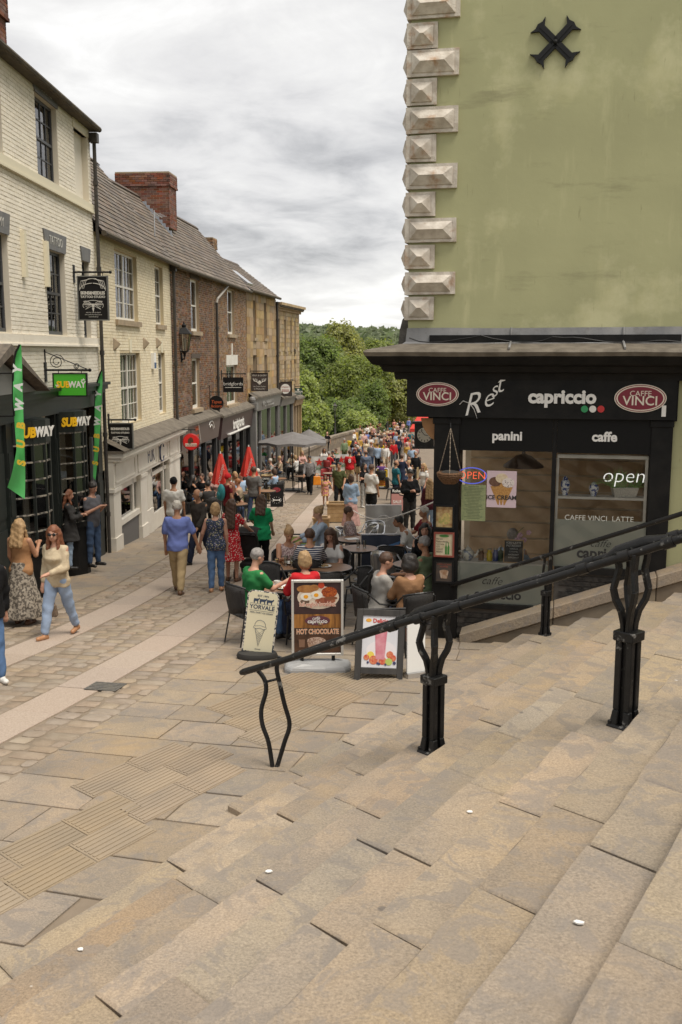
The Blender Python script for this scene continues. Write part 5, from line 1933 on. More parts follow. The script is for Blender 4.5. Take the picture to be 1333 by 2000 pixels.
def bow(r,z_bot,z_top,bulge,name):
 """bowed window of five facets: stall riser, sill, bars, panes and a curved sign board"""
 s0,s1 = r
 n = 5
 pts = []
 for i in range(n + 1):
  t = i / n
  pts.append(Vector((s0 + (s1 - s0) * t,-0.1 - bulge * math.sin(math.pi * t) ** 0.8)))
 mb = MB()
 zr = z_bot
 rows = 6
 zb = z_top - 0.42
 worn = mat('worn_white_bar',(0.3,0.27,0.22),0.6,(0.06,0.055,0.05),16,lo=0.45,hi=0.55)
 bars = MB()
 bw = mb_frame = MB()
 for i in range(n + 1):
  p = pts[i]
  mb_frame.box(p.x - 0.02,p.x + 0.02,p.y - 0.02,p.y + 0.03,zr,z_top)
 w = None
 for i in range(n):
  a,b = pts[i],pts[i + 1]
 w = mb_frame.build('bow_window',shop_dark,b1)
 for k in range(rows + 1):
  bars = MB()
  z = zr + (zb - zr) * k / rows
  for i in range(n):
   a,b = pts[i],pts[i + 1]
   bars.bar((a.x,a.y,z),(b.x,b.y,z),0.03,0.028)
  bars.build('glazing_bar',worn,w,F1.M)
 for i in range(n):
  a,b = pts[i],pts[i + 1]
  d = b - a
  ang_ = math.atan2(d.y,d.x)
  pm = MB()
  L = d.length - 0.03
  ph = (zb - zr) / rows - 0.02
  pm.box(-L / 2,L / 2,-0.002,0.002,-ph / 2,ph / 2)
  me = pm.mesh('pane',glass_dark)
  for k in range(rows):
   z = zr + (zb - zr) * (k + 0.5) / rows
   inst('pane',me,w,F1.M @ Matrix.Translation(((a.x + b.x) / 2,(a.y + b.y) / 2 + 0.01,z)) @ Matrix.Rotation(ang_ + random.uniform(-0.02,0.02),4,'Z'))
 ring = [(p.x,p.y - 0.03) for p in pts]
 sb = MB()
 sb.slab(ring + [(s1,0.1),(s0,0.1)],zb + 0.02,z_top)
 sgn = sb.build('sign_board',shop_dark,w,F1.M)
 rs_ = MB()
 rs_.slab([(p.x,p.y - 0.05) for p in pts] + [(s1,0.1),(s0,0.1)],zr - 0.1,zr)
 rs_.slab([(p.x,p.y + 0.0) for p in pts] + [(s1,0.1),(s0,0.1)],gz1,zr - 0.1)
 rs_.build('stall_riser',fascia_m,w,F1.M)
 # lettering follows the two near facets
 hgt = z_top - zb
 for i,tx,m_,fx in ((0,'SUB',yel,0.72),(1,'WAY',letter_white,0.5)):
  a,b = pts[i],pts[i + 1]
  if i == 0:
   c = a.lerp(b,0.68)
  else:
   c = a.lerp(b,0.85)
  d = (b - a).normalized() if i == 0 else (pts[2] - pts[1]).normalized()
  nrm = Vector((d.y,-d.x))
  wn_ = F1.t * nrm.x + F1.nin * nrm.y
  pp = F1.w(c.x,c.y,(zb + z_top) / 2) + wn_ * 0.045
  text(tx,hgt * 0.56,m_,sgn,face_M(pp,wn_),ext=0.006,off=0.012,sx=0.82,shear=0.12)
 return w
bow(bow1,F1.pt(66,1075,0.35)[1],zf_bot + 0.02,0.42,'left')
bow(bow2,F1.pt(150,1022,0.35)[1],zf_bot + 0.02,0.38,'right')
# gabled hood over the left-hand entrance
gp0,gpk,gp1 = F1.pt(-70,775,0.5),F1.pt(10,692,0.5),F1.pt(84,757,0.5)
mb = MB()
sp = gpk[0]
hw_ = gp1[0] - sp
for s_ in (-1,1):
 mb.prism([(sp,gpk[1]),(sp + s_ * hw_,zc1 + 0.02),(sp + s_ * (hw_ + 0.08),zc1 + 0.0),(sp,gpk[1] + 0.16)],-0.62,0.02)
mb.build('entrance_hood',mat('hood_slate',(0.1,0.085,0.07),0.85,(0.17,0.14,0.11),10),b1)
mb = MB()
mb.prism([(sp - hw_ + 0.1,zc1 + 0.01),(sp + hw_ - 0.1,zc1 + 0.01),(sp,gpk[1] - 0.1)],-0.42,-0.3)
mb.build('hood_panel',mat('hood_panel_paint',(0.2,0.2,0.19),0.6),b1)
# narrow side door at the corner
dr0,dr1 = F1.pt(187,1000)[0],F1.pt(203,1000)[0]
mb = MB()
mb.box(dr0,dr1,0.02,0.08,G(23) + 0.12,F1.pt(195,850)[1])
for k in range(2):
 for j in range(3):
  mb.box(dr0 + 0.08 + k * (dr1 - dr0) / 2,dr0 + (k + 1) * (dr1 - dr0) / 2 - 0.06,0.0,0.02,G(23) + 0.3 + j * 0.7,G(23) + 0.85 + j * 0.7)
mb.build('side_door',mat('grey_door',(0.1,0.105,0.11),0.5),b1)
# ------------------------------------------------------------------ 2: yellow house over the white shop
b2 = thing('yellow_brick_house','yellow painted brick house with white sash windows above a white shopfront','building',F2.M)
E2 = LEN[2]
ze2 = 2.74
ZR = 5.8
v1 = F2.corners((221,485),(229,624),(266,503),(271,629))
v2 = F2.corners((302,516),(305,632),(318,521),(320,635))
v3 = F2.corners((234,690),(239,823),(274,689),(277,826))
v4 = F2.corners((309,690),(312,815),(322,688),(325,812))
v2 = (v2[0],v2[1],v1[2],v1[3])
v4 = (v4[0],v4[1],v3[2],v3[3])
zs2_ = F2.pt(285,862,0.0)[1]
mb = MB()
wall_open(mb,0,E2,zs2_ - 0.3,ze2,[v1,v2,v3,v4],0.16)
mb.box(0,E2,0.75,4.4,-6.5,ze2 - 0.3)
mb.build('wall',yellow_joint,b2)
bricks(b2,F2,0,E2,zs2_ - 0.3,ze2 - 0.02,[v1,v2,v3,v4],yellow_brick,seed=2,joint=0.009,proud=0.008)
sash(b2,v1,3,2,2,sash_white,2,sill=(0.14,0.08,0.12))
sash(b2,v2,3,2,2,sash_white,1,sill=(0.14,0.08,0.1))
sash(b2,v3,3,2,2,sash_white,2)
sash(b2,v4,3,2,2,sash_white,1)
for px in (223,281,306):
 s_,z_ = F2.pt(px,672 - (px - 223) * 0.03)
 mb = MB()
 mb.add([(s_ - 0.13,0,z_ - 0.16),(s_ + 0.13,0,z_ - 0.16),(s_ + 0.13,0,z_ + 0.16),(s_ - 0.13,0,z_ + 0.16),(s_ + 0.1,-0.15,z_)],[(0,1,4),(1,2,4),(2,3,4),(3,0,4)])
 mb.build('diamond_boss',sill_m,b2)
for s_ in ((v3[0] + v3[1]) / 2,(v4[0] + v4[1]) / 2):
 mb = MB()
 mb.prism([(s_ - 0.1,v3[3] + 0.01),(s_ + 0.1,v3[3] + 0.01),(s_ + 0.14,v3[3] + 0.36),(s_ - 0.14,v3[3] + 0.36)],-0.03,0.02)
 mb.build('keystone',cream_plain,b2)
s_,z_ = F2.pt(297,700)
mb = MB()
mb.box(s_ - 0.14,s_ + 0.14,-0.1,0,z_ - 0.3,z_ + 0.16)
ab = mb.build('alarm_box',white_plain,b2)
mb = MB()
mb.box(s_ - 0.13,s_ + 0.13,-0.104,-0.1,z_ - 0.28,z_ - 0.12)
mb.build('alarm_stripe',mat('alarm_blue',(0.03,0.08,0.2),0.5),ab,F2.M)
roof(b2,-0.05,E2,ze2,ZR,2.2,seed=3)
pipe(b2,F2,[(E2 - 0.05,-0.13,ze2 - 0.15),(E2 - 0.05,-0.13,G(32) + 0.02)],0.05,hopper=True)
pipe(b2,F2,[(E2 + 0.12,-0.1,ze2 - 0.3),(E2 + 0.12,-0.1,zs2_)],0.035,mat('grey_pipe',(0.4,0.37,0.33),0.6))
# white shopfront with a lead covered cornice
W2 = 0.42
zco = F2.pt(285,866,W2)[1]
gz2 = G(26) - 0.7
mb = MB()
mb.add([(0.15,0.02,zco + 0.32),(E2 - 0.1,0.02,zco + 0.32),(E2 - 0.1,-W2 - 0.1,zco + 0.05),(0.15,-W2 - 0.1,zco + 0.05)],[(0,1,2,3)])
mb.box(0.15,E2 - 0.1,-W2 - 0.1,0.02,zco + 0.0,zco + 0.048)
mb.build('lead_roof',moss_m,b2)
mb = MB()
mb.box(0.18,E2 - 0.12,-W2 - 0.06,0.0,zco - 0.12,zco - 0.001)
mb.box(0.2,E2 - 0.14,-W2,0.0,zco - 0.2,zco - 0.12)
mb.build('cornice',shop_white,b2)
zfb = F2.pt(285,920,0.2)[1]
mb = MB()
mb.box(0.22,E2 - 0.15,-0.22,0.0,zfb,zco - 0.2)
fa2 = mb.build('fascia_board',shop_white,b2)
mb = MB()
for a,b in ((0.35,2.4),(2.7,5.0),(5.3,6.6),(6.9,8.3)):
 for q in ((a,a + 0.04,zfb + 0.08,zco - 0.28),(b - 0.04,b,zfb + 0.08,zco - 0.28),(a,b,zco - 0.32,zco - 0.28),(a,b,zfb + 0.08,zfb + 0.12)):
  mb.box(q[0],q[1],-0.24,-0.221,q[2],q[3])
mb.build('fascia_moulding',shop_white,b2)
wn0,wn1 = F2.pt(240,980,0.15)[0],F2.pt(275,980,0.15)[0]
p2 = [(F2.pt(223,980,0.2)[0],F2.pt(237,980,0.2)[0]),(F2.pt(276.5,980,0.2)[0],F2.pt(288,980,0.2)[0]),(F2.pt(333,960,0.2)[0],E2 - 0.15)]
for a,b in p2:
 mb = MB()
 mb.box(a,b,-0.2,0.0,gz2,zfb - 0.001)
 mb.box(a - 0.02,b + 0.02,-0.23,0.0,gz2,G(23.6 + a) + 0.35)
 mb.box(a - 0.03,b + 0.03,-0.235,0.0,zfb - 0.12,zfb - 0.03)
 mb.build('pilaster',shop_white,b2)
zgb = G(25) + 0.6
mb = MB()
mb.box(p2[0][1],p2[1][0],-0.12,0.0,gz2,zgb)
mb.build('stall_riser',mat('grey_riser',(0.12,0.115,0.11),0.7),b2)
mb = MB()
mb.box(p2[0][1],p2[1][0],-0.16,0.0,zgb,zgb + 0.14)
mb.box(p2[0][1],p2[1][0],-0.1,-0.02,zfb - 0.2,zfb)
mb.box(p2[0][1],p2[0][1] + 0.14,-0.1,-0.02,zgb,zfb)
mb.box(p2[1][0] - 0.5,p2[1][0] - 0.38,-0.1,-0.02,zgb,zfb)
mb.build('window_frame',shop_white,b2)
mb = MB()
mb.box(p2[0][1] + 0.1,p2[1][0],-0.06,-0.052,zgb + 0.1,zfb - 0.15)
mb.build('shop_window',glassmat('shop_glass',(0.8,0.82,0.8),0.25),b2)
# doorway part: white panelled door and side light
dz0 = G(30) + 0.1
mb = MB()
mb.box(p2[1][1],p2[2][0],-0.05,0.0,gz2,dz0)
mb.box(p2[1][1],p2[1][1] + 0.9,-0.12,0.0,dz0,zfb)
for i in range(5):
 mb.box(p2[1][1] + 0.08 + i * 0.16,p2[1][1] + 0.2 + i * 0.16,-0.14,-0.12,dz0 + 0.8,zfb - 0.1)
mb.box(p2[1][1] - 0.02,p2[1][1] + 1.0,-0.16,-0.001,dz0,dz0 + 0.75)
mb.build('panelling',shop_white,b2)
dx0 = p2[1][1] + 1.05
mb = MB()
mb.box(dx0,dx0 + 0.12,-0.1,-0.02,dz0,zfb)
mb.box(p2[2][0] - 0.5,p2[2][0] - 0.38,-0.1,-0.02,dz0,zfb)
mb.box(dx0,p2[2][0],-0.1,-0.02,zfb - 0.3,zfb - 0.18)
mb.box(dx0 + 0.12,p2[2][0] - 0.5,-0.09,-0.03,dz0,dz0 + 0.5)
mb.build('door',shop_white,b2)
mb = MB()
mb.box(dx0 + 0.12,p2[2][0],-0.06,-0.055,dz0 + 0.5,zfb - 0.18)
mb.build('door_glass',MATS['shop_glass'],b2)
mb = MB()
mb.quad((0.3,0.7,gz2),(E2 - 0.3,0.7,gz2),(E2 - 0.3,0.7,zfb),(0.3,0.7,zfb))
mb.build('shop_interior',mat('white_shop_inside',(0.3,0.26,0.2),0.8,(0.12,0.1,0.08),1.2),b2)
mb = MB()
mb.box(wn0 + 0.2,wn1 - 0.2,0.0,0.01,zgb + 0.1,zgb + 1.0)
mb.build('window_film',frost,b2)
navy = mat('navy_logo',(0.02,0.03,0.09),0.5)
s_,z_ = F2.pt(297,889,0.24)
text('FUK',0.62,navy,fa2,F2.lm(s_,-0.225,z_),sx=0.8,off=-0.01,name='logo_lettering')
s_,z_ = F2.pt(317,883,0.24)
mb = MB()
mb.tube([(s_ + 0.34 * math.cos(a),-0.235,z_ + 0.26 * math.sin(a)) for a in [0.5 + i * 0.33 for i in range(17)]],[0.012 + 0.03 * math.sin(i / 16 * math.pi) for i in range(17)],6,flat=0.5)
mb.build('logo_crescent',navy,fa2,F2.M)
# ------------------------------------------------------------------ 3: brown brick building with two shops
b3 = thing('brown_brick_building','brown brick building with white sash windows between the yellow and the sandstone house','building',F3.M)
E3 = LEN[3]
ze3 = 2.72
u1 = F3.corners((372,544),(374,647),(388,548),(390,648))
u2 = F3.corners((444,565),(445,653),(458,568),(458,653))
u3 = F3.corners((375,700),(376,798),(390,700),(391,797))
u4 = F3.corners((442,713),(444,790),(463,713),(463,788))
ssplit = F3.pt(416,650)[0]
z3b = F3.pt(390,822)[1]
ops3 = [u1,u2,u3,u4]
mb = MB()
wall_open(mb,0,E3,z3b - 0.4,ze3,ops3,0.16)
mb.box(0,E3,0.75,4.4,-7.5,ze3 - 0.3)
mb.build('wall',lime_joint,b3)
bricks(b3,F3,0,ssplit,z3b - 0.4,ze3 - 0.02,ops3,brown_brick,seed=5,joint=0.012)
bricks(b3,F3,ssplit,E3,z3b - 0.4,ze3 - 0.02,ops3,tan_brick,seed=6,joint=0.012)
for u in ops3:
 sash(b3,u,2 if u is u4 else 1,1,1,sash_white,back=net_m if u in (u2,u4) else dark_void,sill=(0.14,0.1,0.12),fw=0.08)
mb = MB()
mb.box(u4[0] - 0.1,u4[1] + 0.1,-0.04,0.05,u4[3] + 0.001,u4[3] + 0.42)
mb.box((u4[0] + u4[1]) / 2 - 0.1,(u4[0] + u4[1]) / 2 + 0.1,-0.05,0.0,u4[3] + 0.42,u4[3] + 0.9)
mb.build('white_lintel',white_paint,b3)
for u in (u1,u3):
 mb = MB()
 mb.box(u[0] - 0.08,u[1] + 0.08,-0.03,0.05,u[3] + 0.001,u[3] + 0.17)
 mb.build('lintel',mat('sooty_stone',(0.08,0.06,0.045),0.9),b3)
roof(b3,0.001,E3,ze3,5.5,2.2,seed=4)
s_ = F3.pt(421,700)[0]
pipe(b3,F3,[(s_,-0.1,F3.pt(421,592)[1]),(s_,-0.1,G(38) + 0.02)],0.05)
t0_ = F3.pt(444,562,0.15)
pipe(b3,F3,[(s_,-0.1,F3.pt(421,592)[1]),(s_ + 0.05,-0.12,F3.pt(421,592)[1] + 0.15),(t0_[0],-0.2,ze3 - 0.1)],0.045,MATS['grey_pipe'])
chimney(b3,(F3.pt(288,400,-2.0)[0],2.0,4.4),1.1,1.9,1.85,red_brick,seed=7)
cs3 = F3.pt(288,400,-2.0)[0]
mb = MB()
for i in range(9):
 k = i / 9
 y0_ = 0.95 + 1.0 * k
 zz = ze3 + (5.5 - ze3) / 2.42 * (y0_ + 0.22)
 mb.box(cs3 - 0.72,cs3 - 0.66,y0_,y0_ + 0.13,zz - 0.05,zz + 0.2)
 mb.box(cs3 - 0.8,cs3 - 0.6,y0_ - 0.02,y0_ + 0.13,zz - 0.05,zz + 0.05)
mb.build('lead_flashing',mat('new_lead',(0.3,0.32,0.36),0.5),b3)
s_,z_ = F3.pt(322,470,-0.6)
mb = MB()
mb.tube([(0.2,0.5,ze3 + 0.75),(0.2,0.5,ze3 + 1.7)],0.018,6)
mb.tube([(0.2,0.5,ze3 + 1.62),(1.2,0.5,ze3 + 1.6)],0.012,6)
for i in range(5):
 mb.tube([(0.35 + i * 0.18,0.32,ze3 + 1.62),(0.35 + i * 0.18,0.68,ze3 + 1.62)],0.007,5)
mb.build('aerial',steel,b3)
def shopfront(bld,F,s0,s1,zt,zb,gy,fm,frame_m,nwin=3,text_=None,tm=None,tsize=0.4,win_lo=0.5,off=0.25,doorless=False,inside=inside_lit_tone,tx=0.5,glassm=None):
 """fascia, cornice, posts and panes of one shop"""
 gz = G(gy + (s1)) - 0.5
 mb = MB()
 mb.box(s0,s1,-off - 0.12,0.0,zt,zt + 0.08)
 mb.add([(s0,0.0,zt + 0.3),(s1,0.0,zt + 0.3),(s1,-off - 0.1,zt + 0.081),(s0,-off - 0.1,zt + 0.081)],[(0,1,2,3)])
 mb.build('shop_cornice',moss_m,bld)
 mb = MB()
 mb.hexa([(s0 + 0.05,-off + 0.05,zb),(s1 - 0.05,-off + 0.05,zb),(s1 - 0.05,-0.01,zb),(s0 + 0.05,-0.01,zb),(s0 + 0.05,-off - 0.06,zt - 0.001),(s1 - 0.05,-off - 0.06,zt - 0.001),(s1 - 0.05,-0.01,zt - 0.001),(s0 + 0.05,-0.01,zt - 0.001)])
 fa = mb.build('fascia_board',fm,bld)
 if text_:
  text(text_,tsize,tm,fa,F.lm(s0 + (s1 - s0) * tx,-off - 0.02,(zt + zb) / 2),ext=0.01,off=0.008)
 mb = MB()
 ps = [s0 + (s1 - s0) * i / nwin for i in range(nwin + 1)]
 for i,p in enumerate(ps):
  w = 0.16 if i in (0,nwin) else 0.06
  mb.box(max(s0,p - w),min(s1,p + w),-0.14,0.05,gz,zb)
 mb.build('shop_posts',frame_m,bld)
 mb = MB()
 mb.box(s0,s1,-0.08,0.05,gz,G(gy + s0) + win_lo)
 mb.build('stall_riser',frame_m,bld)
 for i in range(nwin):
  mb = MB()
  mb.box(ps[i] + 0.07,ps[i + 1] - 0.07,-0.05,-0.04,G(gy + s1),zb)
  mb.build('shop_window',glassm or glass_dark,bld)
 mb = MB()
 mb.quad((s0,0.72,gz),(s1,0.72,gz),(s1,0.72,zb),(s0,0.72,zb))
 mb.build('shop_interior',inside,bld)
 return fa
sA1 = F3.pt(427,830,0.2)[0]
taupe = mat('taupe_fascia',(0.13,0.095,0.085),0.5)
fa = shopfront(b3,F3,0.1,sA1,F3.pt(390,824,0.2)[1],F3.pt(390,868,0.2)[1],32.4,taupe,mat('charcoal_frame',(0.04,0.04,0.042),0.5),3)
orange = mat('orange_red_logo',(0.5,0.1,0.03),0.5)
s_,z_ = F3.pt(385,842,0.3)
text('Tapas',0.34,orange,fa,F3.lm(s_,-0.3,z_ + 0.12),shear=0.2,off=-0.004)
text('factory',0.3,orange,fa,F3.lm(s_,-0.27,z_ - 0.18),shear=0.2,off=-0.004)
s_,z_ = F3.pt(413,835,0.3)
mb = MB()
for r_ in (0.22,0.36):
 mb.tube([(s_ + r_ * 1.4 * math.cos(a),-0.31,z_ - 0.12 + r_ * math.sin(a)) for a in [0.2 + i * 0.28 for i in range(9)]],0.018,5)
mb.tube([(s_ - 2.2,-0.31,z_ + 0.35),(s_ - 1.7,-0.28,z_ - 0.4)],0.018,5)
mb.build('logo_arcs',letter_white,fa,F3.M)
brown_f = mat('brown_fascia',(0.055,0.03,0.03),0.45)
shopfront(b3,F3,sA1 + 0.35,E3 - 0.1,F3.pt(462,806,0.2)[1],F3.pt(462,846,0.2)[1],32.4,brown_f,mat('black_frame',(0.02,0.02,0.021),0.45),4,'bridgfords',letter_white,0.62,tx=0.5)
mb = MB()
s0b,s1b = sA1 + 1.7,E3 - 1.2
zz = F3.pt(462,843,0.2)[1]
mb.box(s0b,s1b,-0.32,-0.2,zz + 0.02,zz + 0.06)
mb.build('fascia_line',letter_white,b3)
for i in range(7):
 mb = MB()
 s_ = sA1 + 0.9 + i * 0.62
 mb.box(s_,s_ + 0.36,-0.036,-0.03,G(40) + 1.1,G(40) + 2.3)
 mb.build('window_card',mat('window_card_%d' % (i % 3),((0.4,0.38,0.34),(0.25,0.2,0.15),(0.5,0.48,0.46))[i % 3],0.5,(0.15,0.13,0.12),6),b3)
# ------------------------------------------------------------------ 4 and 5: sandstone buildings
def stone_building(name,label,F,E,ze,wins,gy,nblk,seed,setb=2.0,zr=None):
 b = thing(name,label,'building',F.M)
 mb = MB()
 wall_open(mb,0,E,-9.5,ze,wins,0.2)
 mb.box(0,E,0.75,4,-10,ze - 0.2)
 mb.build('wall',lime_joint,b)
 rb = random.Random(seed)
 z = -4.2
 if nblk == 'parts':
  while z < ze - 0.1:
   h = rb.uniform(0.3,0.42)
   h = min(h,ze - z)
   s = 0.0
   while s < E - 0.02:
    L = min(rb.uniform(0.5,1.0),E - s)
    if E - s - L < 0.25:
     L = E - s
    segs = [(s + 0.006,s + L - 0.006)]
    for o in wins:
     ns = []
     for p,q in segs:
      if z + h > o[2] + 0.02 and z < o[3] - 0.02 and q > o[0] and p < o[1]:
       if o[0] - p > 0.05:
        ns.append((p,o[0]))
       if q - o[1] > 0.05:
        ns.append((o[1],q))
      else:
       ns.append((p,q))
     segs = ns
    for p,q in segs:
     mb = MB()
     mb.box(p,q,-0.02 + rb.uniform(-0.005,0.005),0.02,z + 0.006,z + h - 0.006)
     c = local(mb)
     mb.build('stone_block',ashlar_m,b,F.M @ Matrix.Translation(c))
    s += L
   z += h
 else:
  bricks(b,F,0,E,-5.5,ze - 0.05,wins,ashlar_far,0.5,0.24,0.02,0.02,seed,'stonework')
 for o in wins:
  sash(b,o,1,1,1,grey_sash,back=dark_void,setback=0.16,sill=(0.14,0.09,0.06),fw=0.06)
 roof(b,0,E,ze,zr or ze + 1.5,setb,seed=seed)
 return b
x1 = F4.rect(494,586,500,660)
x2 = F4.rect(515,588,521,661)
x3 = F4.rect(494,694,502,740)
x4 = F4.rect(516,694,522,740)
x2 = (x2[0],x2[1],x1[2],x1[3])
x4 = (x4[0],x4[1],x3[2],x3[3])
b4 = stone_building('sandstone_house','golden sandstone ashlar house with narrow windows and rooflight',F4,LEN[4],2.8,[x1,x2,x3,x4],46.3,'parts',5,zr=4.5)
shopfront(b4,F4,0.1,LEN[4] - 0.1,F4.pt(515,775,0.2)[1],F4.pt(515,800,0.2)[1],46.3,shop_grey,shop_grey,3,'WETHERELLS',mat('grey_letters',(0.33,0.32,0.3),0.5),0.5,glassm=glass_dark)
mb = MB()
mb.box(-0.1,0.2,-0.4,0.0,F4.pt(490,790)[1] - 3.2,F4.pt(490,790)[1])
mb.box(-0.16,0.26,-0.46,0.0,F4.pt(490,790)[1] - 0.2,F4.pt(490,790)[1] + 0.1)
mb.ball((0.05,-0.22,F4.pt(490,790)[1] + 0.25),0.16)
mb.build('console_pillar',shop_grey,b4)
mb = MB()
k_ = (4.5 - 2.8) / 2.22
mb.hexa([(0.8,0.1,2.8 + k_ * 0.32 + 0.03),(2.0,0.1,2.8 + k_ * 0.32 + 0.03),(2.0,0.9,2.8 + k_ * 1.12 + 0.03),(0.8,0.9,2.8 + k_ * 1.12 + 0.03),
   (0.8,0.06,2.8 + k_ * 0.32 + 0.1),(2.0,0.06,2.8 + k_ * 0.32 + 0.1),(2.0,0.86,2.8 + k_ * 1.12 + 0.1),(0.8,0.86,2.8 + k_ * 1.12 + 0.1)])
mb.build('rooflight',steel,b4)
pipe(b4,F4,[(LEN[4] - 0.05,-0.1,2.6),(LEN[4] - 0.05,-0.1,G(53) + 0.02)],0.06)
chimney(b4,(0.7,2.0,3.6),0.8,0.8,1.5,tan_brick,seed=12)
ww = [F5.rect(543,622,547,682),F5.rect(555,625,559,684),F5.rect(567,634,570,690),F5.rect(575,638,577.5,692)]
wl5 = [F5.rect(543.5,706,547,742),F5.rect(555,706,559,742),F5.rect(567,707,570,742),F5.rect(575,708,577.5,742)]
ww = [(a,b,ww[0][2],ww[0][3]) for a,b,_,_ in ww]
wl5 = [(a,b,wl5[0][2],wl5[0][3]) for a,b,_,_ in wl5]
b5 = stone_building('sandstone_corner_building','pale sandstone building with heavy cornice at the far end of the row',F5,LEN[5],2.45,ww + wl5,53.6,'mass',6,zr=3.0)
mb = MB()
for i,(o_,z0_,z1_) in enumerate(((0.12,-0.28,-0.14),(0.24,-0.14,0.0),(0.36,0.0,0.14))):
 mb.box(0,LEN[5] + o_,-o_,1.5,2.45 + z0_,2.45 + z1_ - 0.002)
mb.build('cornice',ashlar_far,b5)
shopfront(b5,F5,0.1,3.9,F5.pt(557,778,0.2)[1],F5.pt(557,792,0.2)[1],53.6,shop_grey,shop_grey,2)
shopfront(b5,F5,4.0,LEN[5] - 0.05,F5.pt(577,781,0.2)[1],F5.pt(577,793,0.2)[1],53.6,ashlar_far,ashlar_far,3)
mb = MB()
mb.box(LEN[5] - 0.001,LEN[5] + 0.05,0.0,4.0,-9.5,2.3)
mb.build('end_wall',ashlar_far,b5)
# ------------------------------------------------------------------ hanging signs, lanterns, flags
def board_sign(name,label,F,wallpx,rect,Y,m_board,scroll=False,frame_m=None,depth=0.05,bracket_z=None,bar_over=0.1):
 """a board hung across the pavement from a wall bracket; faces up the street"""
 p0,p1 = at(rect[0],rect[1],Y),at(rect[2],rect[3],Y)
 cx,w,h = (p0.x + p1.x) / 2,p1.x - p0.x,p0.z - p1.z
 t = thing(name,label,'sign',(cx,Y,p1.z))
 s_ = (Y - F.o.y) / F.t.y
 wx = F.w(s_,0,0).x - cx
 mb = MB()
 mb.box(-w / 2,w / 2,-depth / 2,depth / 2,0,h)
 mb.build('board',m_board,t)
 if frame_m:
  mb = MB()
  f = 0.025
  for q in ((-w / 2 - f,-w / 2,-f,h + f),(w / 2,w / 2 + f,-f,h + f),(-w / 2,w / 2,h,h + f),(-w / 2,w / 2,-f,0)):
   mb.box(q[0],q[1],-depth / 2 - 0.012,depth / 2 + 0.012,q[2],q[3])
  mb.build('frame',frame_m,t)
 zb = h + bar_over
 mb = MB()
 mb.tube([(wx - 0.02,0,zb),(w / 2 + 0.06,0,zb)],0.02,8)
 mb.ball((w / 2 + 0.08,0,zb),0.035)
 mb.box(wx - 0.03,wx + 0.03,-0.06,0.06,zb - 0.22,zb + 0.15)
 for x in (-w * 0.36,w * 0.36):
  mb.tube([(x,0,h),(x,0,zb)],0.008,5)
 if scroll:
  mb.tube([(wx,0,zb + 0.36),(w / 2 + 0.02,0,zb + 0.02)],0.01,6)
  mb.tube([(wx + 0.02,0,zb),(wx + 0.02,0,zb + 0.4)],0.014,6)
  for c,r0 in ((wx + 0.24,0.15),(wx + 0.62,0.06)):
   mb.tube([(c + r0 * (1 - i / 34) * math.cos(i * 0.5),0,zb + r0 + 0.01 + r0 * (1 - i / 34) * math.sin(i * 0.5)) for i in range(26)],0.008,5)
 mb.build('bracket',black_metal,t)
 return t,Vector((cx,Y - depth / 2 - 0.003,p1.z)),w,h
def on(p,dx,dz,dy=0.0):
 return face_M((p.x + dx,p.y + dy,p.z + dz),(0,-1,0))
sub_green = mat('sign_green',(0.05,0.29,0.02),0.35,emit=(0.05,0.3,0.02),estr=0.12)
t,p,w,h = board_sign('hanging_sign','green SUBWAY sign hanging from a scrolled iron bracket',F1,92,(106,731,170,772),19.5,sub_green,True,black_metal,bar_over=0.08)
text('SUB',0.17,yel,t,on(p,-0.135,h * 0.5),off=0.006,sx=0.85)
text('WAY',0.17,letter_white,t,on(p,0.135,h * 0.5),off=0.006,sx=0.85)
mb = MB()
mb.prism([(-0.29,0.5 * h),(-0.25,0.5 * h - 0.06),(-0.25,0.5 * h - 0.03),(-0.2,0.5 * h - 0.03),(-0.2,0.5 * h + 0.0)],-0.03,-0.026)
mb.prism([(0.3,0.5 * h + 0.09),(0.26,0.5 * h + 0.13),(0.26,0.5 * h + 0.105),(0.22,0.5 * h + 0.1),(0.22,0.5 * h + 0.075)],-0.03,-0.026)
mb.build('arrows',letter_white,t)
sk_black = mat('sign_black',(0.01,0.009,0.009),0.5,spec=0.25)
sk_white = mat('sign_offwhite',(0.62,0.6,0.55),0.6)
def moth(t,p,cx,cz,s):
 mb = MB()
 for sg in (-1,1):
  for k,(a,b,d) in enumerate(((0.9,0.34,0.05),(1.0,0.2,-0.06),(0.75,0.02,-0.2))):
   pts = [(p.x + cx + sg * s * 0.1 * i * a,p.y - 0.004,p.z + cz + s * (b * 0.5 * math.sin(i / 5 * 2.2) + d * i * 0.2)) for i in range(6)]
   mb.tube(pts,0.0045,4)
  mb.tube([(p.x + cx + sg * s * 0.5 * math.cos(a),p.y - 0.004,p.z + cz + s * 0.24 * math.sin(a)) for a in [-0.5 + i * 0.25 for i in range(10)]],0.0045,4)
  for i in range(5):
   mb.tube([(p.x + cx + sg * s * 0.08,p.y - 0.004,p.z + cz + s * 0.05),(p.x + cx + sg * s * (0.47 - 0.03 * i),p.y - 0.004,p.z + cz + s * (0.2 - 0.09 * i))],0.0035,4)
 mb.disc((p.x + cx,p.z + cz),s * 0.07,p.y - 0.006,p.y - 0.001,14,s * 0.09)
 mb.prism([(p.x + cx - s * 0.06,p.z + cz - s * 0.1),(p.x + cx,p.z + cz - s * 0.34),(p.x + cx + s * 0.06,p.z + cz - s * 0.1)],p.y - 0.006,p.y - 0.001)
 mb.build('moth_emblem',sk_white,t,Matrix.Identity(4))
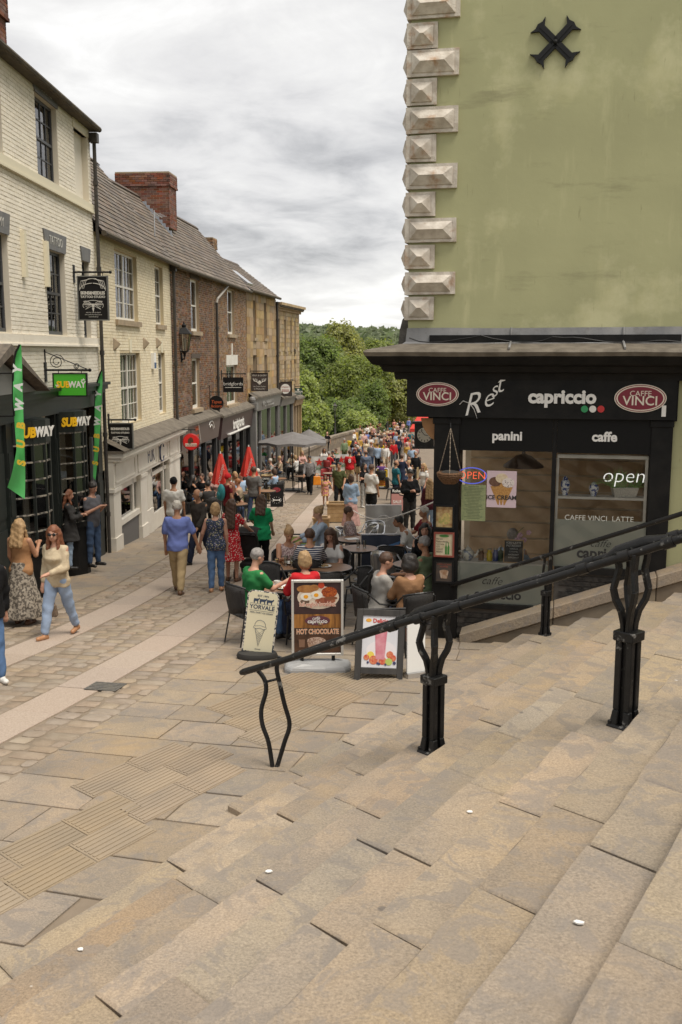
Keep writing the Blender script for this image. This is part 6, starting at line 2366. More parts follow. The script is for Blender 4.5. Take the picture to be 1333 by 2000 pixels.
t,p,w,h = board_sign('hanging_sign','tall black SKINS AND NEEDLES tattoo sign high on the cream wall',F1,143,(153,541,212,624),21.8,sk_black,False,mat('sign_grey_frame',(0.14,0.14,0.13),0.6))
text('SKINS&NEEDLES',0.088,sk_white,t,on(p,0,h * 0.62),off=0.004,sx=0.82)
text('TATTOO STUDIO',0.066,sk_white,t,on(p,0,h * 0.53),off=0.002)
moth(t,p,0,h * 0.33,w * 0.72)
for i,(l,s_) in enumerate((('PIERCED LEG OR PAINT',0.03),('WWW.SKINSANDNEEDLES.CO.UK',0.024),('SKINSANDNEEDLES',0.024))):
 text(l,s_,sk_white,t,on(p,0,h * (0.16 - i * 0.05)),ext=0.001)
mb = MB()
for sg in (-1,1):
 for k in range(4):
  mb.tube([(p.x + sg * w * (0.46 - 0.05 * k),p.y - 0.004,p.z + h * 0.72),(p.x + sg * w * (0.4 - 0.06 * k),p.y - 0.004,p.z + h * 0.9),(p.x + sg * w * 0.04 * k,p.y - 0.004,p.z + h * 0.96)],0.005,4)
 mb.tube([(p.x + sg * w * 0.45 * math.cos(a),p.y - 0.004,p.z + h * 0.68 + h * 0.17 * math.sin(a)) for a in [i * 0.17 for i in range(10)]],0.006,4)
mb.build('lace_pattern',sk_white,t,Matrix.Identity(4))
t,p,w,h = board_sign('hanging_sign','smaller square black SKINS AND NEEDLES tattoo sign beside the white shop',F2,203,(212,828,260,876),24.3,sk_black,False,MATS['sign_grey_frame'])
text('SKINS&NEEDLES',0.076,sk_white,t,on(p,0,h * 0.8),off=0.004,sx=0.82)
text('TATTOO STUDIO',0.056,sk_white,t,on(p,0,h * 0.64),off=0.002)
moth(t,p,0,h * 0.33,w * 0.72)
t,p,w,h = board_sign('hanging_sign','black bridgfords sign board hanging on the brick building',F3,432,(436,737,476,766),40.3,sk_black,bar_over=0.14)
text('bridgfords',0.19,letter_white,t,on(p,0,h * 0.56),off=-0.001)
mb = MB()
mb.box(-w * 0.4,w * 0.4,-0.03,-0.026,h * 0.3,h * 0.33)
mb.build('underline',letter_white,t)
brown_s = mat('sign_brown',(0.055,0.04,0.035),0.5)
t,p,w,h = board_sign('hanging_sign','brown SPLIT AND GLORY sign with a stag emblem on the sandstone house',F4,488,(492,729,523,763),46.9,brown_s,frame_m=sk_black)
text('SPLIT & GLORY',0.1,sk_white,t,on(p,0,h * 0.87),ext=0.001)
text('Ice Cream Parlour',0.08,sk_white,t,on(p,0,h * 0.24),ext=0.001)
text('& Milkshake Bar',0.08,sk_white,t,on(p,0,h * 0.1),ext=0.001)
mb = MB()
for sg in (-1,1):
 mb.tube([(sg * 0.03,-0.03,h * 0.4),(sg * 0.14,-0.03,h * 0.52),(sg * 0.26,-0.03,h * 0.56),(sg * 0.3,-0.03,h * 0.7)],0.02,5)
 mb.tube([(sg * 0.12,-0.03,h * 0.5),(sg * 0.13,-0.03,h * 0.68)],0.016,5)
 mb.tube([(sg * 0.22,-0.03,h * 0.55),(sg * 0.2,-0.03,h * 0.7)],0.016,5)
mb.ball((0,-0.03,h * 0.46),0.07,0.01,0.1)
mb.build('stag_emblem',sk_white,t)
t,p,w,h = board_sign('hanging_sign','dark sign with a white disc and red cutlery on the far building',F5,543,(546,746,570,773),54.2,brown_s,frame_m=sk_black)
mb = MB()
mb.disc((0,h / 2),w * 0.4,-0.034,-0.026,28)
mb.build('disc',white_plain,t)
mb = MB()
for k in (-0.05,0.02):
 mb.box(-0.2,0.2,-0.04,-0.035,h / 2 - 0.09 + k,h / 2 - 0.06 + k)
mb.build('cutlery',mat('sign_red_brown',(0.35,0.08,0.06),0.5),t)
text('Chapters',0.12,mat('sign_red_brown',(0.35,0.08,0.06),0.5),t,on(p,0,h * 0.64,-0.01),ext=0.001)
t,p,w,h = board_sign('hanging_sign','small dark green OXFAM sign, farthest of the hanging signs',F5,572,(575,758,591,771),58.5,mat('dark_green_sign',(0.02,0.06,0.045),0.5))
text('OXFAM',0.15,letter_white,t,on(p,0,h * 0.42),off=0.004,ext=0.001)
text('Books & Music',0.06,letter_white,t,on(p,0,h * 0.15),ext=0.001)
mb = MB()
mb.disc((0,h * 0.75),0.06,-0.032,-0.026,16)
mb.build('emblem',letter_white,t)
def round_sign(label,F,c,rpx,Y,m_,lines,tm,rim=None,yoke=False):
 p = at(c[0],c[1],Y)
 r = rpx / FPX * Y
 t = thing('round_sign',label,'sign',(p.x,Y,p.z - r))
 s_ = (Y - F.o.y) / F.t.y
 wx = F.w(s_,0,0).x - p.x
 mb = MB()
 mb.disc((0,r),r,-0.05,0.05,32)
 mb.build('disc',m_,t)
 if rim:
  mb = MB()
  mb.tube([(r * math.cos(2 * math.pi * i / 32),0,r + r * math.sin(2 * math.pi * i / 32)) for i in range(33)],0.03,6,False)
  mb.build('rim',rim,t)
 mb = MB()
 zb = 2 * r + 0.14
 mb.tube([(wx,0,zb),(r * 0.6,0,zb)],0.018,6)
 mb.tube([(wx + 0.01,0,zb - 0.3),(wx + 0.01,0,zb + 0.25)],0.02,6)
 mb.tube([(0,0,2 * r),(0,0,zb)],0.012,6)
 if yoke:
  mb.tube([(wx,0,r * 0.6),(wx + 0.06,0,r * 1.6),(wx + 0.2,0,zb)],0.015,6)
 mb.build('bracket',black_metal,t)
 for tx,dz,sz,sh in lines:
  text(tx,sz,tm,t,face_M((p.x,Y - 0.054,p.z + dz),(0,-1,0)),ext=0.002,shear=sh,off=0.002)
 return t,p,r
lit_red = mat('sign_red',(0.5,0.015,0.012),0.3,emit=(0.6,0.02,0.02),estr=0.1)
t,p,r = round_sign('round red beer sign with cream scroll over the charcoal shop',F3,(374,863),15,31.0,lit_red,(),letter_white,mat('rim_red',(0.35,0.02,0.02),0.3),True)
mb = MB()
mb.box(-r * 0.75,r * 0.75,-0.06,-0.051,r * 0.42,r * 0.82)
mb.build('scroll',sign_cream,t)
text('Cruzcampo',0.11,mat('sign_dark_red',(0.3,0.02,0.02),0.5),t,face_M((p.x,31.0 - 0.062,p.z - r * 0.38),(0,-1,0)),ext=0.001,shear=0.1)
mb = MB()
mb.prism([(-0.08,r * 0.95),(0.08,r * 0.95),(0.06,r * 1.45),(0.0,r * 1.65),(-0.06,r * 1.45)],-0.058,-0.051)
mb.disc((-0.04,r * 1.1),0.06,-0.06,-0.051,12,0.09)
mb.build('figure_emblem',mat('emblem_dark',(0.1,0.04,0.02),0.5),t)
round_sign('round black Tapas Factory sign with orange script',F3,(423,787),14,38.0,sk_black,(('Tapas',0.04,0.17,0.25),('factory',-0.12,0.15,0.25)),orange)
lantern_glass = glassmat('lantern_glass',(0.9,0.88,0.8),0.2)
def lantern_head(t,M,s,pm):
 """four-sided street lantern, s = height of the glass cage"""
 mb = MB()
 a,b = 0.2 * s,0.36 * s
 for sx in (-1,1):
  for sy in (-1,1):
   mb.bar((sx * a,sy * a,0),(sx * b,sy * b,s),0.035 * s,0.035 * s)
 for r_,z in ((a,0.0),(b,s)):
  for q in (((-r_,-r_),(r_,-r_)),((r_,-r_),(r_,r_)),((r_,r_),(-r_,r_)),((-r_,r_),(-r_,-r_))):
   mb.bar((*q[0],z),(*q[1],z),0.05 * s,0.05 * s)
 mb.add([(-b * 1.2,-b * 1.2,s),(b * 1.2,-b * 1.2,s),(b * 1.2,b * 1.2,s),(-b * 1.2,b * 1.2,s),(-0.1 * s,-0.1 * s,s * 1.38),(0.1 * s,-0.1 * s,s * 1.38),(0.1 * s,0.1 * s,s * 1.38),(-0.1 * s,0.1 * s,s * 1.38)],
   [(0,1,5,4),(1,2,6,5),(2,3,7,6),(3,0,4,7),(4,5,6,7)])
 mb.lathe([(0.1 * s,s * 1.38),(0.14 * s,s * 1.42),(0.14 * s,s * 1.5),(0.06 * s,s * 1.56),(0.02 * s,s * 1.72)],n=10)
 mb.lathe([(0.05 * s,-0.3 * s),(0.09 * s,-0.12 * s),(a * 1.1,0.0)],n=10)
 mb.build('lantern_frame',pm,t,M)
 for k in range(4):
  g = MB()
  g.quad((-a,-a,0),(a,-a,0),(b,-b,s),(-b,-b,s))
  g.build('lantern_pane',lantern_glass,t,M @ Matrix.Rotation(k * math.pi / 2,4,'Z'))
 mb = MB()
 mb.lathe([(0.04 * s,0.05 * s),(0.1 * s,0.3 * s),(0.1 * s,0.6 * s),(0.05 * s,0.75 * s)],n=10)
 mb.build('bulb_globe',mat('bulb_glass',(0.7,0.68,0.6),0.3),t,M)
for px,y0_,y1_,F,Y,lab in ((361,652,686,F3,33.6,'large black wall lantern on the corner of the brick building'),(572,684,700,F5,58.6,'small black wall lantern on the far sandstone building')):
 p0,p1 = at(px,y1_,Y),at(px,y0_,Y)
 t = thing('wall_lantern',lab,'lantern',(p0.x,Y,p0.z))
 lantern_head(t,WM[t.name],p1.z - p0.z,black_metal)
 s_ = (Y - F.o.y) / F.t.y
 wx = F.w(s_,0,0).x - p0.x
 hh = p1.z - p0.z
 mb = MB()
 mb.tube([(0,0,-0.3 * hh),(0,0,-0.45 * hh),(wx,0,-0.45 * hh)],0.025,8)
 mb.box(wx - 0.02,wx + 0.05,-0.06,0.06,-0.62 * hh,-0.1 * hh)
 mb.tube([(wx,0,-0.6 * hh),(wx * 0.4,0,-0.46 * hh)],0.016,6)
 mb.build('bracket',black_metal,t)
for px,yt,yb,Y,lab in ((655,785,857,98.0,'lamp post on the bridge at the start of the parapet'),(741,783,842,128.0,'farther lamp post on the bridge in front of the trees')):
 p0 = at(px,yb,Y)
 x = PL(Y) - 0.2
 base = G(Y)
 zt = at(px,yt,Y).z
 s = (zt - at(px,yt + (yb - yt) * 0.25,Y).z) / 1.72
 t = thing('lamp_post',lab,'street lamp',(p0.x,Y,base))
 zl_ = zt - base - 1.72 * s
 lantern_head(t,WM[t.name] @ Matrix.Translation((0,0,zl_)),s,cast)
 mb = MB()
 mb.lathe([(0.2,0.0),(0.2,0.4),(0.12,0.5),(0.1,1.2),(0.07,1.3),(0.06,zl_ * 0.8),(0.08,zl_ * 0.82),(0.05,zl_ * 0.85),(0.05,zl_ - 0.25 * s)],n=12)
 mb.tube([(-0.3,0,zl_ * 0.84),(0.3,0,zl_ * 0.84)],0.02,6)
 mb.build('post',cast,t,smooth=True)
def feather_flag(label,Lp,Rp,Y,letters,lsz):
 """a sail-shaped flag: left and right edges given from the photo, cloth with depth and a bent pole"""
 t = thing('feather_flag',label,'flag',(at(*Rp[-1],Y).x,Y,gp(Rp[-1][0],1090).z))
 n = 26
 def ev(pts,k):
  ys = pts[0][1] + (pts[-1][1] - pts[0][1]) * k
  for a,b in zip(pts,pts[1:]):
   if a[1] <= ys <= b[1] + 1e-6:
    f = (ys - a[1]) / (b[1] - a[1])
    return a[0] + (b[0] - a[0]) * f,ys
  return pts[-1]
 mb = MB()
 vs = []
 for i in range(n + 1):
  l,r = ev(Lp,i / n),ev(Rp,i / n)
  for j in range(5):
   f = j / 4
   p = at(l[0] + (r[0] - l[0]) * f,l[1] + (r[1] - l[1]) * f,Y + 0.05 * math.sin(i * 0.5 + f * 3) + 0.1 * f)
   vs.append(p)
 vs2 = [v + Vector((0,0.004,0)) for v in vs]
 mb.add(vs,[(i * 5 + j,i * 5 + j + 1,(i + 1) * 5 + j + 1,(i + 1) * 5 + j) for i in range(n) for j in range(4)])
 m = mat('flag_green',(0.05,0.34,0.07),0.75,(0.09,0.42,0.12),2.0)
 mb.build('cloth',m,t,Matrix.Identity(4),smooth=True)
 mb = MB()
 pl = [at(*Lp[0],Y)] + [at(*ev(Lp,k),Y) for k in (0.02,0.05,0.1,0.2,0.35,0.5)]
 mb.tube(pl,0.016,6)
 for q in (pl[-1],pl[-3]):
  mb.tube([q,Vector((-5.75,Y + 0.02,q.z - 0.02))],0.014,6)
 mb.build('pole',black_metal,t,Matrix.Identity(4))
 for i,(ch,px,py,m_) in enumerate(letters):
  text(ch,lsz,m_,t,face_M(at(px,py,Y - 0.07),(0,-1,0)) @ Matrix.Rotation(R(82),4,'Z'),ext=0.001,off=0.01,shear=0.1)
yw = mat('flag_yellow',(0.75,0.5,0.04),0.7)
wt = mat('flag_white',(0.7,0.74,0.7),0.7)
feather_flag('tall green SUBWAY feather flag at the left edge, in front of the dark shop',[(39,673),(30,690),(26,720),(26,780),(30,840),(33,880),(24,925),(15,952)],[(42,673),(43,690),(44,720),(46,800),(48,860),(50,920),(50,945),(49,975)],15.2,
    [('S',43,905,yw),('U',42,868,yw),('B',42,832,yw),('W',39,792,wt),('A',37,756,wt),('Y',35,722,wt)],0.165)
feather_flag('narrower green SUBWAY feather flag by the drainpipe corner',[(199,723),(192,738),(187,765),(185,820),(185,880),(183,915),(182,931)],[(200,723),(201,740),(200,770),(197,830),(192,890),(189,920),(187,938)],22.4,
    [('S',187,905,yw),('U',189,878,yw),('B',190,852,yw),('W',191,824,wt),('A',192,797,wt),('Y',193,770,wt)],0.17)
# ================================================================== PEOPLE
def surface_nets(D,org,h):
 ins = D < 0
 c = np.zeros(tuple(s - 1 for s in D.shape),np.int8)
 cor = [(i,j,k) for i in (0,1) for j in (0,1) for k in (0,1)]
 sl = lambda o: tuple(slice(q,D.shape[i] - 1 + q) for i,q in enumerate(o))
 for o in cor:
  c += ins[sl(o)]
 act = np.argwhere((c > 0) & (c < 8))
 if not len(act):
  return None
 acc = np.zeros((len(act),3))
 cnt = np.zeros((len(act),1))
 val = {o: D[act[:,0] + o[0],act[:,1] + o[1],act[:,2] + o[2]] for o in cor}
 for o in cor:
  for ax in range(3):
   if o[ax]:
    continue
   p = list(o)
   p[ax] = 1
   a,b = val[o],val[tuple(p)]
   m = (a < 0) != (b < 0)
   t = np.where(m,a / np.where(m,a - b,1),0)
   q = np.array(o,float)[None] + np.zeros((len(act),3))
   q[:,ax] += t
   acc += q * m[:,None]
   cnt += m[:,None]
 V = (act + acc / cnt) * h + org
 idm = -np.ones(c.shape,np.int64)
 idm[act[:,0],act[:,1],act[:,2]] = np.arange(len(act))
 F = []
 for ax in range(3):
  b,d = [(1,2),(2,0),(0,1)][ax]
  lo = [slice(None)] * 3
  hi = [slice(None)] * 3
  lo[ax],hi[ax] = slice(0,-1),slice(1,None)
  df = np.argwhere(ins[tuple(lo)] != ins[tuple(hi)])
  ok = (df[:,b] > 0) & (df[:,d] > 0) & (df[:,b] < D.shape[b] - 1) & (df[:,d] < D.shape[d] - 1)
  df = df[ok]
  if not len(df):
   continue
  q = []
  for ob,od in ((-1,-1),(0,-1),(0,0),(-1,0)):
   g = df.copy()
   g[:,b] += ob
   g[:,d] += od
   q.append(idm[g[:,0],g[:,1],g[:,2]])
  q = np.stack(q,1)
  fl = ~ins[df[:,0],df[:,1],df[:,2]]
  q[fl] = q[fl][:,::-1]
  F.append(q)
 return V,np.concatenate(F)
def prim_box(p):
 if p[0] == 'c':
  a,b = np.array(p[1]),np.array(p[2])
  r = max(p[3],p[4])
  return np.minimum(a,b) - r,np.maximum(a,b) + r
 if p[0] == 'f':
  a,b = np.array(p[1]),np.array(p[2])
  r = max(p[3],p[4])
  return np.minimum(a,b) - r,np.maximum(a,b) + r
 if p[0] == 't':
  a = p[1] + p[2] * p[4][0][0]
  b = p[1] + p[2] * p[4][-1][0]
  r = max(max(q[1],q[2]) for q in p[4]) + 0.03
  return np.minimum(a,b) - r,np.maximum(a,b) + r
 c,r = np.array(p[1]),np.array(p[2])
 return c - r,c + r
def prim_d(p,X):
 if p[0] in 'cf':
  a,b = np.array(p[1]),np.array(p[2])
  ab = b - a
  L2 = (ab ** 2).sum() + 1e-12
  t = ((X - a) @ ab) / L2
  if p[0] == 'c':
   t = np.clip(t,0,1)
   return np.linalg.norm(X - (a + t[...,None] * ab),axis=-1) - (p[3] + (p[4] - p[3]) * t)
  L = math.sqrt(L2)
  Q = X - (a + t[...,None] * ab)
  if len(p) > 5:
   ang_ = np.arctan2(Q[...,1],Q[...,0])
   fold = 1 + p[5] * np.sin(ang_ * 9) * np.clip(t,0,1)
  else:
   fold = 1
  return np.maximum(np.maximum((np.linalg.norm(Q,axis=-1) - (p[3] + (p[4] - p[3]) * np.clip(t,0,1)) * fold) * 0.9,-t * L),(t - 1) * L)
 if p[0] == 't':
  q = X - p[1]
  z = q @ p[2]
  T_ = np.array(p[4])
  zc_ = np.clip(z,T_[0,0],T_[-1,0])
  a,b,yo = (np.interp(zc_,T_[:,0],T_[:,i]) for i in (1,2,3))
  x,y = q[...,0],q @ p[3] - yo
  k0 = np.sqrt((x / a) ** 2 + (y / b) ** 2) + 1e-6
  k1 = np.sqrt((x / a ** 2) ** 2 + (y / b ** 2) ** 2) + 1e-6
  return np.maximum(np.maximum(k0 * (k0 - 1) / k1,T_[0,0] - z),z - T_[-1,0])
 q = X - np.array(p[1])
 r = np.array(p[2])
 k0 = np.linalg.norm(q / r,axis=-1)
 k1 = np.linalg.norm(q / r ** 2,axis=-1) + 1e-9
 return k0 * (k0 - 1) / k1
def field(prims,org,n,h,k):
 D = np.full(n,0.3)
 for p in prims:
  sub = p[0] == '-'
  if sub:
   p = p[1]
  lo,hi = prim_box(p)
  m = k + 2.5 * h
  i0 = np.clip(np.floor((lo - m - org) / h).astype(int),0,np.array(n) - 1)
  i1 = np.clip(np.ceil((hi + m - org) / h).astype(int) + 1,1,n)
  sl = tuple(slice(a,b) for a,b in zip(i0,i1))
  g = np.stack(np.meshgrid(*[org[a] + h * np.arange(i0[a],i1[a]) for a in range(3)],indexing='ij'),-1)
  if g.size == 0:
   continue
  d = prim_d(p,g)
  if sub:
   D[sl] = np.maximum(D[sl],-d)
  else:
   o = D[sl]
   q = np.clip(0.5 + 0.5 * (o - d) / k,0,1)
   D[sl] = o + (d - o) * q - k * q * (1 - q)
 return D
def np_mesh(name,V,F,mats,mi=None):
 me = bpy.data.meshes.new(name)
 me.vertices.add(len(V))
 me.vertices.foreach_set('co',V.astype(np.float32).reshape(-1))
 me.loops.add(F.size)
 me.loops.foreach_set('vertex_index',F.astype(np.int32).reshape(-1))
 me.polygons.add(len(F))
 me.polygons.foreach_set('loop_start',np.arange(0,F.size,4,dtype=np.int32))
 for m in mats:
  me.materials.append(m)
 if mi is not None:
  me.polygons.foreach_set('material_index',mi.astype(np.int32))
 me.polygons.foreach_set('use_smooth',np.ones(len(F),bool))
 me.update(calc_edges=True)
 return me
def cloth(name,c,c2=None,sc=30.0,kind='noise',c3=None):
 """woven cloth, plain or with a small procedural print"""
 if name in MATS:
  return MATS[name]
 if c2 is None:
  return mat(name,c,0.85,tuple(v * 0.82 for v in c),4,bump=0.4,bscale=15,spec=0.2)
 if kind == 'noise':
  return mat(name,c,0.85,c2,sc,3,bump=0.35,bscale=15,spec=0.2,lo=0.48,hi=0.54)
 m = mat(name,c,0.85,spec=0.2)
 nd,ln,bs = nodes_of(m)
 t = N(nd,'ShaderNodeTexCoord')
 if kind == 'stripe':
  w = N(nd,'ShaderNodeTexWave',bands_direction='Z')
  w.inputs['Scale'].default_value = sc
  ln.new(t.outputs['Object'],w.inputs['Vector'])
  fac,lo,hi = w.outputs[1],0.62,0.7
 else:
  w = N(nd,'ShaderNodeTexVoronoi')
  w.inputs['Scale'].default_value = sc
  ln.new(t.outputs['Object'],w.inputs['Vector'])
  fac,lo,hi = w.outputs['Distance'],0.36,0.3
 mr = N(nd,'ShaderNodeMapRange')
 mr.inputs[1].default_value = lo
 mr.inputs[2].default_value = hi
 ln.new(fac,mr.inputs[0])
 mx = N(nd,'ShaderNodeMixRGB')
 mx.inputs[1].default_value = (*c,1)
 mx.inputs[2].default_value = (*c2,1)
 if c3 is not None and kind == 'dots':
  cr_ = N(nd,'ShaderNodeMixRGB')
  cr_.inputs[1].default_value = (*c2,1)
  cr_.inputs[2].default_value = (*c3,1)
  sp_ = N(nd,'ShaderNodeSeparateColor')
  ln.new(w.outputs['Color'],sp_.inputs[0])
  gt = N(nd,'ShaderNodeMath',operation='GREATER_THAN')
  gt.inputs[1].default_value = 0.55
  ln.new(sp_.outputs[0],gt.inputs[0])
  ln.new(gt.outputs[0],cr_.inputs[0])
  ln.new(cr_.outputs[0],mx.inputs[2])
 ln.new(mr.outputs[0],mx.inputs[0])
 ln.new(mx.outputs[0],bs.inputs['Base Color'])
 return m
SKIN = [mat('skin_fair',(0.52,0.29,0.2),0.55,(0.46,0.24,0.165),9,spec=0.35),mat('skin_tan',(0.42,0.22,0.13),0.55,(0.36,0.18,0.105),9,spec=0.35),mat('skin_brown',(0.22,0.115,0.07),0.55,spec=0.35)]
HAIR = {'brown': mat('hair_brown',(0.055,0.028,0.016),0.55,(0.09,0.045,0.025),30,bump=0.4,bscale=60),'dark': mat('hair_dark',(0.014,0.011,0.01),0.5,(0.028,0.022,0.018),30,bump=0.4,bscale=60),
  'blonde': mat('hair_blonde',(0.42,0.27,0.13),0.6,(0.28,0.17,0.08),30,bump=0.4,bscale=60),'grey': mat('hair_grey',(0.3,0.28,0.26),0.6,(0.2,0.18,0.17),30,bump=0.4,bscale=60),
  'white': mat('hair_white',(0.55,0.51,0.45),0.6,(0.42,0.38,0.33),30,bump=0.4,bscale=60),'auburn': mat('hair_auburn',(0.15,0.05,0.022),0.55,(0.22,0.08,0.035),30,bump=0.4,bscale=60),
  'ginger': mat('hair_ginger',(0.3,0.12,0.04),0.55,(0.22,0.08,0.03),30,bump=0.4,bscale=60)}
CL = {}
for n_,c_ in {'white': (0.68,0.66,0.62),'black': (0.009,0.009,0.01),'grey': (0.14,0.14,0.15),'lightgrey': (0.36,0.35,0.33),'navy': (0.022,0.028,0.055),'blue': (0.16,0.22,0.5),
    'lightblue': (0.34,0.45,0.6),'denim': (0.085,0.15,0.28),'darkdenim': (0.03,0.045,0.085),'khaki': (0.42,0.31,0.17),'green': (0.02,0.3,0.12),'leafgreen': (0.03,0.19,0.05),'olive': (0.065,0.075,0.028),
    'red': (0.5,0.02,0.025),'darkred': (0.16,0.015,0.02),'maroon': (0.09,0.02,0.03),'pink': (0.6,0.36,0.32),'salmon': (0.55,0.22,0.2),'tan': (0.36,0.19,0.09),'brown': (0.12,0.06,0.03),'mustard': (0.5,0.3,0.07),
    'teal': (0.02,0.13,0.16),'purple': (0.1,0.04,0.16),'sage': (0.2,0.26,0.15),'cream': (0.62,0.52,0.36),'beige': (0.46,0.36,0.25),'charcoal': (0.045,0.043,0.042),'orange': (0.65,0.25,0.02),'yellow': (0.7,0.5,0.03)}.items():
 CL[n_] = cloth('cloth_' + n_,c_)
shoe_black = mat('shoe_black',(0.02,0.018,0.017),0.45)
shoe_white = mat('shoe_white',(0.66,0.64,0.6),0.6)
shoe_tan = mat('shoe_tan',(0.4,0.2,0.1),0.5)
shoe_brown = mat('shoe_brown',(0.12,0.06,0.03),0.55)
def V3(*a):
 return np.array(a,float)
def build_person(sex,H,build,pose,arms,legs,lean,head,top,bot,hair,detail):
 """joint positions and shape primitives of one figure; feet on z=0, facing +y"""
 sh = 0.165 if sex == 'f' else 0.19
 hw = 0.085
 sit = pose == 'sit'
 hip_z = 0.55 if sit else 0.92
 hip = V3(0,0,hip_z)
 U,Fw = V3(0,math.sin(lean),math.cos(lean)),V3(0,math.cos(lean),-math.sin(lean))
 P = lambda x,y,z: hip + V3(x,0,0) + Fw * y + U * z
 w = 1 + (build - 1) * 0.7
 sk,tp,bt,so,hr_ = [],[],[],[],[]
 # legs
 LJ = []
 for i,s in enumerate((-1,1)):
  fl,kn = legs[i][:2]
  spl = legs[i][2] if len(legs[i]) > 2 else 0.0
  hj = hip + V3(s * hw,0,0)
  kd = V3(s * math.sin(spl),math.sin(fl),-math.cos(fl))
  kd /= np.linalg.norm(kd)
  kj = hj + kd * 0.43
  ad = V3(s * math.sin(spl) * 0.3,math.sin(fl - kn),-math.cos(fl - kn))
  ad /= np.linalg.norm(ad)
  aj = kj + ad * 0.41
  LJ.append((hj,kj,aj,fl - kn))
 minz = min(j[2][2] for j in LJ)
 dz = 0.08 - minz if not sit else 0.0
 off = V3(0,0,dz)
 hip = hip + off
 for i,s in enumerate((-1,1)):
  hj,kj,aj,sa = LJ[i]
  hj,kj,aj = hj + off,kj + off,aj + off
  sk += [('c',hj,kj,0.082 * w,0.055 * w),('c',kj,aj,0.054 * w,0.036),]
  tilt = max(-0.5,min(0.9,-sa))
  toe = aj + V3(s * 0.02,0.15 * math.cos(tilt),-0.045 - 0.14 * math.sin(tilt) * (0.5 if sa > 0 else 1))
  heel = aj + V3(0,-0.035,-0.045)
  toe[2] = max(toe[2],0.03)
  heel[2] = max(heel[2],0.032)
  so += [('c',heel,toe,0.038,0.034),('c',heel,aj + V3(0,0,-0.01),0.04,0.04)]
  sk += [('c',heel,toe,0.03,0.027)]
  k = bot['kind']
  if k in ('trousers','jeans'):
   g = 0.014 if k == 'jeans' else 0.022
   e = bot.get('len',0.93)
   bt += [('c',hj,kj,0.085 * w + g,0.056 * w + g),('c',kj,kj + (aj - kj) * e,0.055 * w + g,0.042 + g)]
  elif k == 'shorts':
   bt += [('c',hj,hj + (kj - hj) * 0.85,0.088 * w + 0.02,0.075 * w + 0.03)]
 P0 = lambda x,y,z: hip + V3(x,0,0) + Fw * y + U * z
 bust = sex == 'f'
 if sex == 'f':
  tab = [(-0.1,0.16,0.1,-0.01),(0.0,0.172,0.112,-0.012),(0.08,0.152,0.102,0.0),(0.17,0.124,0.088,0.0),(0.27,0.138,0.1,0.008),(0.34,0.148,0.118,0.022),(0.41,0.15,0.1,0.0),(0.47,0.125,0.072,-0.012),(0.53,0.055,0.05,-0.01)]
 else:
  tab = [(-0.1,0.15,0.098,-0.01),(0.0,0.163,0.11,-0.01),(0.09,0.152,0.104,0.0),(0.17,0.148,0.102,0.005),(0.28,0.16,0.108,0.0),(0.37,0.174,0.11,-0.005),(0.44,0.168,0.092,-0.012),(0.49,0.125,0.07,-0.014),(0.54,0.06,0.054,-0.01)]
 bel = max(0.0,w - 1.0)
 tab = [(z,a * w,b * (w + (1.1 * bel if 0.02 < z < 0.3 else 0)),y + (0.25 * bel if 0.02 < z < 0.3 else 0)) for z,a,b,y in tab]
 torso = [('t',hip,U,Fw,tab),('c',P0(-sh + 0.035,-0.014,0.45),P0(sh - 0.035,-0.014,0.45),0.044,0.044)]
 sk += torso
 gi = 0.017 + top.get('loose',0.0) * 0.6
 def infl(p,g):
  if p[0] == 'c':
   return ('c',p[1],p[2],p[3] + g,p[4] + g)
  if p[0] == 't':
   return ('t',p[1],p[2],p[3],[(z,a + g,b + g,y) for z,a,b,y in p[4] if z < 0.52])
  return ('e',p[1],tuple(v + g for v in p[2]))
 tp += [infl(p,gi) for p in torso]
 if bot['kind'] != 'none':
  bt += [('t',hip,U,Fw,[(z,a + 0.006,b + 0.006,y) for z,a,b,y in tab if z < 0.1])]
 hl = top.get('hem',0.0)
 if hl:
  tp += [('f',P0(0,0,0.12),hip + V3(0,0,-hl),0.14 * w,0.168 * w + top.get('loose',0) + hl * 0.12)]
 if bot['kind'] in ('skirt','dress') and not sit:
  e = bot.get('len',0.5)
  bt += [('f',P0(0,0,0.12),hip + V3(0,0.0,-e),0.13 * w,bot.get('flare',0.24),0.07)]
 elif bot['kind'] in ('skirt','dress'):
  for (hj,kj,aj,_) in LJ:
   bt += [('c',hj,hj + (kj - hj) * 0.95,0.11,0.085)]
 # arms and hands
 hands = []
 for i,s in enumerate((-1,1)):
  fl,ab_,el,inw = arms[i]
  S = P0(s * sh,-0.01,0.47)
  d = V3(s * math.sin(ab_),math.sin(fl) * math.cos(ab_),-math.cos(fl) * math.cos(ab_))
  E_ = S + d * 0.275
  d2 = V3(-s * math.sin(inw),math.sin(fl + el) * math.cos(inw),-math.cos(fl + el) * math.cos(inw))
  W_ = E_ + d2 * 0.245
  sk += [('c',S,E_,0.05 * w,0.038),('c',E_,W_,0.039,0.026)]
  K = W_ + d2 * 0.085
  sk += [('c',W_,K,0.027,0.03)]
  lat = np.cross(d2,V3(0,0,1) if abs(d2[2]) < 0.9 else V3(0,1,0))
  lat = lat / (np.linalg.norm(lat) + 1e-9)
  dn = np.cross(lat,d2)
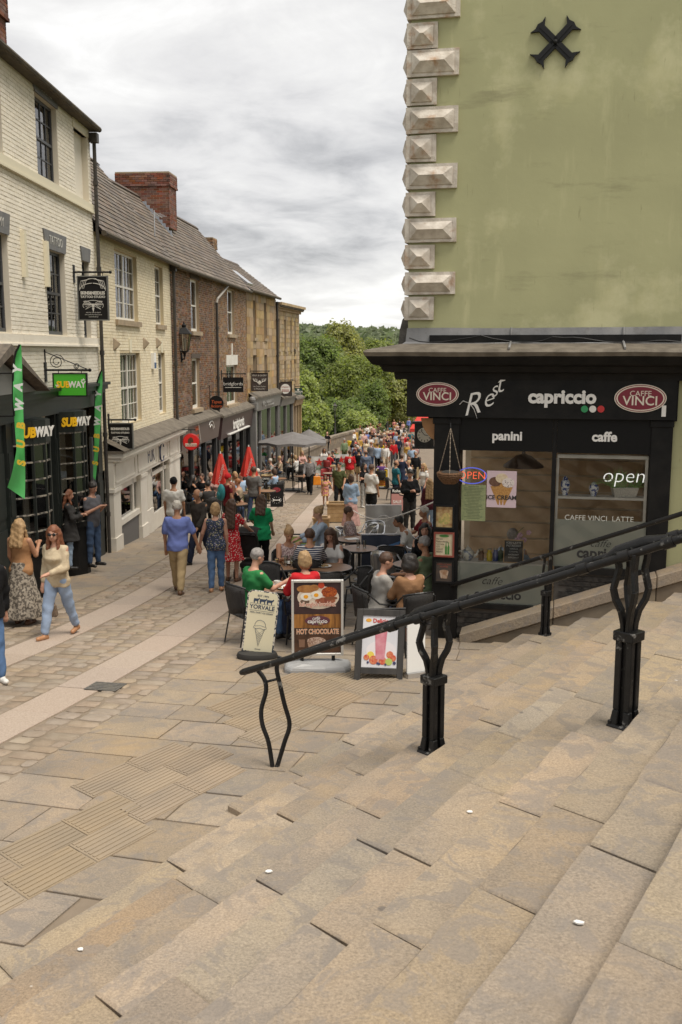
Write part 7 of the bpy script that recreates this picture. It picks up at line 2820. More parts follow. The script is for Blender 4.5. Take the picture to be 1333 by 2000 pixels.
  if detail:
   for q,(o_,ln_) in enumerate(((-0.027,0.066),(-0.009,0.078),(0.009,0.074),(0.027,0.058))):
    b0 = K + lat * o_ + d2 * 0.012
    b1 = b0 + d2 * ln_ * 0.55 - dn * s * 0.006
    b2 = b1 + d2 * ln_ * 0.4 + V3(0,0,-1) * 0.012 - dn * 0.01
    sk += [('c',b0,b1,0.0105,0.0098),('c',b1,b2,0.0098,0.0088)]
   th = W_ + d2 * 0.03 - lat * 0.028 * s
   sk += [('c',th,th + d2 * 0.045 - lat * s * 0.028,0.014,0.011),('c',th + d2 * 0.045 - lat * s * 0.028,th + d2 * 0.085 - lat * s * 0.03,0.011,0.0095)]
  else:
   sk += [('c',K,K + d2 * 0.07,0.027,0.015)]
  hands.append(K + d2 * 0.03)
  sl = top.get('sleeve',0.5)
  if sl > 0:
   g = 0.012 + top.get('loose',0.0) * 0.5
   e = S + (E_ - S) * min(1,sl)
   tp += [('c',S + V3(-s * 0.012,0,-0.008),e,0.048 * w + g * 0.7,0.04 * w + g + (0.008 if sl < 0.9 else 0))]
   if sl > 1:
    tp += [('c',E_,E_ + (W_ - E_) * min(1.0,(sl - 1)),0.04 + g,0.03 + g)]
 # head
 yaw,pit = head
 cy,sy = math.cos(yaw),math.sin(yaw)
 hc = P0(0,0.015,0.70)
 def Hd(x,y,z):
  y,z = y * math.cos(pit) + z * math.sin(pit),-y * math.sin(pit) + z * math.cos(pit)
  return hc + V3(x * cy - y * sy,x * sy + y * cy,z)
 sk += [('c',P0(0,-0.015,0.48),P0(0,0.0,0.62),0.056 if sex == 'm' else 0.048,0.05 if sex == 'm' else 0.044),('e',Hd(0,0.0,0.015),(0.077,0.092,0.105)),('e',Hd(0,0.03,-0.05),(0.058,0.066,0.065))]
 sk += [('c',Hd(0,0.092,0.0),Hd(0,0.108,-0.03),0.01,0.015),('e',Hd(-0.078,-0.005,-0.012),(0.014,0.02,0.03)),('e',Hd(0.078,-0.005,-0.012),(0.014,0.02,0.03))]
 st = hair.get('style','short')
 cut = [('-',('e',Hd(0,0.12,-0.045),(0.075,0.08,0.1)))]
 if st != 'bald':
  hh = [('e',Hd(0,-0.012,0.033),(0.088,0.1,0.1))]
  if st == 'short':
   hr_ = hh + [('-',('e',Hd(0,0.12,-0.05),(0.1,0.1,0.095))),('-',('e',Hd(0,0.02,-0.13),(0.12,0.13,0.1)))]
  elif st == 'balding':
   hr_ = [('e',Hd(0,-0.03,0.0),(0.085,0.085,0.07)),('-',('e',Hd(0,0.1,0.0),(0.1,0.1,0.14))),('-',('e',Hd(0,0.02,0.1),(0.07,0.09,0.07)))]
  else:
   hr_ = hh
   if st in ('bob','curly'):
    hr_ += [('e',Hd(0,-0.035,-0.035),(0.1 if st == 'bob' else 0.125,0.085 if st == 'bob' else 0.11,0.11))]
    if st == 'curly':
     hr_ += [('e',Hd(0.05 * math.cos(a),0.03 * math.sin(a) - 0.03,0.06),(0.06,0.06,0.06)) for a in (0,1.57,3.14,4.7)]
   if st in ('long','verylong'):
    ln_ = 0.30 if st == 'long' else 0.46
    for x in (-0.06,0,0.06):
     a = Hd(x,-0.045,0.0)
     hr_ += [('c',a,P0(x * 1.3,-0.125,0.70 - ln_),0.055,0.04)]
    if hair.get('front',True):
     for x in (-0.075,0.075):
      hr_ += [('c',Hd(x,0.0,0.0),P0(x * 1.2,0.06,0.72 - ln_ * 0.75),0.03,0.028)]
   if st in ('bun','pony'):
    hr_ += [('-',('e',Hd(0,0.02,-0.14),(0.13,0.14,0.1)))]
    hr_ += [('e',Hd(0,-0.1,0.085),(0.045,0.045,0.045))] if st == 'bun' else [('c',Hd(0,-0.1,0.05),P0(0,-0.15,0.42),0.03,0.025)]
   hr_ += cut
 pts = dict(head=Hd,hip=hip,P=P0,hands=hands,hc=hc)
 return sk,tp,bt,so,hr_,pts
POSE = {
 'stand': dict(pose='stand',arms=((0.05,0.12,0.2,0.0),(0.05,0.12,0.2,0.0)),legs=((0.02,0.03,0.03),(-0.02,0.03,0.03)),lean=0.0),
 'walk': dict(pose='stand',arms=((0.35,0.1,0.35,0.05),(-0.3,0.1,0.2,0.0)),legs=((-0.32,0.12,0.0),(0.36,0.1,0.0)),lean=0.05),
 'walk2': dict(pose='stand',arms=((-0.25,0.12,0.2,0.0),(0.3,0.12,0.4,0.0)),legs=((0.3,0.06,0.0),(-0.26,0.22,0.0)),lean=0.04),
 'phone': dict(pose='stand',arms=((0.05,0.08,2.0,0.5),(0.05,0.08,2.05,0.5)),legs=((0.04,0.04,0.04),(-0.02,0.02,0.04)),lean=0.02),
 'cross': dict(pose='stand',arms=((0.3,0.15,1.5,0.75),(0.3,0.15,1.4,0.7)),legs=((0.03,0.04,0.02),(-0.02,0.02,0.02)),lean=0.0),
 'carry': dict(pose='stand',arms=((0.1,0.1,0.3,0.0),(0.12,0.14,1.25,0.2)),legs=((0.18,0.05,0.0),(-0.15,0.15,0.0)),lean=0.03),
 'reach': dict(pose='stand',arms=((0.7,0.2,0.5,0.2),(0.75,0.2,0.45,0.2)),legs=((0.05,0.04,0.02),(-0.05,0.04,0.02)),lean=0.12),
 'sit': dict(pose='sit',arms=((0.55,0.15,0.85,0.2),(0.55,0.15,0.85,0.2)),legs=((1.5,1.5,0.12),(1.5,1.5,0.12)),lean=0.06),
 'sit2': dict(pose='sit',arms=((0.35,0.2,1.1,0.35),(0.65,0.15,1.2,0.1)),legs=((1.48,1.35,0.1),(1.5,1.6,0.15)),lean=0.16),
 'sitback': dict(pose='sit',arms=((0.3,0.2,0.9,0.3),(0.4,0.25,0.6,0.1)),legs=((1.45,0.9,0.05),(1.5,1.45,0.1)),lean=-0.12),
}
NP = [0]
def person(label,loc,heading,H=1.75,sex='m',build=1.0,pose='stand',top=None,bot=None,shoes=None,hair=None,skin=0,head=(0,0),group=None,near=True,h=None,**ov):
 """one person: a continuous body; near ones carry clothes and hair as parts, far ones are one mesh"""
 NP[0] += 1
 top = top or {'m': CL['white']}
 bot = bot or {'kind': 'jeans','m': CL['denim']}
 hair = hair or {'m': HAIR['brown'],'style': 'short'}
 po = dict(POSE[pose])
 po.update(ov)
 sk,tp,bt,so,hr_,pts = build_person(sex,H,build,po['pose'],po['arms'],po['legs'],po['lean'],head,top,bot,hair,near)
 sc = H / 1.75
 h = h or (0.017 if near else 0.028)
 M = TR(loc,-heading) @ Matrix.Scale(sc,4)
 root = thing('person',label,'person',TR(loc,-heading),group)
 sm = SKIN[skin]
 groups = [('body',sk,sm,0.02),('top',tp,top['m'],0.03),(bot.get('name','trousers' if bot['kind'] in ('trousers','jeans') else bot['kind']),bt,bot['m'],0.025),('shoe',so[:2],shoes or shoe_black,0.02),('shoe',so[2:],shoes or shoe_black,0.02),('hair',hr_,hair.get('m') or HAIR['brown'],0.03)]
 groups = [g for g in groups if g[1]]
 root['_sc'] = sc
 if near:
  for nm,pr,m_,k in groups:
   if nm == 'none':
    continue
   lo = np.min([prim_box(p)[0] for p in pr if p[0] != '-'],0) - 3 * h - k
   hi = np.max([prim_box(p)[1] for p in pr if p[0] != '-'],0) + 3 * h + k
   n = tuple(np.ceil((hi - lo) / h).astype(int) + 1)
   D_ = field(pr,lo,n,h,k if nm != 'body' else 0.016)
   if nm not in ('body','shoe'):
    x_,y_,z_ = np.meshgrid(*[lo[a] + h * np.arange(n[a]) for a in range(3)],indexing='ij',sparse=True)
    ph = NP[0] * 1.7
    if nm == 'hair':
     D_ += 0.004 * np.sin(38 * np.arctan2(x_ - pts['hc'][0],y_ - pts['hc'][1] + 0.02) + 9 * z_ + ph) + 0.003 * np.sin(70 * z_ + 40 * x_)
    else:
     D_ += 0.0035 * np.sin(34 * z_ + 7 * np.sin(8 * x_ + ph) + 9 * y_) + 0.003 * np.sin(21 * x_ + 17 * z_ - 15 * y_ + ph) + 0.002 * np.sin(52 * z_ - 30 * x_ * np.sign(x_) + ph)
   r = surface_nets(D_,lo,h)
   if r is None:
    continue
   o = bpy.data.objects.new(nm if nm != 'top' else top.get('name','shirt'),np_mesh(nm,r[0],r[1],[m_]))
   reg(o,root,M)
  hd = pts['head']
  fm = MB()
  for s in (-1,1):
   fm.ball(hd(s * 0.031,0.085,0.006),0.012,0.008,0.006,8,4)
  fm.build('eyes',mat('eye_dark',(0.03,0.022,0.018),0.4),root,M)
  fm = MB()
  for s in (-1,1):
   fm.ball(hd(s * 0.031,0.088,0.027),0.019,0.006,0.005,8,4)
  fm.build('eyebrows',hair.get('m') or HAIR['brown'],root,M)
  fm = MB()
  fm.ball(hd(0,0.094,-0.062),0.022,0.006,0.006,8,4)
  fm.build('mouth',mat('lip',(0.36,0.12,0.1),0.5),root,M)
 else:
  allp = [p for g in groups for p in g[1] if p[0] != '-']
  lo = np.min([prim_box(p)[0] for p in allp],0) - 3 * h - 0.03
  hi = np.max([prim_box(p)[1] for p in allp],0) + 3 * h + 0.03
  n = tuple(np.ceil((hi - lo) / h).astype(int) + 1)
  Ds = [field(pr,lo,n,h,k) for nm,pr,m_,k in groups]
  r = surface_nets(np.minimum.reduce(Ds),lo,h)
  V,F = r
  c = V[F].mean(1)
  ix = np.clip(np.round((c - lo) / h).astype(int),0,np.array(n) - 1)
  mi = np.argmin(np.stack([D[ix[:,0],ix[:,1],ix[:,2]] for D in Ds]),0)
  o = bpy.data.objects.new('body',np_mesh('body',V,F,[g[2] for g in groups],mi))
  reg(o,root,M)
 del root['_sc']
 pts['M'] = M
 return root,pts
def by_head(px,py,h):
 """stand a figure of height h so that the top of its head is at a pixel"""
 lo,hi = 4.0,240.0
 for _ in range(60):
  m = (lo + hi) / 2
  if at(px,py,m).z - G(m) > h:      # the sight line comes down towards the street with distance
   lo = m
  else:
   hi = m
 p = at(px,py,lo)
 return Vector((p.x,lo,G(lo) + 0.03))
def feet(px,py):
 p = gp(px,py)
 return Vector((p.x,p.y,p.z + 0.03))
SEAT = 1.30
hd_ = math.radians
# --- walkers and standers near the camera
p_jac,q_jac = person('woman in cream denim jacket, pale blue trousers, heels and sunglasses walking towards us',feet(118,1246),hd_(198),1.72,'f',pose='walk',top={'m': cloth('jacket_cream',(0.5,0.41,0.28),(0.45,0.36,0.245),10),'sleeve': 1.95,'loose': 0.018,'name': 'jacket'},
      bot={'kind': 'trousers','m': cloth('trousers_skyblue',(0.3,0.38,0.52)),'len': 0.86},shoes=shoe_tan,hair={'m': HAIR['auburn'],'style': 'verylong'},head=(0.35,0.1),
      arms=((0.25,0.12,1.1,0.45),(-0.15,0.14,0.5,0.0)))
person('woman in tan sleeveless top and long snake-print skirt seen from behind',feet(48,1222),hd_(15),1.68,'f',1.12,'stand',{'m': CL['tan'],'sleeve': 0.0,'loose': 0.006},{'kind': 'skirt','m': cloth('snake_print',(0.3,0.26,0.21),(0.1,0.085,0.07),26),'len': 0.78,'flare': 0.34},shoe_brown,{'m': HAIR['blonde'],'style': 'long'},1,
  arms=((0.1,0.15,0.3,0.1),(0.4,0.2,1.7,0.3)))
person('grey-haired man in pale top cut off by the left edge of the picture',feet(-14,1216),hd_(60),1.78,'m',1.08,'stand',{'m': cloth('pale_green_shirt',(0.45,0.52,0.38)),'sleeve': 0.6},{'kind': 'trousers','m': CL['darkdenim']},None,{'m': HAIR['grey'],'style': 'short'},head=(-0.2,0.15))
person('person in black jacket, jeans and white trainers almost outside the left edge',feet(-16,1330),hd_(150),1.75,'m',1.05,'walk2',{'m': CL['black'],'sleeve': 1.95,'loose': 0.02,'name': 'jacket','hem': 0.1},{'kind': 'jeans','m': CL['denim']},shoe_white,{'m': HAIR['dark'],'style': 'short'})
dz_ = G(20) + 0.21
p = at(113,1080,20.3)
person('woman in long grey cardigan with dark red hair standing in the shop doorway',(p.x + 0.35,20.0,dz_ - 0.03),hd_(75),1.66,'f',0.98,'cross',{'m': CL['charcoal'],'sleeve': 1.95,'loose': 0.015,'hem': 0.3,'name': 'cardigan'},{'kind': 'jeans','m': CL['lightblue']},None,{'m': HAIR['auburn'],'style': 'long'},head=(-0.3,0.15))
p_ph,q_ph = person('bearded man in grey t-shirt and jeans looking at his phone in the shop doorway',(p.x + 0.72,20.45,G(20.45) + 0.17),hd_(115),1.80,'m',1.02,'phone',{'m': cloth('tee_grey',(0.1,0.1,0.112)),'sleeve': 0.62,'loose': 0.008},{'kind': 'jeans','m': cloth('jeans_mid',(0.055,0.09,0.165))},None,{'m': HAIR['dark'],'style': 'short'},head=(0,0.4))
ph_ = thing('phone','black phone in the hands of the bearded man in grey t-shirt','phone',q_ph['M'] @ Vector(tuple((q_ph['hands'][0] + q_ph['hands'][1]) / 2)))
mb = MB()
mb.box(-0.038,0.038,-0.07,0.08,0.02,0.03)
mb.build('body',mat('phone_black',(0.01,0.01,0.012),0.2),ph_,WM[ph_.name] @ Matrix.Rotation(-hd_(115),4,'Z') @ Matrix.Rotation(0.6,4,'X'),bevel=0.006)
person('man in white t-shirt and black cap with his back to us by the white shop',feet(343,1076),hd_(5),1.82,'m',1.08,'stand',{'m': CL['white'],'sleeve': 0.6,'loose': 0.012},{'kind': 'trousers','m': CL['charcoal']},None,{'m': CL['black'],'style': 'short'},1)
p_blue,q_blue = person('grey-haired man in blue short-sleeved shirt and khaki trousers walking away',feet(350,1160),hd_(2),1.76,'m',1.1,'walk2',{'m': cloth('shirt_blue',(0.17,0.22,0.52)),'sleeve': 0.8,'loose': 0.02},{'kind': 'trousers','m': CL['khaki']},shoe_brown,{'m': HAIR['white'],'style': 'short'},1,arms=((0.1,0.18,0.1,0.0),(0.12,0.38,0.12,-0.25)))
person('man with glasses in dark jacket and navy trousers turning to the left',feet(392,1104),hd_(215),1.74,'m',1.0,'walk',{'m': cloth('jacket_brown_black',(0.05,0.043,0.038)),'sleeve': 1.95,'loose': 0.022,'name': 'jacket'},{'kind': 'trousers','m': CL['navy']},None,{'m': HAIR['grey'],'style': 'balding'},1,head=(-0.5,0.05))
person('blonde woman in dark floral sleeveless top and jeans holding the man in blue\'s hand',feet(424,1157),hd_(0),1.68,'f',1.05,'walk',{'m': cloth('floral_dark',(0.035,0.045,0.075),(0.4,0.36,0.2),34,'dots',(0.3,0.28,0.4)),'sleeve': 0.0,'loose': 0.008},{'kind': 'jeans','m': CL['denim']},shoe_tan,{'m': HAIR['blonde'],'style': 'bob'},0,
  arms=((0.12,0.36,0.12,-0.25),(0.05,0.14,0.15,0.0)),legs=((-0.1,0.1,0.0),(0.1,0.05,0.0)))
person('long-haired woman in red floral dress beside the pushchair',feet(455,1138),hd_(15),1.66,'f',1.02,'stand',{'m': cloth('dress_red',(0.5,0.02,0.03),(0.62,0.52,0.46),30,'dots'),'sleeve': 0.55,'name': 'dress'},{'kind': 'dress','name': 'dress_skirt','m': MATS['dress_red'],'len': 0.46,'flare': 0.24},shoe_brown,{'m': HAIR['brown'],'style': 'verylong','front': False},0,arms=((0.1,0.1,0.2,0),(0.55,0.35,0.5,-0.1)))
person('woman in bright green top and black trousers pushing the pushchair',feet(512,1122),hd_(8),1.67,'f',1.14,'reach',{'m': cloth('top_green',(0.015,0.3,0.115)),'sleeve': 0.7,'loose': 0.02,'hem': 0.16},{'kind': 'jeans','m': CL['black']},None,{'m': HAIR['brown'],'style': 'long','front': False},0,arms=((0.4,0.3,0.7,0.1),(0.1,0.15,0.6,0.0)),lean=0.05)
person('man in grey shirt and dark jeans walking away past the outdoor diners',feet(497,1020),hd_(12),1.80,'m',1.06,'walk',{'m': cloth('shirt_grey',(0.13,0.125,0.12)),'sleeve': 0.8,'loose': 0.015},{'kind': 'jeans','m': CL['darkdenim']},None,{'m': HAIR['brown'],'style': 'short'},1)
p_bag,q_bag = person('person with red cap and teal backpack standing by the red parasol',by_head(445,926,1.74),hd_(60),1.74,'m',0.95,'stand',{'m': CL['darkred'],'sleeve': 0.5},{'kind': 'jeans','m': CL['black']},None,{'m': CL['red'],'style': 'short'},1)
person('man in grey shirt and black trousers carrying an orange carrier bag',by_head(605,889,1.74),hd_(185),1.74,'m',1.05,'walk2',{'m': cloth('shirt_check_grey',(0.22,0.21,0.21),(0.16,0.15,0.15),20),'sleeve': 1.9,'loose': 0.015},{'kind': 'trousers','m': CL['black']},None,{'m': HAIR['dark'],'style': 'short'},1,head=(0,0.25))
person('little girl in tie-dye dress walking hand in hand with a man',by_head(636,929,1.18),hd_(185),1.18,'f',1.1,'stand',{'m': cloth('tie_dye',(0.5,0.2,0.2),(0.55,0.35,0.12),8),'sleeve': 0.6,'loose': 0.02},{'kind': 'dress','m': MATS['tie_dye'],'len': 0.34,'flare': 0.22},None,{'m': HAIR['brown'],'style': 'long'},1,arms=((0.3,0.6,0.4,-0.4),(0.05,0.15,0.2,0)))
person('man in olive t-shirt and black jeans holding a child by the hand',by_head(663,901,1.78),hd_(190),1.78,'m',0.98,'walk',{'m': CL['olive'],'sleeve': 0.6,'loose': 0.012},{'kind': 'jeans','m': CL['black']},None,{'m': HAIR['dark'],'style': 'short'},1)
person('boy in black t-shirt beside the man in olive',by_head(672,924,1.35),hd_(180),1.35,'m',0.92,'stand',{'m': CL['black'],'sleeve': 0.6},{'kind': 'trousers','m': CL['charcoal']},None,{'m': HAIR['dark'],'style': 'short'},1)
person('woman in pale blue top and long pink skirt with her back to us',by_head(686,927,1.66),hd_(5),1.66,'f',1.05,'carry',{'m': CL['lightblue'],'sleeve': 1.4,'loose': 0.025},{'kind': 'skirt','m': CL['pink'],'len': 0.76,'flare': 0.29},None,{'m': HAIR['brown'],'style': 'bob'})
person('woman in black top and grey trousers talking beside the man in white',by_head(712,905,1.66),hd_(140),1.66,'f',1.0,'cross',{'m': CL['black'],'sleeve': 0.6},{'kind': 'jeans','m': CL['lightgrey']},shoe_white,{'m': HAIR['dark'],'style': 'long'})
person('man in white t-shirt and black shorts with tattooed arm',by_head(726,908,1.80),hd_(40),1.80,'m',1.02,'stand',{'m': CL['white'],'sleeve': 0.75,'loose': 0.02,'hem': 0.06},{'kind': 'shorts','m': CL['black']},shoe_white,{'m': HAIR['brown'],'style': 'short'},1)
p_red8,q_red8 = person('man in red football shirt with number 8 on the back',by_head(684,880,1.80),hd_(5),1.80,'m',1.12,'stand',{'m': CL['red'],'sleeve': 0.8,'loose': 0.02},{'kind': 'trousers','m': CL['khaki']},None,{'m': HAIR['brown'],'style': 'short'},1)
person('man in faded blue hoodie with shaved head seen from behind',by_head(715,880,1.78),hd_(0),1.78,'m',1.15,'stand',{'m': cloth('hoodie_blue',(0.12,0.15,0.21)),'sleeve': 1.95,'loose': 0.03},{'kind': 'shorts','m': CL['grey']},None,{'m': HAIR['brown'],'style': 'balding'},1)
person('bearded man in black jumper and charcoal trousers folding his arms near the rope',feet(800,1038),hd_(165),1.80,'m',1.05,'cross',{'m': CL['black'],'sleeve': 1.9,'loose': 0.02},{'kind': 'trousers','m': CL['charcoal']},shoe_white,{'m': HAIR['dark'],'style': 'short'},head=(-0.4,0.3))
person('man in teal quilted vest over a blue shirt beside the pavement tables',by_head(774,900,1.72),hd_(70),1.72,'m',1.12,'stand',{'m': CL['teal'],'sleeve': 0.4,'loose': 0.03},{'kind': 'trousers','m': CL['navy']},None,{'m': HAIR['brown'],'style': 'balding'},1)
person('blonde woman in white off-shoulder top at the cafe wall',by_head(829,905,1.64),hd_(230),1.64,'f',1.0,'carry',{'m': CL['white'],'sleeve': 0.6,'loose': 0.015},{'kind': 'jeans','m': CL['denim']},None,{'m': HAIR['blonde'],'style': 'long'})
person('woman with long blonde hair in maroon jacket seen from behind at the cafe wall',by_head(840,936,1.62),hd_(10),1.62,'f',1.02,'stand',{'m': CL['maroon'],'sleeve': 1.9,'loose': 0.02},{'kind': 'jeans','m': CL['lightblue']},None,{'m': HAIR['blonde'],'style': 'verylong','front': False})
# --- seated near the cafe (each gets a chair in the next section)
SEATED = []
def seated(label,px,py,heading,near=True,**k):
 loc = by_head(px,py,SEAT * k.get('H',1.72) / 1.75)
 hg = math.radians(heading)
 k.setdefault('pose','sit')
 r = person(label,loc,hg,near=near,**k)
 SEATED.append((loc,hg,label,near))
 return r
seated('grey-haired man in green t-shirt and jeans seated holding a phone at the nearest table',488,1088,55,sex='m',build=1.08,pose='sit2',top={'m': cloth('tee_green',(0.03,0.2,0.06)),'sleeve': 0.7,'loose': 0.012},hair={'m': HAIR['grey'],'style': 'short'},head=(0,0.3))
seated('short-haired blonde person in red jacket seated behind the breakfast board',597,1094,340,sex='f',build=1.08,top={'m': CL['red'],'sleeve': 1.95,'loose': 0.02,'name': 'jacket','hem': 0.1},bot={'kind': 'trousers','m': CL['navy']},hair={'m': HAIR['blonde'],'style': 'bob'})
seated('tanned woman in patterned vest top eating at the round table',562,1039,165,sex='f',build=1.15,pose='sit2',top={'m': cloth('vest_pattern',(0.45,0.36,0.34),(0.2,0.13,0.13),40),'sleeve': 0},bot={'kind': 'shorts','m': CL['navy']},skin=1,hair={'m': HAIR['blonde'],'style': 'bun'},head=(0,0.45))
seated('man in navy and white striped t-shirt seated with his back to us',604,1047,5,sex='m',build=1.15,pose='sit2',top={'m': cloth('stripe_tee',(0.025,0.03,0.07),(0.6,0.58,0.55),9.0,'stripe'),'sleeve': 0.7,'loose': 0.015},bot={'kind': 'shorts','m': CL['navy']},hair={'m': HAIR['brown'],'style': 'short'},skin=1)
seated('woman with very long brown hair in white t-shirt looking down at the table',651,1041,205,sex='f',pose='sit2',top={'m': CL['white'],'sleeve': 0.55},bot={'kind': 'shorts','m': CL['denim']},hair={'m': HAIR['brown'],'style': 'verylong'},head=(0.15,0.45))
person('woman with blonde bun in pale blue shirt leaning over a table to serve',by_head(632,995,1.62),hd_(262),1.66,'f',1.02,'reach',{'m': cloth('shirt_paleblue',(0.4,0.48,0.58)),'sleeve': 1.7,'loose': 0.022,'hem': 0.12},{'kind': 'trousers','m': CL['black']},None,{'m': HAIR['blonde'],'style': 'bun'},head=(0,0.3))
seated('man in small-patterned shirt lounging on a steel chair with legs crossed',688,1000,95,sex='m',pose='sitback',top={'m': cloth('shirt_speckle',(0.5,0.42,0.4),(0.28,0.16,0.16),45),'sleeve': 0.8,'loose': 0.012},bot={'kind': 'trousers','m': CL['charcoal']},hair={'m': HAIR['brown'],'style': 'short'},skin=1)
seated('woman with short dark hair in grey top with floral hem eating',738,1095,75,sex='f',build=1.18,pose='sit2',top={'m': cloth('top_greyfloral',(0.36,0.34,0.31)),'sleeve': 1.4,'loose': 0.015},bot={'kind': 'skirt','m': cloth('skirt_floral',(0.3,0.3,0.36),(0.08,0.1,0.25),26)},hair={'m': HAIR['brown'],'style': 'short'},head=(0,0.3))
seated('woman with curly black hair in brown jumper seated with her back to us',803,1100,335,sex='f',build=1.15,top={'m': cloth('jumper_brown',(0.28,0.15,0.075)),'sleeve': 1.95,'loose': 0.012},bot={'kind': 'trousers','m': CL['black']},hair={'m': HAIR['dark'],'style': 'curly'})
seated('grey-haired man in sage t-shirt seated beside the framed menu pictures',835,1062,300,sex='m',build=1.1,top={'m': CL['sage'],'sleeve': 0.7,'loose': 0.012},bot={'kind': 'shorts','m': CL['charcoal']},hair={'m': HAIR['grey'],'style': 'short'},skin=1)
seated('dark-haired woman in black top and sunglasses with a yellow lanyard',831,1034,190,sex='f',top={'m': CL['black'],'sleeve': 1.4},bot={'kind': 'trousers','m': CL['black']},hair={'m': HAIR['dark'],'style': 'long'})
seated('man in white t-shirt and jeans leaning forward on his chair by the wall',806,1012,260,sex='m',build=1.08,pose='sit2',top={'m': CL['white'],'sleeve': 0.7},bot={'kind': 'jeans','m': CL['denim']},hair={'m': HAIR['dark'],'style': 'short'},skin=1,lean=0.4)
seated('man in red shirt and sunglasses seated nearest the cafe wall',833,1000,250,sex='m',build=1.1,top={'m': CL['darkred'],'sleeve': 0.7},bot={'kind': 'shorts','m': CL['beige']},hair={'m': HAIR['white'],'style': 'short'},skin=1)
_s = C.pt(1000,1040,-1.0)[0]
person('grey-haired man in blue t-shirt seated inside the cafe behind the left window',C.w(_s,1.0,gz + 0.52),hd_(30),1.74,'m',1.1,'sit',{'m': CL['lightblue'],'sleeve': 0.7},{'kind': 'jeans','m': CL['denim']},None,{'m': HAIR['grey'],'style': 'short'},h=0.022)
ic_ = thing('wooden_chair','dark wooden chair inside the cafe under the man in blue','chair',TR(C.w(_s,1.0,gz + 0.52),-hd_(30)))
mb = MB()
mb.box(-0.2,0.2,-0.2,0.2,0.41,0.45)
mb.build('seat',MATS['inner_boards'],ic_)
for x in (-0.18,0.18):
 for y in (-0.18,0.18):
  mb = MB()
  mb.box(x - 0.02,x + 0.02,y - 0.02,y + 0.02,0,0.409 if y > 0 else 0.95)
  mb.build('leg',MATS['inner_boards'],ic_)
for z in (0.6,0.75,0.88):
 mb = MB()
 mb.box(-0.159,0.159,-0.19,-0.165,z,z + 0.06)
 mb.build('back_slat',MATS['inner_boards'],ic_)
# --- the crowd further down: diners on the left, tables on the right, people on the bridge
DIN = [(371,934,60,'f','black','dark','long','black sweater'),(385,925,100,'f','darkred','auburn','bob','dark red top'),(409,947,330,'m','charcoal','dark','short','black leather jacket'),(396,931,200,'m','black','brown','short','black t-shirt'),
  (414,928,215,'m','grey','grey','balding','dark grey polo'),(424,930,190,'f','pink','brown','long','pink blouse'),(449,921,200,'m','white','dark','short','white shirt'),(459,926,170,'f','white','blonde','verylong','white dress and long fair hair'),
  (470,929,150,'m','lightblue','white','balding','pale blue shirt'),(468,942,280,'m','beige','ginger','short','beige patterned shirt'),(452,950,20,'f','black','auburn','verylong','black vest and long red hair'),(506,921,260,'m','lightgrey','white','short','light grey t-shirt'),
  (503,899,200,'f','purple','ginger','long','purple top'),(538,921,300,'f','lightblue','brown','bob','pale blue hoodie'),(530,900,240,'m','lightgrey','white','short','checked shirt'),(548,895,250,'m','beige','blonde','short','beige t-shirt'),
  (528,886,170,'m','brown','dark','short','brown fleece'),(560,880,190,'f','black','dark','long','long black coat'),(581,893,300,'f','white','blonde','bob','white shirt at the grey chairs'),(573,888,200,'m','cream','white','short','cream shirt under the grey umbrella'),
  (590,884,160,'f','pink','blonde','long','pale pink cardigan'),(576,872,180,'m','white','grey','short','white polo under the grey umbrella'),(633,878,170,'f','white','brown','long','white blouse beside the beer banner'),(642,886,30,'m','red','grey','short','red shirt on the red chair'),
  (652,884,250,'m','navy','dark','short','navy cap and jacket'),(659,879,220,'m','leafgreen','brown','short','dark green shirt'),(745,903,5,'m','purple','dark','short','purple fleece behind the yellow board'),(800,904,230,'f','white','blonde','bun','white top at the right-hand tables'),
  (800,893,200,'m','black','dark','short','black jacket at the right-hand tables'),(818,897,60,'f','cream','dark','verylong','cream jumper and very long dark hair')]
for px,py,hdg,sx,cl,hr_c,st,words in DIN:
 seated('%s in %s seated among the outdoor diners' % ('woman' if sx == 'f' else 'man',words),px,py,hdg,near=False,sex=sx,pose=('sit','sit2')[px % 2],top={'m': CL[cl],'sleeve': 1.9 if any(w in words for w in ('jacket','sweater','cardigan','coat','jumper','fleece','hoodie','shirt at')) else 0.7},bot={'kind': 'jeans','m': CL[('darkdenim','black','khaki','denim')[px % 4]]},hair={'m': HAIR[hr_c],'style': st},skin=px % 2,group='people seated at the pavement tables')
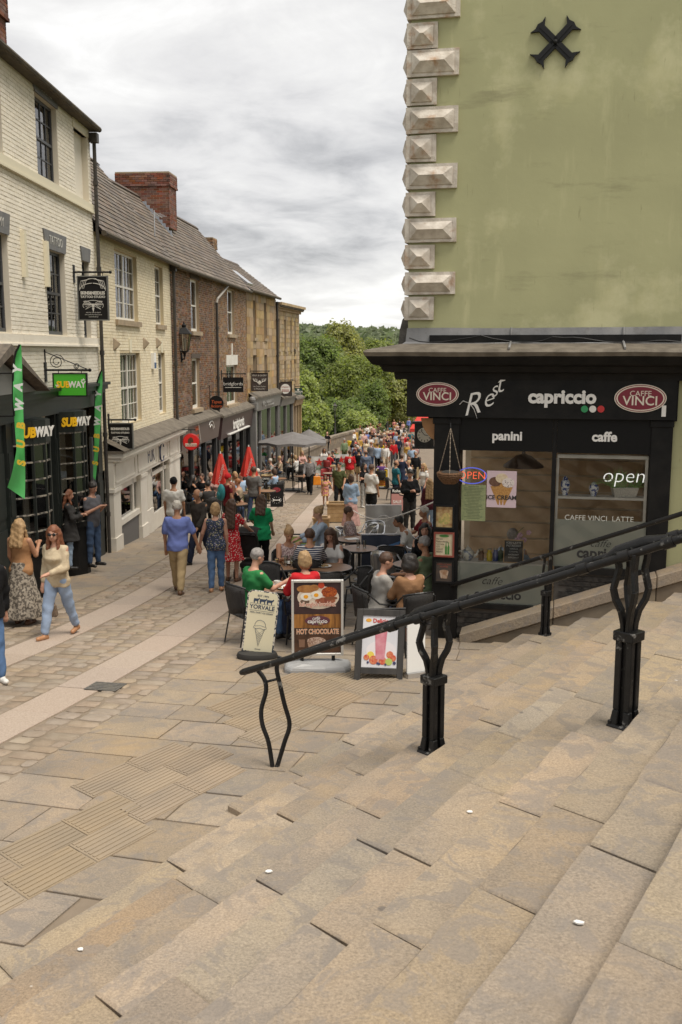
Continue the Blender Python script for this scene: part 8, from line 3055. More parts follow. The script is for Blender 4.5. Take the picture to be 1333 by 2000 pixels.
WALK = [(700,861,180,'f','lightgrey','grey','blonde','long','grey vest top'),(716,857,170,'f','cream','lightblue','brown','long','cream top'),(735,856,10,'f','mustard','black','blonde','long','mustard top and black trousers'),(745,860,0,'f','yellow','denim','brown','long','yellow top and jeans'),
  (753,864,185,'m','white','beige','dark','short','white shirt and beige shorts'),(764,855,190,'m','brown','white','dark','short','brown gilet and white shorts'),(779,851,0,'m','navy','black','brown','short','navy jacket with backpack'),(797,855,5,'m','salmon','denim','brown','short','salmon hoodie'),
  (807,857,185,'f','lightgrey','black','grey','bob','light grey top'),(805,868,200,'m','lightblue','denim','brown','short','pale blue t-shirt'),(785,886,20,'m','navy','navy','brown','short','navy coat'),(701,876,5,'m','black','khaki','dark','short','black t-shirt and khaki shorts'),
  (698,868,150,'m','navy','black','white','short','navy jacket and white hair'),(673,856,180,'m','sage','olive','grey','short','sage shirt and cap'),(640,842,200,'m','black','black','grey','balding','black t-shirt by the parapet'),(615,843,100,'f','white','denim','blonde','bob','white top behind the umbrellas'),
  (624,844,250,'m','olive','khaki','brown','short','olive jacket behind the umbrellas'),(717,841,170,'f','blue','white','dark','long','blue top'),(727,841,180,'f','black','denim','ginger','long','black top and ginger hair'),(734,846,190,'m','lightgrey','grey','white','short','grey checked shirt'),
  (739,841,0,'m','charcoal','black','dark','short','charcoal coat'),(747,846,180,'f','black','black','dark','long','all black clothes'),(751,838,5,'m','cream','khaki','grey','short','cream jacket'),(770,836,0,'m','beige','grey','brown','short','beige striped shirt'),
  (781,832,0,'m','white','navy','brown','short','white shirt and navy trousers'),(788,845,180,'f','pink','lightgrey','blonde','long','pale pink top'),(795,846,185,'f','red','black','dark','bob','red cardigan'),(803,840,5,'m','teal','darkdenim','dark','short','teal jacket'),
  (726,835,180,'m','black','denim','dark','short','black jumper and jeans'),(740,834,10,'f','cream','pink','brown','long','cream top and pink skirt'),(713,836,60,'f','white','beige','white','bob','white jacket at the yellow chairs'),(692,840,120,'m','white','grey','white','short','white shirt at the yellow chairs'),
  (733,820,0,'m','navy','darkdenim','white','short','navy jacket on the bridge'),(741,823,5,'f','darkred','black','dark','bob','dark red coat on the bridge'),(755,817,185,'m','charcoal','charcoal','brown','short','dark suit on the bridge'),(770,819,180,'f','salmon','beige','blonde','short','salmon top on the bridge'),
  (781,818,0,'m','black','khaki','dark','short','black jacket and khaki trousers on the bridge'),(788,823,180,'f','pink','white','blonde','long','pink top and white trousers on the bridge'),(799,816,5,'m','blue','grey','grey','short','blue shirt on the bridge'),(718,829,150,'f','white','grey','brown','bob','white cardigan near the parapet'),
  (808,815,180,'m','olive','black','brown','short','olive coat on the bridge'),(762,829,180,'f','teal','white','dark','long','teal top and white trousers'),(790,834,0,'f','white','black','dark','long','white blouse and black trousers'),(775,844,185,'m','lightblue','beige','blonde','short','pale blue polo and beige shorts'),
  (757,850,5,'f','black','lightblue','blonde','bob','black cardigan and pale jeans'),(724,850,190,'m','white','darkdenim','dark','short','white polo and dark jeans'),(690,858,20,'f','black','black','dark','long','black dress near the beer banner'),(812,880,180,'m','black','khaki','grey','short','black anorak by the clock')]
for i,(px,py,hdg,sx,cl,bc,hr_c,st,words) in enumerate(WALK):
 hh = 1.76 - 0.1 * (sx == 'f') + 0.03 * math.sin(i * 2.3)
 loc = by_head(px,py,hh)
 loc.z = G(loc.y)
 kind = 'shorts' if 'shorts' in words else ('skirt' if 'skirt' in words or 'dress' in words else 'trousers')
 person('%s in %s in the crowd towards the bridge' % ('woman' if sx == 'f' else 'man',words),loc,hd_(hdg),hh,sx,0.96 + 0.06 * math.sin(i * 1.7),('walk','stand','walk2','carry')[i % 4],{'m': CL[cl],'sleeve': 1.9 if any(w in words for w in ('jacket','coat','hoodie','jumper','cardigan','suit','anorak','shirt')) and 't-shirt' not in words else 0.65},
   {'kind': kind,'m': CL[bc],'len': 0.5 if kind == 'skirt' else 0.93,'flare': 0.24},shoe_white if i % 3 == 0 else shoe_black,{'m': HAIR[hr_c],'style': st},i % 2,near=False,h=0.03 if loc.y < 70 else 0.04,group='people walking towards the bridge')
rx = random.Random(77)
combos = [(a,b) for a in ('white','black','navy','lightblue','cream','beige','red','olive','grey','pink','teal','mustard','maroon') for b in ('denim','black','khaki','grey','white','navy')]
rx.shuffle(combos)
for i in range(34):
 a,b = combos[i]
 hh = rx.uniform(1.6,1.82)
 sx = 'f' if hh < 1.7 else 'm'
 px_ = rx.uniform(690,815)
 loc = by_head(px_,rx.uniform(822,866),hh)
 loc.x = max(loc.x,PL(loc.y) + 0.5) if loc.y > 61 else loc.x
 loc.z = G(loc.y)
 word = {'lightblue': 'pale blue'}
 person('%s in %s jacket and %s trousers deep in the crowd' % ('woman' if sx == 'f' else 'man',word.get(a,a),b),loc,hd_(rx.choice((0,180,10,190,170,350))),hh,sx,1.0,('walk','stand','walk2','carry')[i % 4],{'m': CL[a],'sleeve': 1.9},
   {'kind': 'trousers','m': CL[b]},shoe_black,{'m': HAIR[rx.choice(list(HAIR))],'style': rx.choice(('long','bob','bun')) if sx == 'f' else 'short'},i % 2,near=False,h=0.04,group='people walking towards the bridge')
# ================================================================== THINGS ON THE STREET
def child(mb,name,m,parent,M=None,**k):
 return mb.build(name,m,parent,M,**k)
wick = mat('black_wicker',(0.01,0.009,0.009),0.6,(0.025,0.022,0.02),70,2,bump=0.8,bscale=120)
tube_black = mat('chair_tube',(0.009,0.009,0.009),0.45)
table_top_m = mat('table_top_wood',(0.2,0.1,0.05),0.45,(0.28,0.15,0.075),5)
def chair_proto(seat_m,frame_m,arms=False,curved=True):
 """local: sitter faces +y, seat at 0.45"""
 t = bpy.data.objects.new('cafe_chair',None)
 reg(t,None,Matrix.Identity(4))
 mb = MB()
 poly = [(-0.21,-0.2),(0.21,-0.2),(0.235,0.05),(0.2,0.22),(-0.2,0.22),(-0.235,0.05)]
 mb.slab(poly,0.425,0.45)
 mb.build('seat',seat_m,t,bevel=0.008)
 mb = MB()
 vs = []
 n = 8
 for j in range(5):
  z = 0.52 + 0.33 * j / 4
  for i in range(n + 1):
   a = -1.05 + 2.1 * i / n
   rr = 0.25 + 0.02 * j / 4
   vs.append((rr * math.sin(a),-0.02 - (rr + 0.03 * j / 4) * math.cos(a),z + 0.05 * (1 - (a / 1.05) ** 2) * (j / 4) - 0.04 * (1 - (a / 1.05) ** 2) * (1 - j / 4)))
 w = n + 1
 mb.add(vs,[(j * w + i,j * w + i + 1,(j + 1) * w + i + 1,(j + 1) * w + i) for j in range(4) for i in range(n)])
 o = mb.build('backrest',seat_m,t,smooth=True)
 so_ = o.modifiers.new('thickness','SOLIDIFY')
 so_.thickness = 0.018
 for sx in (-1,1):
  for y0,y1,zt in ((0.2,0.24,0.44),(-0.17,-0.25,0.88)):
   mb = MB()
   pts = [(sx * 0.23,y1,0.0),(sx * 0.21,y0,0.43)]
   if zt > 0.5:
    pts += [(sx * 0.225,-0.2,0.6),(sx * 0.22,-0.235,0.84)]
   mb.tube(pts,0.012,6)
   mb.build('leg',frame_m,t)
 mb = MB()
 mb.tube([(0.26 * math.sin(a),-0.03 - 0.27 * math.cos(a),0.86 + 0.05 * (1 - (a / 1.1) ** 2)) for a in [-1.1 + 2.2 * i / 10 for i in range(11)]],0.014,6)
 if arms:
  for sx in (-1,1):
   mb.tube([(sx * 0.24,-0.15,0.84),(sx * 0.27,0.0,0.7),(sx * 0.265,0.2,0.66),(sx * 0.24,0.22,0.45)],0.013,6)
 mb.build('back_rail',frame_m,t)
 return t
ch_black = chair_proto(wick,tube_black,True)
ch_steel = chair_proto(steel,steel,True)
ch_yellow = chair_proto(mat('yellow_plastic',(0.75,0.52,0.02),0.45),mat('yellow_tube',(0.7,0.5,0.02),0.4))
ch_red = chair_proto(mat('red_wicker',(0.3,0.03,0.03),0.6),tube_black)
used = set()
def put_chair(proto,loc,heading,label,group,rz=0.0):
 M = TR((loc[0],loc[1],loc[2]),-heading + rz)
 if proto.name not in used:
  used.add(proto.name)
  # move the prototype itself
  Mo = WM[proto.name].inverted()
  for ch in proto.children:
   WM[ch.name] = M @ Mo @ WM[ch.name]
  proto.matrix_basis = M
  WM[proto.name] = M
  c = proto
 else:
  c = copy_tree(proto,M)
 tag(c,label,'chair',group)
 return c
def who(label):
 w = label.split(' seated')[0].split(' eating')[0].split(' lounging')[0].split(' looking')[0].split(' leaning')[0].split(' with legs')[0]
 return w
for i,(loc,hg,lab,near) in enumerate(SEATED):
 pr = ch_steel if 'steel' in lab or 'white t-shirt and jeans' in lab else (ch_red if 'red chair' in lab else ch_black)
 kind = {ch_steel: 'steel tube',ch_red: 'red woven',ch_black: 'black woven'}[pr]
 back = Vector((math.sin(hg),math.cos(hg),0)) * -0.05
 L = '%s chair under the %s' % (kind,who(lab))
 put_chair(pr,loc + back - Vector((0,0,0.0)),hg,' '.join(L.split()[:16]),'cafe chairs in use on the street')
def table(label,px,Y,r=0.36,top_m=None,dx=0.0):
 x = at(px,1000,Y).x / 1.0
 x = (px - 666.5) / FPX * (Y * cT - (G(Y) + 0.5) * sT) + dx
 t = thing('round_table',label,'table',(x,Y,G(Y) + 0.03),'round pavement tables')
 mb = MB()
 mb.lathe([(r - 0.01,0.715),(r,0.722),(r,0.742),(r - 0.01,0.748)],n=28)
 mb.build('table_top',top_m or table_top_m,t)
 mb = MB()
 mb.lathe([(r + 0.003,0.712),(r + 0.008,0.73),(r + 0.003,0.7475),(r - 0.004,0.7478)],n=28)
 mb.build('metal_rim',tube_black,t)
 mb = MB()
 mb.lathe([(0.03,0.02),(0.03,0.71)],n=10)
 mb.build('column',tube_black,t)
 mb = MB()
 for k in range(4):
  a = 0.6 + k * math.pi / 2
  mb.bar((0,0,0.05),(0.3 * math.cos(a),0.3 * math.sin(a),0.02),0.05,0.025)
 mb.build('base',tube_black,t)
 return t,Vector((x,Y,G(Y) + 0.03 + 0.749))
TT = {}
for key,lab,px,Y,r in (('a','round table with white plates between the man in green and the red jacket',548,14.25,0.38),('b','round table with orange juice in front of the woman in vest top',556,16.45,0.4),('c','round table in front of the long-haired woman in white',646,16.2,0.36),
       ('d','round pale table holding glasses beside the navy windbreak',702,18.7,0.36),('e','round table with menus beside the man in patterned shirt',690,20.2,0.36),('f','round table between the grey-topped woman and the brown jumper',772,13.65,0.34),
       ('g','round table in front of the woman in sunglasses by the cafe wall',806,16.6,0.34)):
 TT[key] = table(lab,px,Y,r)[1]
for px,Y,lab in ((400,30.2,'round table beside the leather jacket diner'),(425,31.5,'round table by the first red parasol'),(462,29.0,'round table beside the red-haired diner'),(478,33.5,'round table under the second red parasol'),(520,34.5,'round table beside the pale blue hoodie'),(545,42.0,'round table under the grey umbrellas'),(590,44.0,'round table by the grey chairs'),(645,46.5,'round table beside the red chair'),(780,38.0,'round table beside the teal vest man'),(800,33.0,'round table at the right-hand wall')):
 table(lab,px,Y,0.35)
ceramic = mat('white_china',(0.72,0.7,0.66),0.25)
glass_clear = glassmat('drink_glass',(0.92,0.94,0.93),0.15)
def plate(label,p,r=0.12,food=(0.45,0.28,0.1)):
 t = thing('plate',label,'plate',p)
 mb = MB()
 mb.lathe([(r * 0.55,0.002),(r * 0.62,0.006),(r,0.018),(r,0.022),(r * 0.6,0.01)],n=20)
 mb.build('dish',ceramic,t,smooth=True)
 mb = MB()
 rg_ = random.Random(int(p[0] * 1000))
 for i in range(6):
  mb.ball((rg_.uniform(-0.5,0.5) * r,rg_.uniform(-0.5,0.5) * r,0.02),rg_.uniform(0.02,0.035),rg_.uniform(0.02,0.03),0.016,7,4)
 mb.build('food',mat('food_%d' % int(food[0] * 100),food,0.6,tuple(v * 0.6 for v in food),40),t)
def tumbler(label,p,liquid=None,h=0.14,r=0.034):
 t = thing('drinking_glass',label,'glass',p)
 mb = MB()
 mb.lathe([(r * 0.8,0.0),(r,h),(r * 0.94,h),(r * 0.74,0.008)],n=14)
 mb.build('tumbler',glass_clear,t,smooth=True)
 if liquid:
  mb = MB()
  mb.lathe([(r * 0.72,0.009),(r * 0.9,h * 0.82)],n=14)
  mb.build('drink',mat('drink_%d' % int(liquid[0] * 100),liquid,0.3),t,smooth=True)
def cup(label,p):
 t = thing('coffee_cup',label,'cup',p)
 mb = MB()
 mb.lathe([(0.065,0.0),(0.07,0.008),(0.03,0.01)],n=16)
 mb.build('saucer',ceramic,t,smooth=True)
 mb = MB()
 mb.lathe([(0.025,0.0105),(0.042,0.04),(0.046,0.07),(0.042,0.07),(0.036,0.03)],n=16)
 mb.build('bowl',ceramic,t,smooth=True)
 mb = MB()
 mb.tube([(0.042,0,0.06),(0.07,0,0.055),(0.065,0,0.03),(0.038,0,0.028)],0.005,6)
 mb.build('handle',ceramic,t)
def P_(k,dx,dy):
 v = TT[k]
 return (v.x + dx,v.y + dy,v.z + 0.001)
plate('plate of pastry on the table of the man in green',P_('a',0.08,-0.1),0.14,(0.5,0.33,0.14))
cup('white coffee cup on the table of the man in green',P_('a',-0.05,0.08))
tumbler('tall latte glass on the table of the man in green',P_('a',0.14,0.12),(0.4,0.28,0.18),0.19)
tumbler('glass of orange juice on the table of the woman in vest top',P_('b',-0.12,-0.1),(0.8,0.4,0.02))
tumbler('empty tall glass right of the orange juice',P_('b',0.03,-0.08),None,0.18)
tumbler('empty tall glass beside the striped man, second from the juice',P_('b',0.13,-0.1),None,0.18)
plate('plate of food behind the tall glasses',P_('b',0.12,0.12),0.13,(0.42,0.3,0.12))
plate('plate before the long-haired woman in white',P_('c',-0.1,0.02),0.12,(0.4,0.25,0.1))
tumbler('left one of two glasses on the pale table',P_('d',-0.02,0.05),None,0.15)
tumbler('right one of two glasses on the pale table',P_('d',0.1,0.0),None,0.15)
plate('plate before the grey-topped woman',P_('f',0.0,0.0),0.12,(0.4,0.25,0.1))
cup('coffee cup before the woman in sunglasses',P_('g',-0.1,0.0))
t = thing('menu_card','white menu sheets on the table of the man in patterned shirt','menu',P_('e',0,0))
mb = MB()
mb.box(-0.15,0.1,-0.1,0.1,0,0.006)
mb.build('sheets',white_plain,t,WM[t.name] @ Matrix.Rotation(0.4,4,'Z'))
# ------------------------------------------------------------------ advertising boards
alu = mat('snap_frame_silver',(0.62,0.61,0.58),0.35,metal=0.5)
gz_ = lambda Y: G(Y) + 0.03
def face_board(name,label,px,py_base,Y,W_,H_,tilt,roll=0.0,rz=0.0,z0=0.0,thick=0.02):
 """a board standing on the street; returns thing and the local frame of its front (x right, z up, -y front)"""
 x = (px - 666.5) / FPX * (Y * cT - G(Y) * sT)
 t = thing(name,label,'sign',(x,Y,gz_(Y)))
 M = TR((x,Y,gz_(Y) + z0),rz) @ Matrix.Rotation(roll,4,'Y') @ Matrix.Rotation(-tilt,4,'X')
 return t,M
def lettering(body,size,m,t,M,x,z,y=-0.013,**k):
 return text(body,size,m,t,M @ Matrix.Translation((x,y,z)) @ Matrix.Rotation(R(90),4,'X'),ext=k.pop('ext',0.0008),**k)
def bx(t,M,name,m,x0,x1,y0,y1,z0,z1,**k):
 mb = MB()
 mb.box(x0,x1,y0,y1,z0,z1)
 return mb.build(name,m,t,M,**k)
# full english breakfast board
t,M = face_board('pavement_sign','silver framed breakfast and hot chocolate poster board on a grey base',621,1290,12.25,0.64,0.95,0.03,0.0,0.03,0.2)
W_,H_ = 0.64,0.96
bx(t,M,'backing',black_metal,-W_ / 2,W_ / 2,0.0,0.03,0.0,H_)
mb = MB()
for q in ((-W_ / 2 - 0.01,-W_ / 2 + 0.022,-0.01,H_ + 0.01),(W_ / 2 - 0.022,W_ / 2 + 0.01,-0.01,H_ + 0.01),(-W_ / 2 + 0.022,W_ / 2 - 0.022,H_ - 0.022,H_ + 0.01),(-W_ / 2 + 0.022,W_ / 2 - 0.022,-0.01,0.022)):
 mb.box(q[0],q[1],-0.02,0.034,q[2],q[3])
mb.build('frame',alu,t,M,bevel=0.004)
bx(t,M,'upper_print',mat('print_plum',(0.03,0.017,0.02),0.35,(0.05,0.025,0.025),6),-0.3,0.3,-0.006,-0.001,0.53,0.938)
wood_print = mat('print_wood',(0.38,0.17,0.04),0.4,(0.1,0.035,0.01),16,streak=True)
bx(t,M,'wood_print',wood_print,-0.3,0.3,-0.006,-0.001,0.35,0.528)
bx(t,M,'lower_print',mat('print_cocoa',(0.035,0.016,0.01),0.4,(0.09,0.04,0.02),9),-0.3,0.3,-0.006,-0.001,0.022,0.348)
def blob(name,m,x,z,rx,rz,y0=-0.009,n=24,parent=None,MM=None):
 mb = MB()
 mb.disc((x,z),rx,y0,-0.0061,n,rz)
 return mb.build(name,m,parent or t,MM or M)
blob('printed_plate',mat('print_plate',(0.6,0.5,0.4),0.3),0.01,0.745,0.265,0.15,-0.0075)
toast = mat('print_toast',(0.42,0.2,0.06),0.5,(0.28,0.11,0.03),18)
egg = mat('print_egg',(0.72,0.68,0.6),0.4)
yolk = mat('print_yolk',(0.75,0.33,0.02),0.3)
bean = mat('print_beans',(0.4,0.09,0.015),0.4,(0.2,0.03,0.01),70,2,lo=0.45,hi=0.55)
bacon = mat('print_bacon',(0.4,0.14,0.07),0.4,(0.2,0.05,0.03),24,streak=True)
blob('printed_toast',toast,-0.14,0.855,0.12,0.05,-0.009)
blob('printed_toast',toast,-0.04,0.87,0.06,0.04,-0.0095)
blob('printed_tomato',mat('print_tomato',(0.45,0.05,0.02),0.4),0.05,0.9,0.04,0.04,-0.01)
blob('printed_beans',bean,0.15,0.81,0.1,0.07,-0.0095)
blob('printed_bacon',bacon,0.1,0.7,0.13,0.045,-0.01)
blob('printed_sausage',mat('print_sausage',(0.2,0.07,0.03),0.4),0.17,0.735,0.085,0.022,-0.0105)
for ex,ez in ((-0.14,0.755),(-0.01,0.775)):
 blob('printed_egg',egg,ex,ez,0.075,0.05,-0.0105)
 blob('printed_yolk',yolk,ex - 0.005,ez,0.03,0.024,-0.012)
blob('printed_mushroom',mat('print_mushroom',(0.12,0.07,0.045),0.5),-0.16,0.69,0.06,0.03,-0.01)
salmon_l = mat('letter_salmon',(0.62,0.3,0.24),0.5)
peach_l = mat('letter_peach',(0.6,0.33,0.22),0.5)
lettering('full english breakfast',0.078,sign_cream,t,M,0,0.655,-0.012,off=0.005,sx=0.72)
lettering('full english breakfast',0.078,mat('letter_rust',(0.45,0.1,0.06),0.5),t,M,0,0.655,-0.013,off=0.0005,sx=0.72)
blob('printed_oval',mat('print_maroon',(0.11,0.035,0.05),0.4),0,0.445,0.16,0.062,-0.0085)
lettering('caffè',0.055,letter_white,t,M,-0.02,0.475,-0.01,shear=0.3)
lettering('capriccio',0.07,letter_white,t,M,0,0.435,-0.01,off=0.001)
for k_,c_ in enumerate(((0.3,0.35,0.1),(0.6,0.5,0.3),(0.5,0.2,0.05))):
 blob('printed_dot',mat('cap_dot_%d' % k_,c_,0.5),0.02 + 0.022 * k_,0.402,0.008,0.008,-0.01)
lettering('HOT CHOCOLATE',0.088,sign_cream,t,M,0,0.3,-0.011,off=0.004,sx=0.72)
lettering('HOT CHOCOLATE',0.088,mat('letter_orange',(0.55,0.16,0.03),0.5),t,M,0,0.3,-0.012,off=0.0,sx=0.72)
mb = MB()
mb.prism([(-0.24,0.2),(-0.16,0.2),(-0.165,0.1),(-0.235,0.1)],-0.009,-0.0062)
mb.build('printed_mug',mat('print_mug',(0.2,0.11,0.07),0.4),t,M)
mb = MB()
mb.prism([(-0.13,0.16),(0.1,0.16),(0.07,0.05),(-0.1,0.05)],-0.009,-0.0062)
mb.build('printed_mug',mat('print_mug2',(0.35,0.22,0.15),0.4),t,M)
blob('printed_marshmallows',mat('print_marsh',(0.55,0.42,0.34),0.5,(0.2,0.1,0.06),60,2),-0.015,0.18,0.12,0.05,-0.0105)
for lx in (-0.2,0.2):
 mb = MB()
 mb.lathe([(0.022,-0.12),(0.022,0.0)],(lx,0.015,0),10)
 mb.build('spring_post',black_metal,t,M)
mb = MB()
prof = []
for i in range(29):
 a = -1.15 + 2.3 * i / 28
 prof.append(a)
base_poly = [(-0.42,-0.14),(-0.34,-0.22),(-0.1,-0.17),(0.1,-0.17),(0.34,-0.22),(0.42,-0.14),(0.43,0.1),(0.3,0.2),(-0.3,0.2),(-0.43,0.1)]
mbB = MB()
n_ = len(base_poly)
rings = [(1.0,0.0),(1.0,0.06),(0.93,0.1),(0.55,0.125)]
vs = []
for k_,z_ in rings:
 vs += [(x * k_,y * k_,z_ * (1 - 0.35 * (1 - abs(x) / 0.43))) for x,y in base_poly]
mbB.add(vs,[(i * n_ + j,i * n_ + (j + 1) % n_,(i + 1) * n_ + (j + 1) % n_,(i + 1) * n_ + j) for i in range(3) for j in range(n_)] + [tuple(range(3 * n_,4 * n_))])
mbB.build('water_base',mat('grey_plastic',(0.3,0.3,0.3),0.45),t,TR(WM[t.name].translation,0.03),bevel=0.01)
# ice cream board
t,M = face_board('pavement_sign','cream YORVALE ice cream board with a drawn cone on a black base',503,1285,12.9,0.42,0.84,0.05,0.115,-0.12,0.07)
zebra = mat('zebra_edge',(0.03,0.04,0.06),0.5,(0.6,0.56,0.48),26,2,lo=0.48,hi=0.52)
W_,H_ = 0.43,0.84
mb = MB()
c_ = 0.05
mb.prism([(-W_ / 2,0),(W_ / 2,0),(W_ / 2,H_ - c_),(W_ / 2 - c_,H_),(-W_ / 2 + c_,H_),(-W_ / 2,H_ - c_)],0.0,0.025)
mb.build('board',zebra,t,M)
mb = MB()
f = 0.02
mb.prism([(-W_ / 2 + f,f * 0.6),(W_ / 2 - f,f * 0.6),(W_ / 2 - f,H_ - c_),(W_ / 2 - c_ - 0.01,H_ - 0.012),(-W_ / 2 + c_ + 0.01,H_ - 0.012),(-W_ / 2 + f,H_ - c_)],-0.004,-0.0005)
mb.build('panel',mat('panel_cream',(0.72,0.66,0.47),0.45),t,M)
navy_p = mat('print_navy',(0.03,0.05,0.09),0.5)
lettering('EST 1994',0.04,navy_p,t,M,0,0.775,-0.006)
lettering('YORVALE',0.079,navy_p,t,M,0,0.62,-0.006,off=0.0015)
lettering('REAL DAIRY ICE CREAM',0.029,navy_p,t,M,0,0.545,-0.006)
lettering('#yorvale',0.022,navy_p,t,M,0,0.05,-0.006)
for i,(cx0,s_) in enumerate(((-0.09,0.8),(0.0,1.0),(0.095,0.95))):
 mb = MB()
 mb.prism([(cx0 - 0.045 * s_,0.7),(cx0 - 0.04 * s_,0.735),(cx0 + 0.03 * s_,0.735),(cx0 + 0.05 * s_,0.75),(cx0 + 0.06 * s_,0.735),(cx0 + 0.035 * s_,0.71),(cx0 + 0.032 * s_,0.672),(cx0 + 0.02 * s_,0.672),(cx0 + 0.018 * s_,0.7),(cx0 - 0.02 * s_,0.7),(cx0 - 0.024 * s_,0.672),(cx0 - 0.036 * s_,0.672)],-0.006,-0.0042)
 mb.build('printed_cow',navy_p,t,M)
bx(t,M,'printed_line',navy_p,-0.17,0.17,-0.006,-0.0042,0.666,0.669)
bx(t,M,'printed_line',navy_p,-0.17,0.17,-0.006,-0.0042,0.572,0.575)
mb = MB()
line = lambda pts,r=0.0028: mb.tube([(x,-0.005,z) for x,z in pts],r,4)
line([(-0.075,0.36),(-0.07,0.4),(-0.045,0.435),(0,0.45),(0.045,0.435),(0.07,0.4),(0.075,0.36)])
line([(-0.085,0.36),(-0.085,0.335),(-0.05,0.325),(0,0.34),(0.05,0.325),(0.085,0.335),(0.085,0.36)])
line([(-0.075,0.36),(0,0.375),(0.075,0.36)],0.002)
line([(-0.065,0.33),(0,0.09),(0.065,0.33)])
for i in range(6):
 k_ = i / 6
 line([(-0.065 * (1 - k_),0.33 - 0.24 * k_),(0.065 * (1 - k_) * 0.45,0.24 - 0.15 * k_)],0.0016)
 line([(0.065 * (1 - k_),0.33 - 0.24 * k_),(-0.065 * (1 - k_) * 0.45,0.24 - 0.15 * k_)],0.0016)
mb.build('drawn_cone',navy_p,t,M)
mb = MB()
mb.lathe([(0.27,0.0),(0.28,0.03),(0.26,0.075),(0.1,0.085)],n=20,sy=0.62)
mb.build('base',mat('rubber_black',(0.03,0.028,0.026),0.75),t,smooth=True)
# milkshake A-board
t,M = face_board('pavement_sign','black timber A-board with a pink milkshake and fruit poster',739,1312,11.75,0.62,0.85,0.2,0.07,0.1,0.0)
blackwood = mat('black_timber',(0.025,0.024,0.024),0.6,(0.05,0.046,0.042),8,streak=True,dirt=(0.15,0.14,0.13),dscale=10,dlo=0.68,dhi=0.76)
W_,H_ = 0.6,0.86
mb = MB()
for q in ((-W_ / 2,-W_ / 2 + 0.075,-0.02,H_),(W_ / 2 - 0.075,W_ / 2,-0.02,H_),(-W_ / 2 + 0.075,W_ / 2 - 0.075,H_ - 0.075,H_),(-W_ / 2 + 0.075,W_ / 2 - 0.075,0.07,0.145)):
 mb.box(q[0],q[1],-0.02,0.02,q[2],q[3])
mb.build('front_frame',blackwood,t,M,bevel=0.003)
bx(t,M,'poster',mat('poster_white',(0.68,0.68,0.7),0.3,(0.58,0.58,0.62),4),-0.22,0.22,-0.004,0.006,0.148,0.783)
M2 = TR(WM[t.name].translation + Vector((0.03,0.42,0)),0.1) @ Matrix.Rotation(0.22,4,'X')
mb = MB()
mb.box(-W_ / 2,W_ / 2,-0.015,0.015,0.0,H_)
mb.build('rear_leaf',blackwood,t,M2)
blob('printed_glow',mat('print_pale',(0.7,0.66,0.68),0.4),0.02,0.35,0.19,0.13,-0.0065)
mb = MB()
mb.prism([(-0.045,0.25),(0.065,0.25),(0.085,0.6),(-0.065,0.6)],-0.009,-0.0045)
mb.build('printed_shake',mat('print_shake',(0.5,0.14,0.19),0.35,(0.62,0.3,0.34),8),t,M)
red_f,yel_f,grn_f,blu_f = mat('print_strawberry',(0.5,0.04,0.03),0.4,(0.6,0.25,0.12),40),mat('print_lemon',(0.7,0.55,0.1),0.4),mat('print_kiwi',(0.4,0.48,0.12),0.4),mat('print_berry',(0.05,0.05,0.12),0.4)
for i,(x,z,r_,m_) in enumerate(((-0.11,0.3,0.045,yel_f),(-0.07,0.24,0.055,red_f),(0.04,0.235,0.05,red_f),(0.13,0.31,0.045,red_f),(0.17,0.27,0.04,red_f),(0.12,0.225,0.045,grn_f),(-0.16,0.27,0.035,red_f),(-0.02,0.2,0.015,blu_f),(0.0,0.195,0.015,blu_f),(-0.14,0.21,0.014,blu_f),(0.19,0.21,0.02,blu_f),(0.08,0.19,0.014,blu_f),(0.05,0.62,0.035,grn_f),(0.085,0.625,0.025,red_f))):
 blob('printed_fruit',m_,x,z,r_,r_,-0.0075 - 0.0003 * i,14)
lettering('Delicious',0.068,mat('letter_red',(0.5,0.04,0.03),0.5),t,M,0.03,0.72,-0.007,off=0.002)
blob('printed_splash',mat('print_orange',(0.7,0.35,0.05),0.4),-0.15,0.725,0.035,0.022,-0.0065)
# back of another white board beside it
t,M = face_board('white_panel','blank white panel leaning behind the railing beside the milkshake board',812,1308,11.9,0.24,0.75,0.05,0.03,0.5,0.0)
bx(t,M,'sheet',white_plain,-0.13,0.13,-0.01,0.01,0.06,0.74)
bx(t,M,'foot',steel,-0.14,0.14,-0.05,0.05,0.0,0.058)
# tri-coloured price board
t,M = face_board('pavement_sign','rainbow striped price list board in a black arched frame',587,1068,21.2,0.5,0.8,0.08,0,0.0,0.0)
W_,H_ = 0.46,0.68
for i,c_ in enumerate(((0.28,0.42,0.25),(0.3,0.3,0.4),(0.5,0.35,0.3),(0.55,0.33,0.12),(0.3,0.42,0.5),(0.35,0.5,0.12),(0.5,0.55,0.14))):
 bx(t,M,'colour_band',mat('band_%d' % i,c_,0.5),-0.21,0.21,-0.004 - 0.0002 * i,0.004,0.08 + i * 0.085,0.08 + (i + 1) * 0.085)
mb = MB()
mb.tube([(-0.23,0,0),(-0.23,0,0.64),(-0.2,0,0.7),(-0.15,0,0.72),(0.15,0,0.72),(0.2,0,0.7),(0.23,0,0.64),(0.23,0,0)],0.016,8)
mb.build('frame',tube_black,t,M)
bx(t,TR(WM[t.name].translation),'foot',tube_black,-0.25,0.25,-0.15,0.25,0,0.03)
for i,l in enumerate(('2 FOR £12','HAPPY HOUR 3PM - 6PM','BURGER & CHIPS','CHICKEN WRAP','SOFT DRINKS £3','WINE £5')):
 lettering(l,0.05,navy_p,t,M,0,0.63 - i * 0.088,-0.008,sx=0.8)
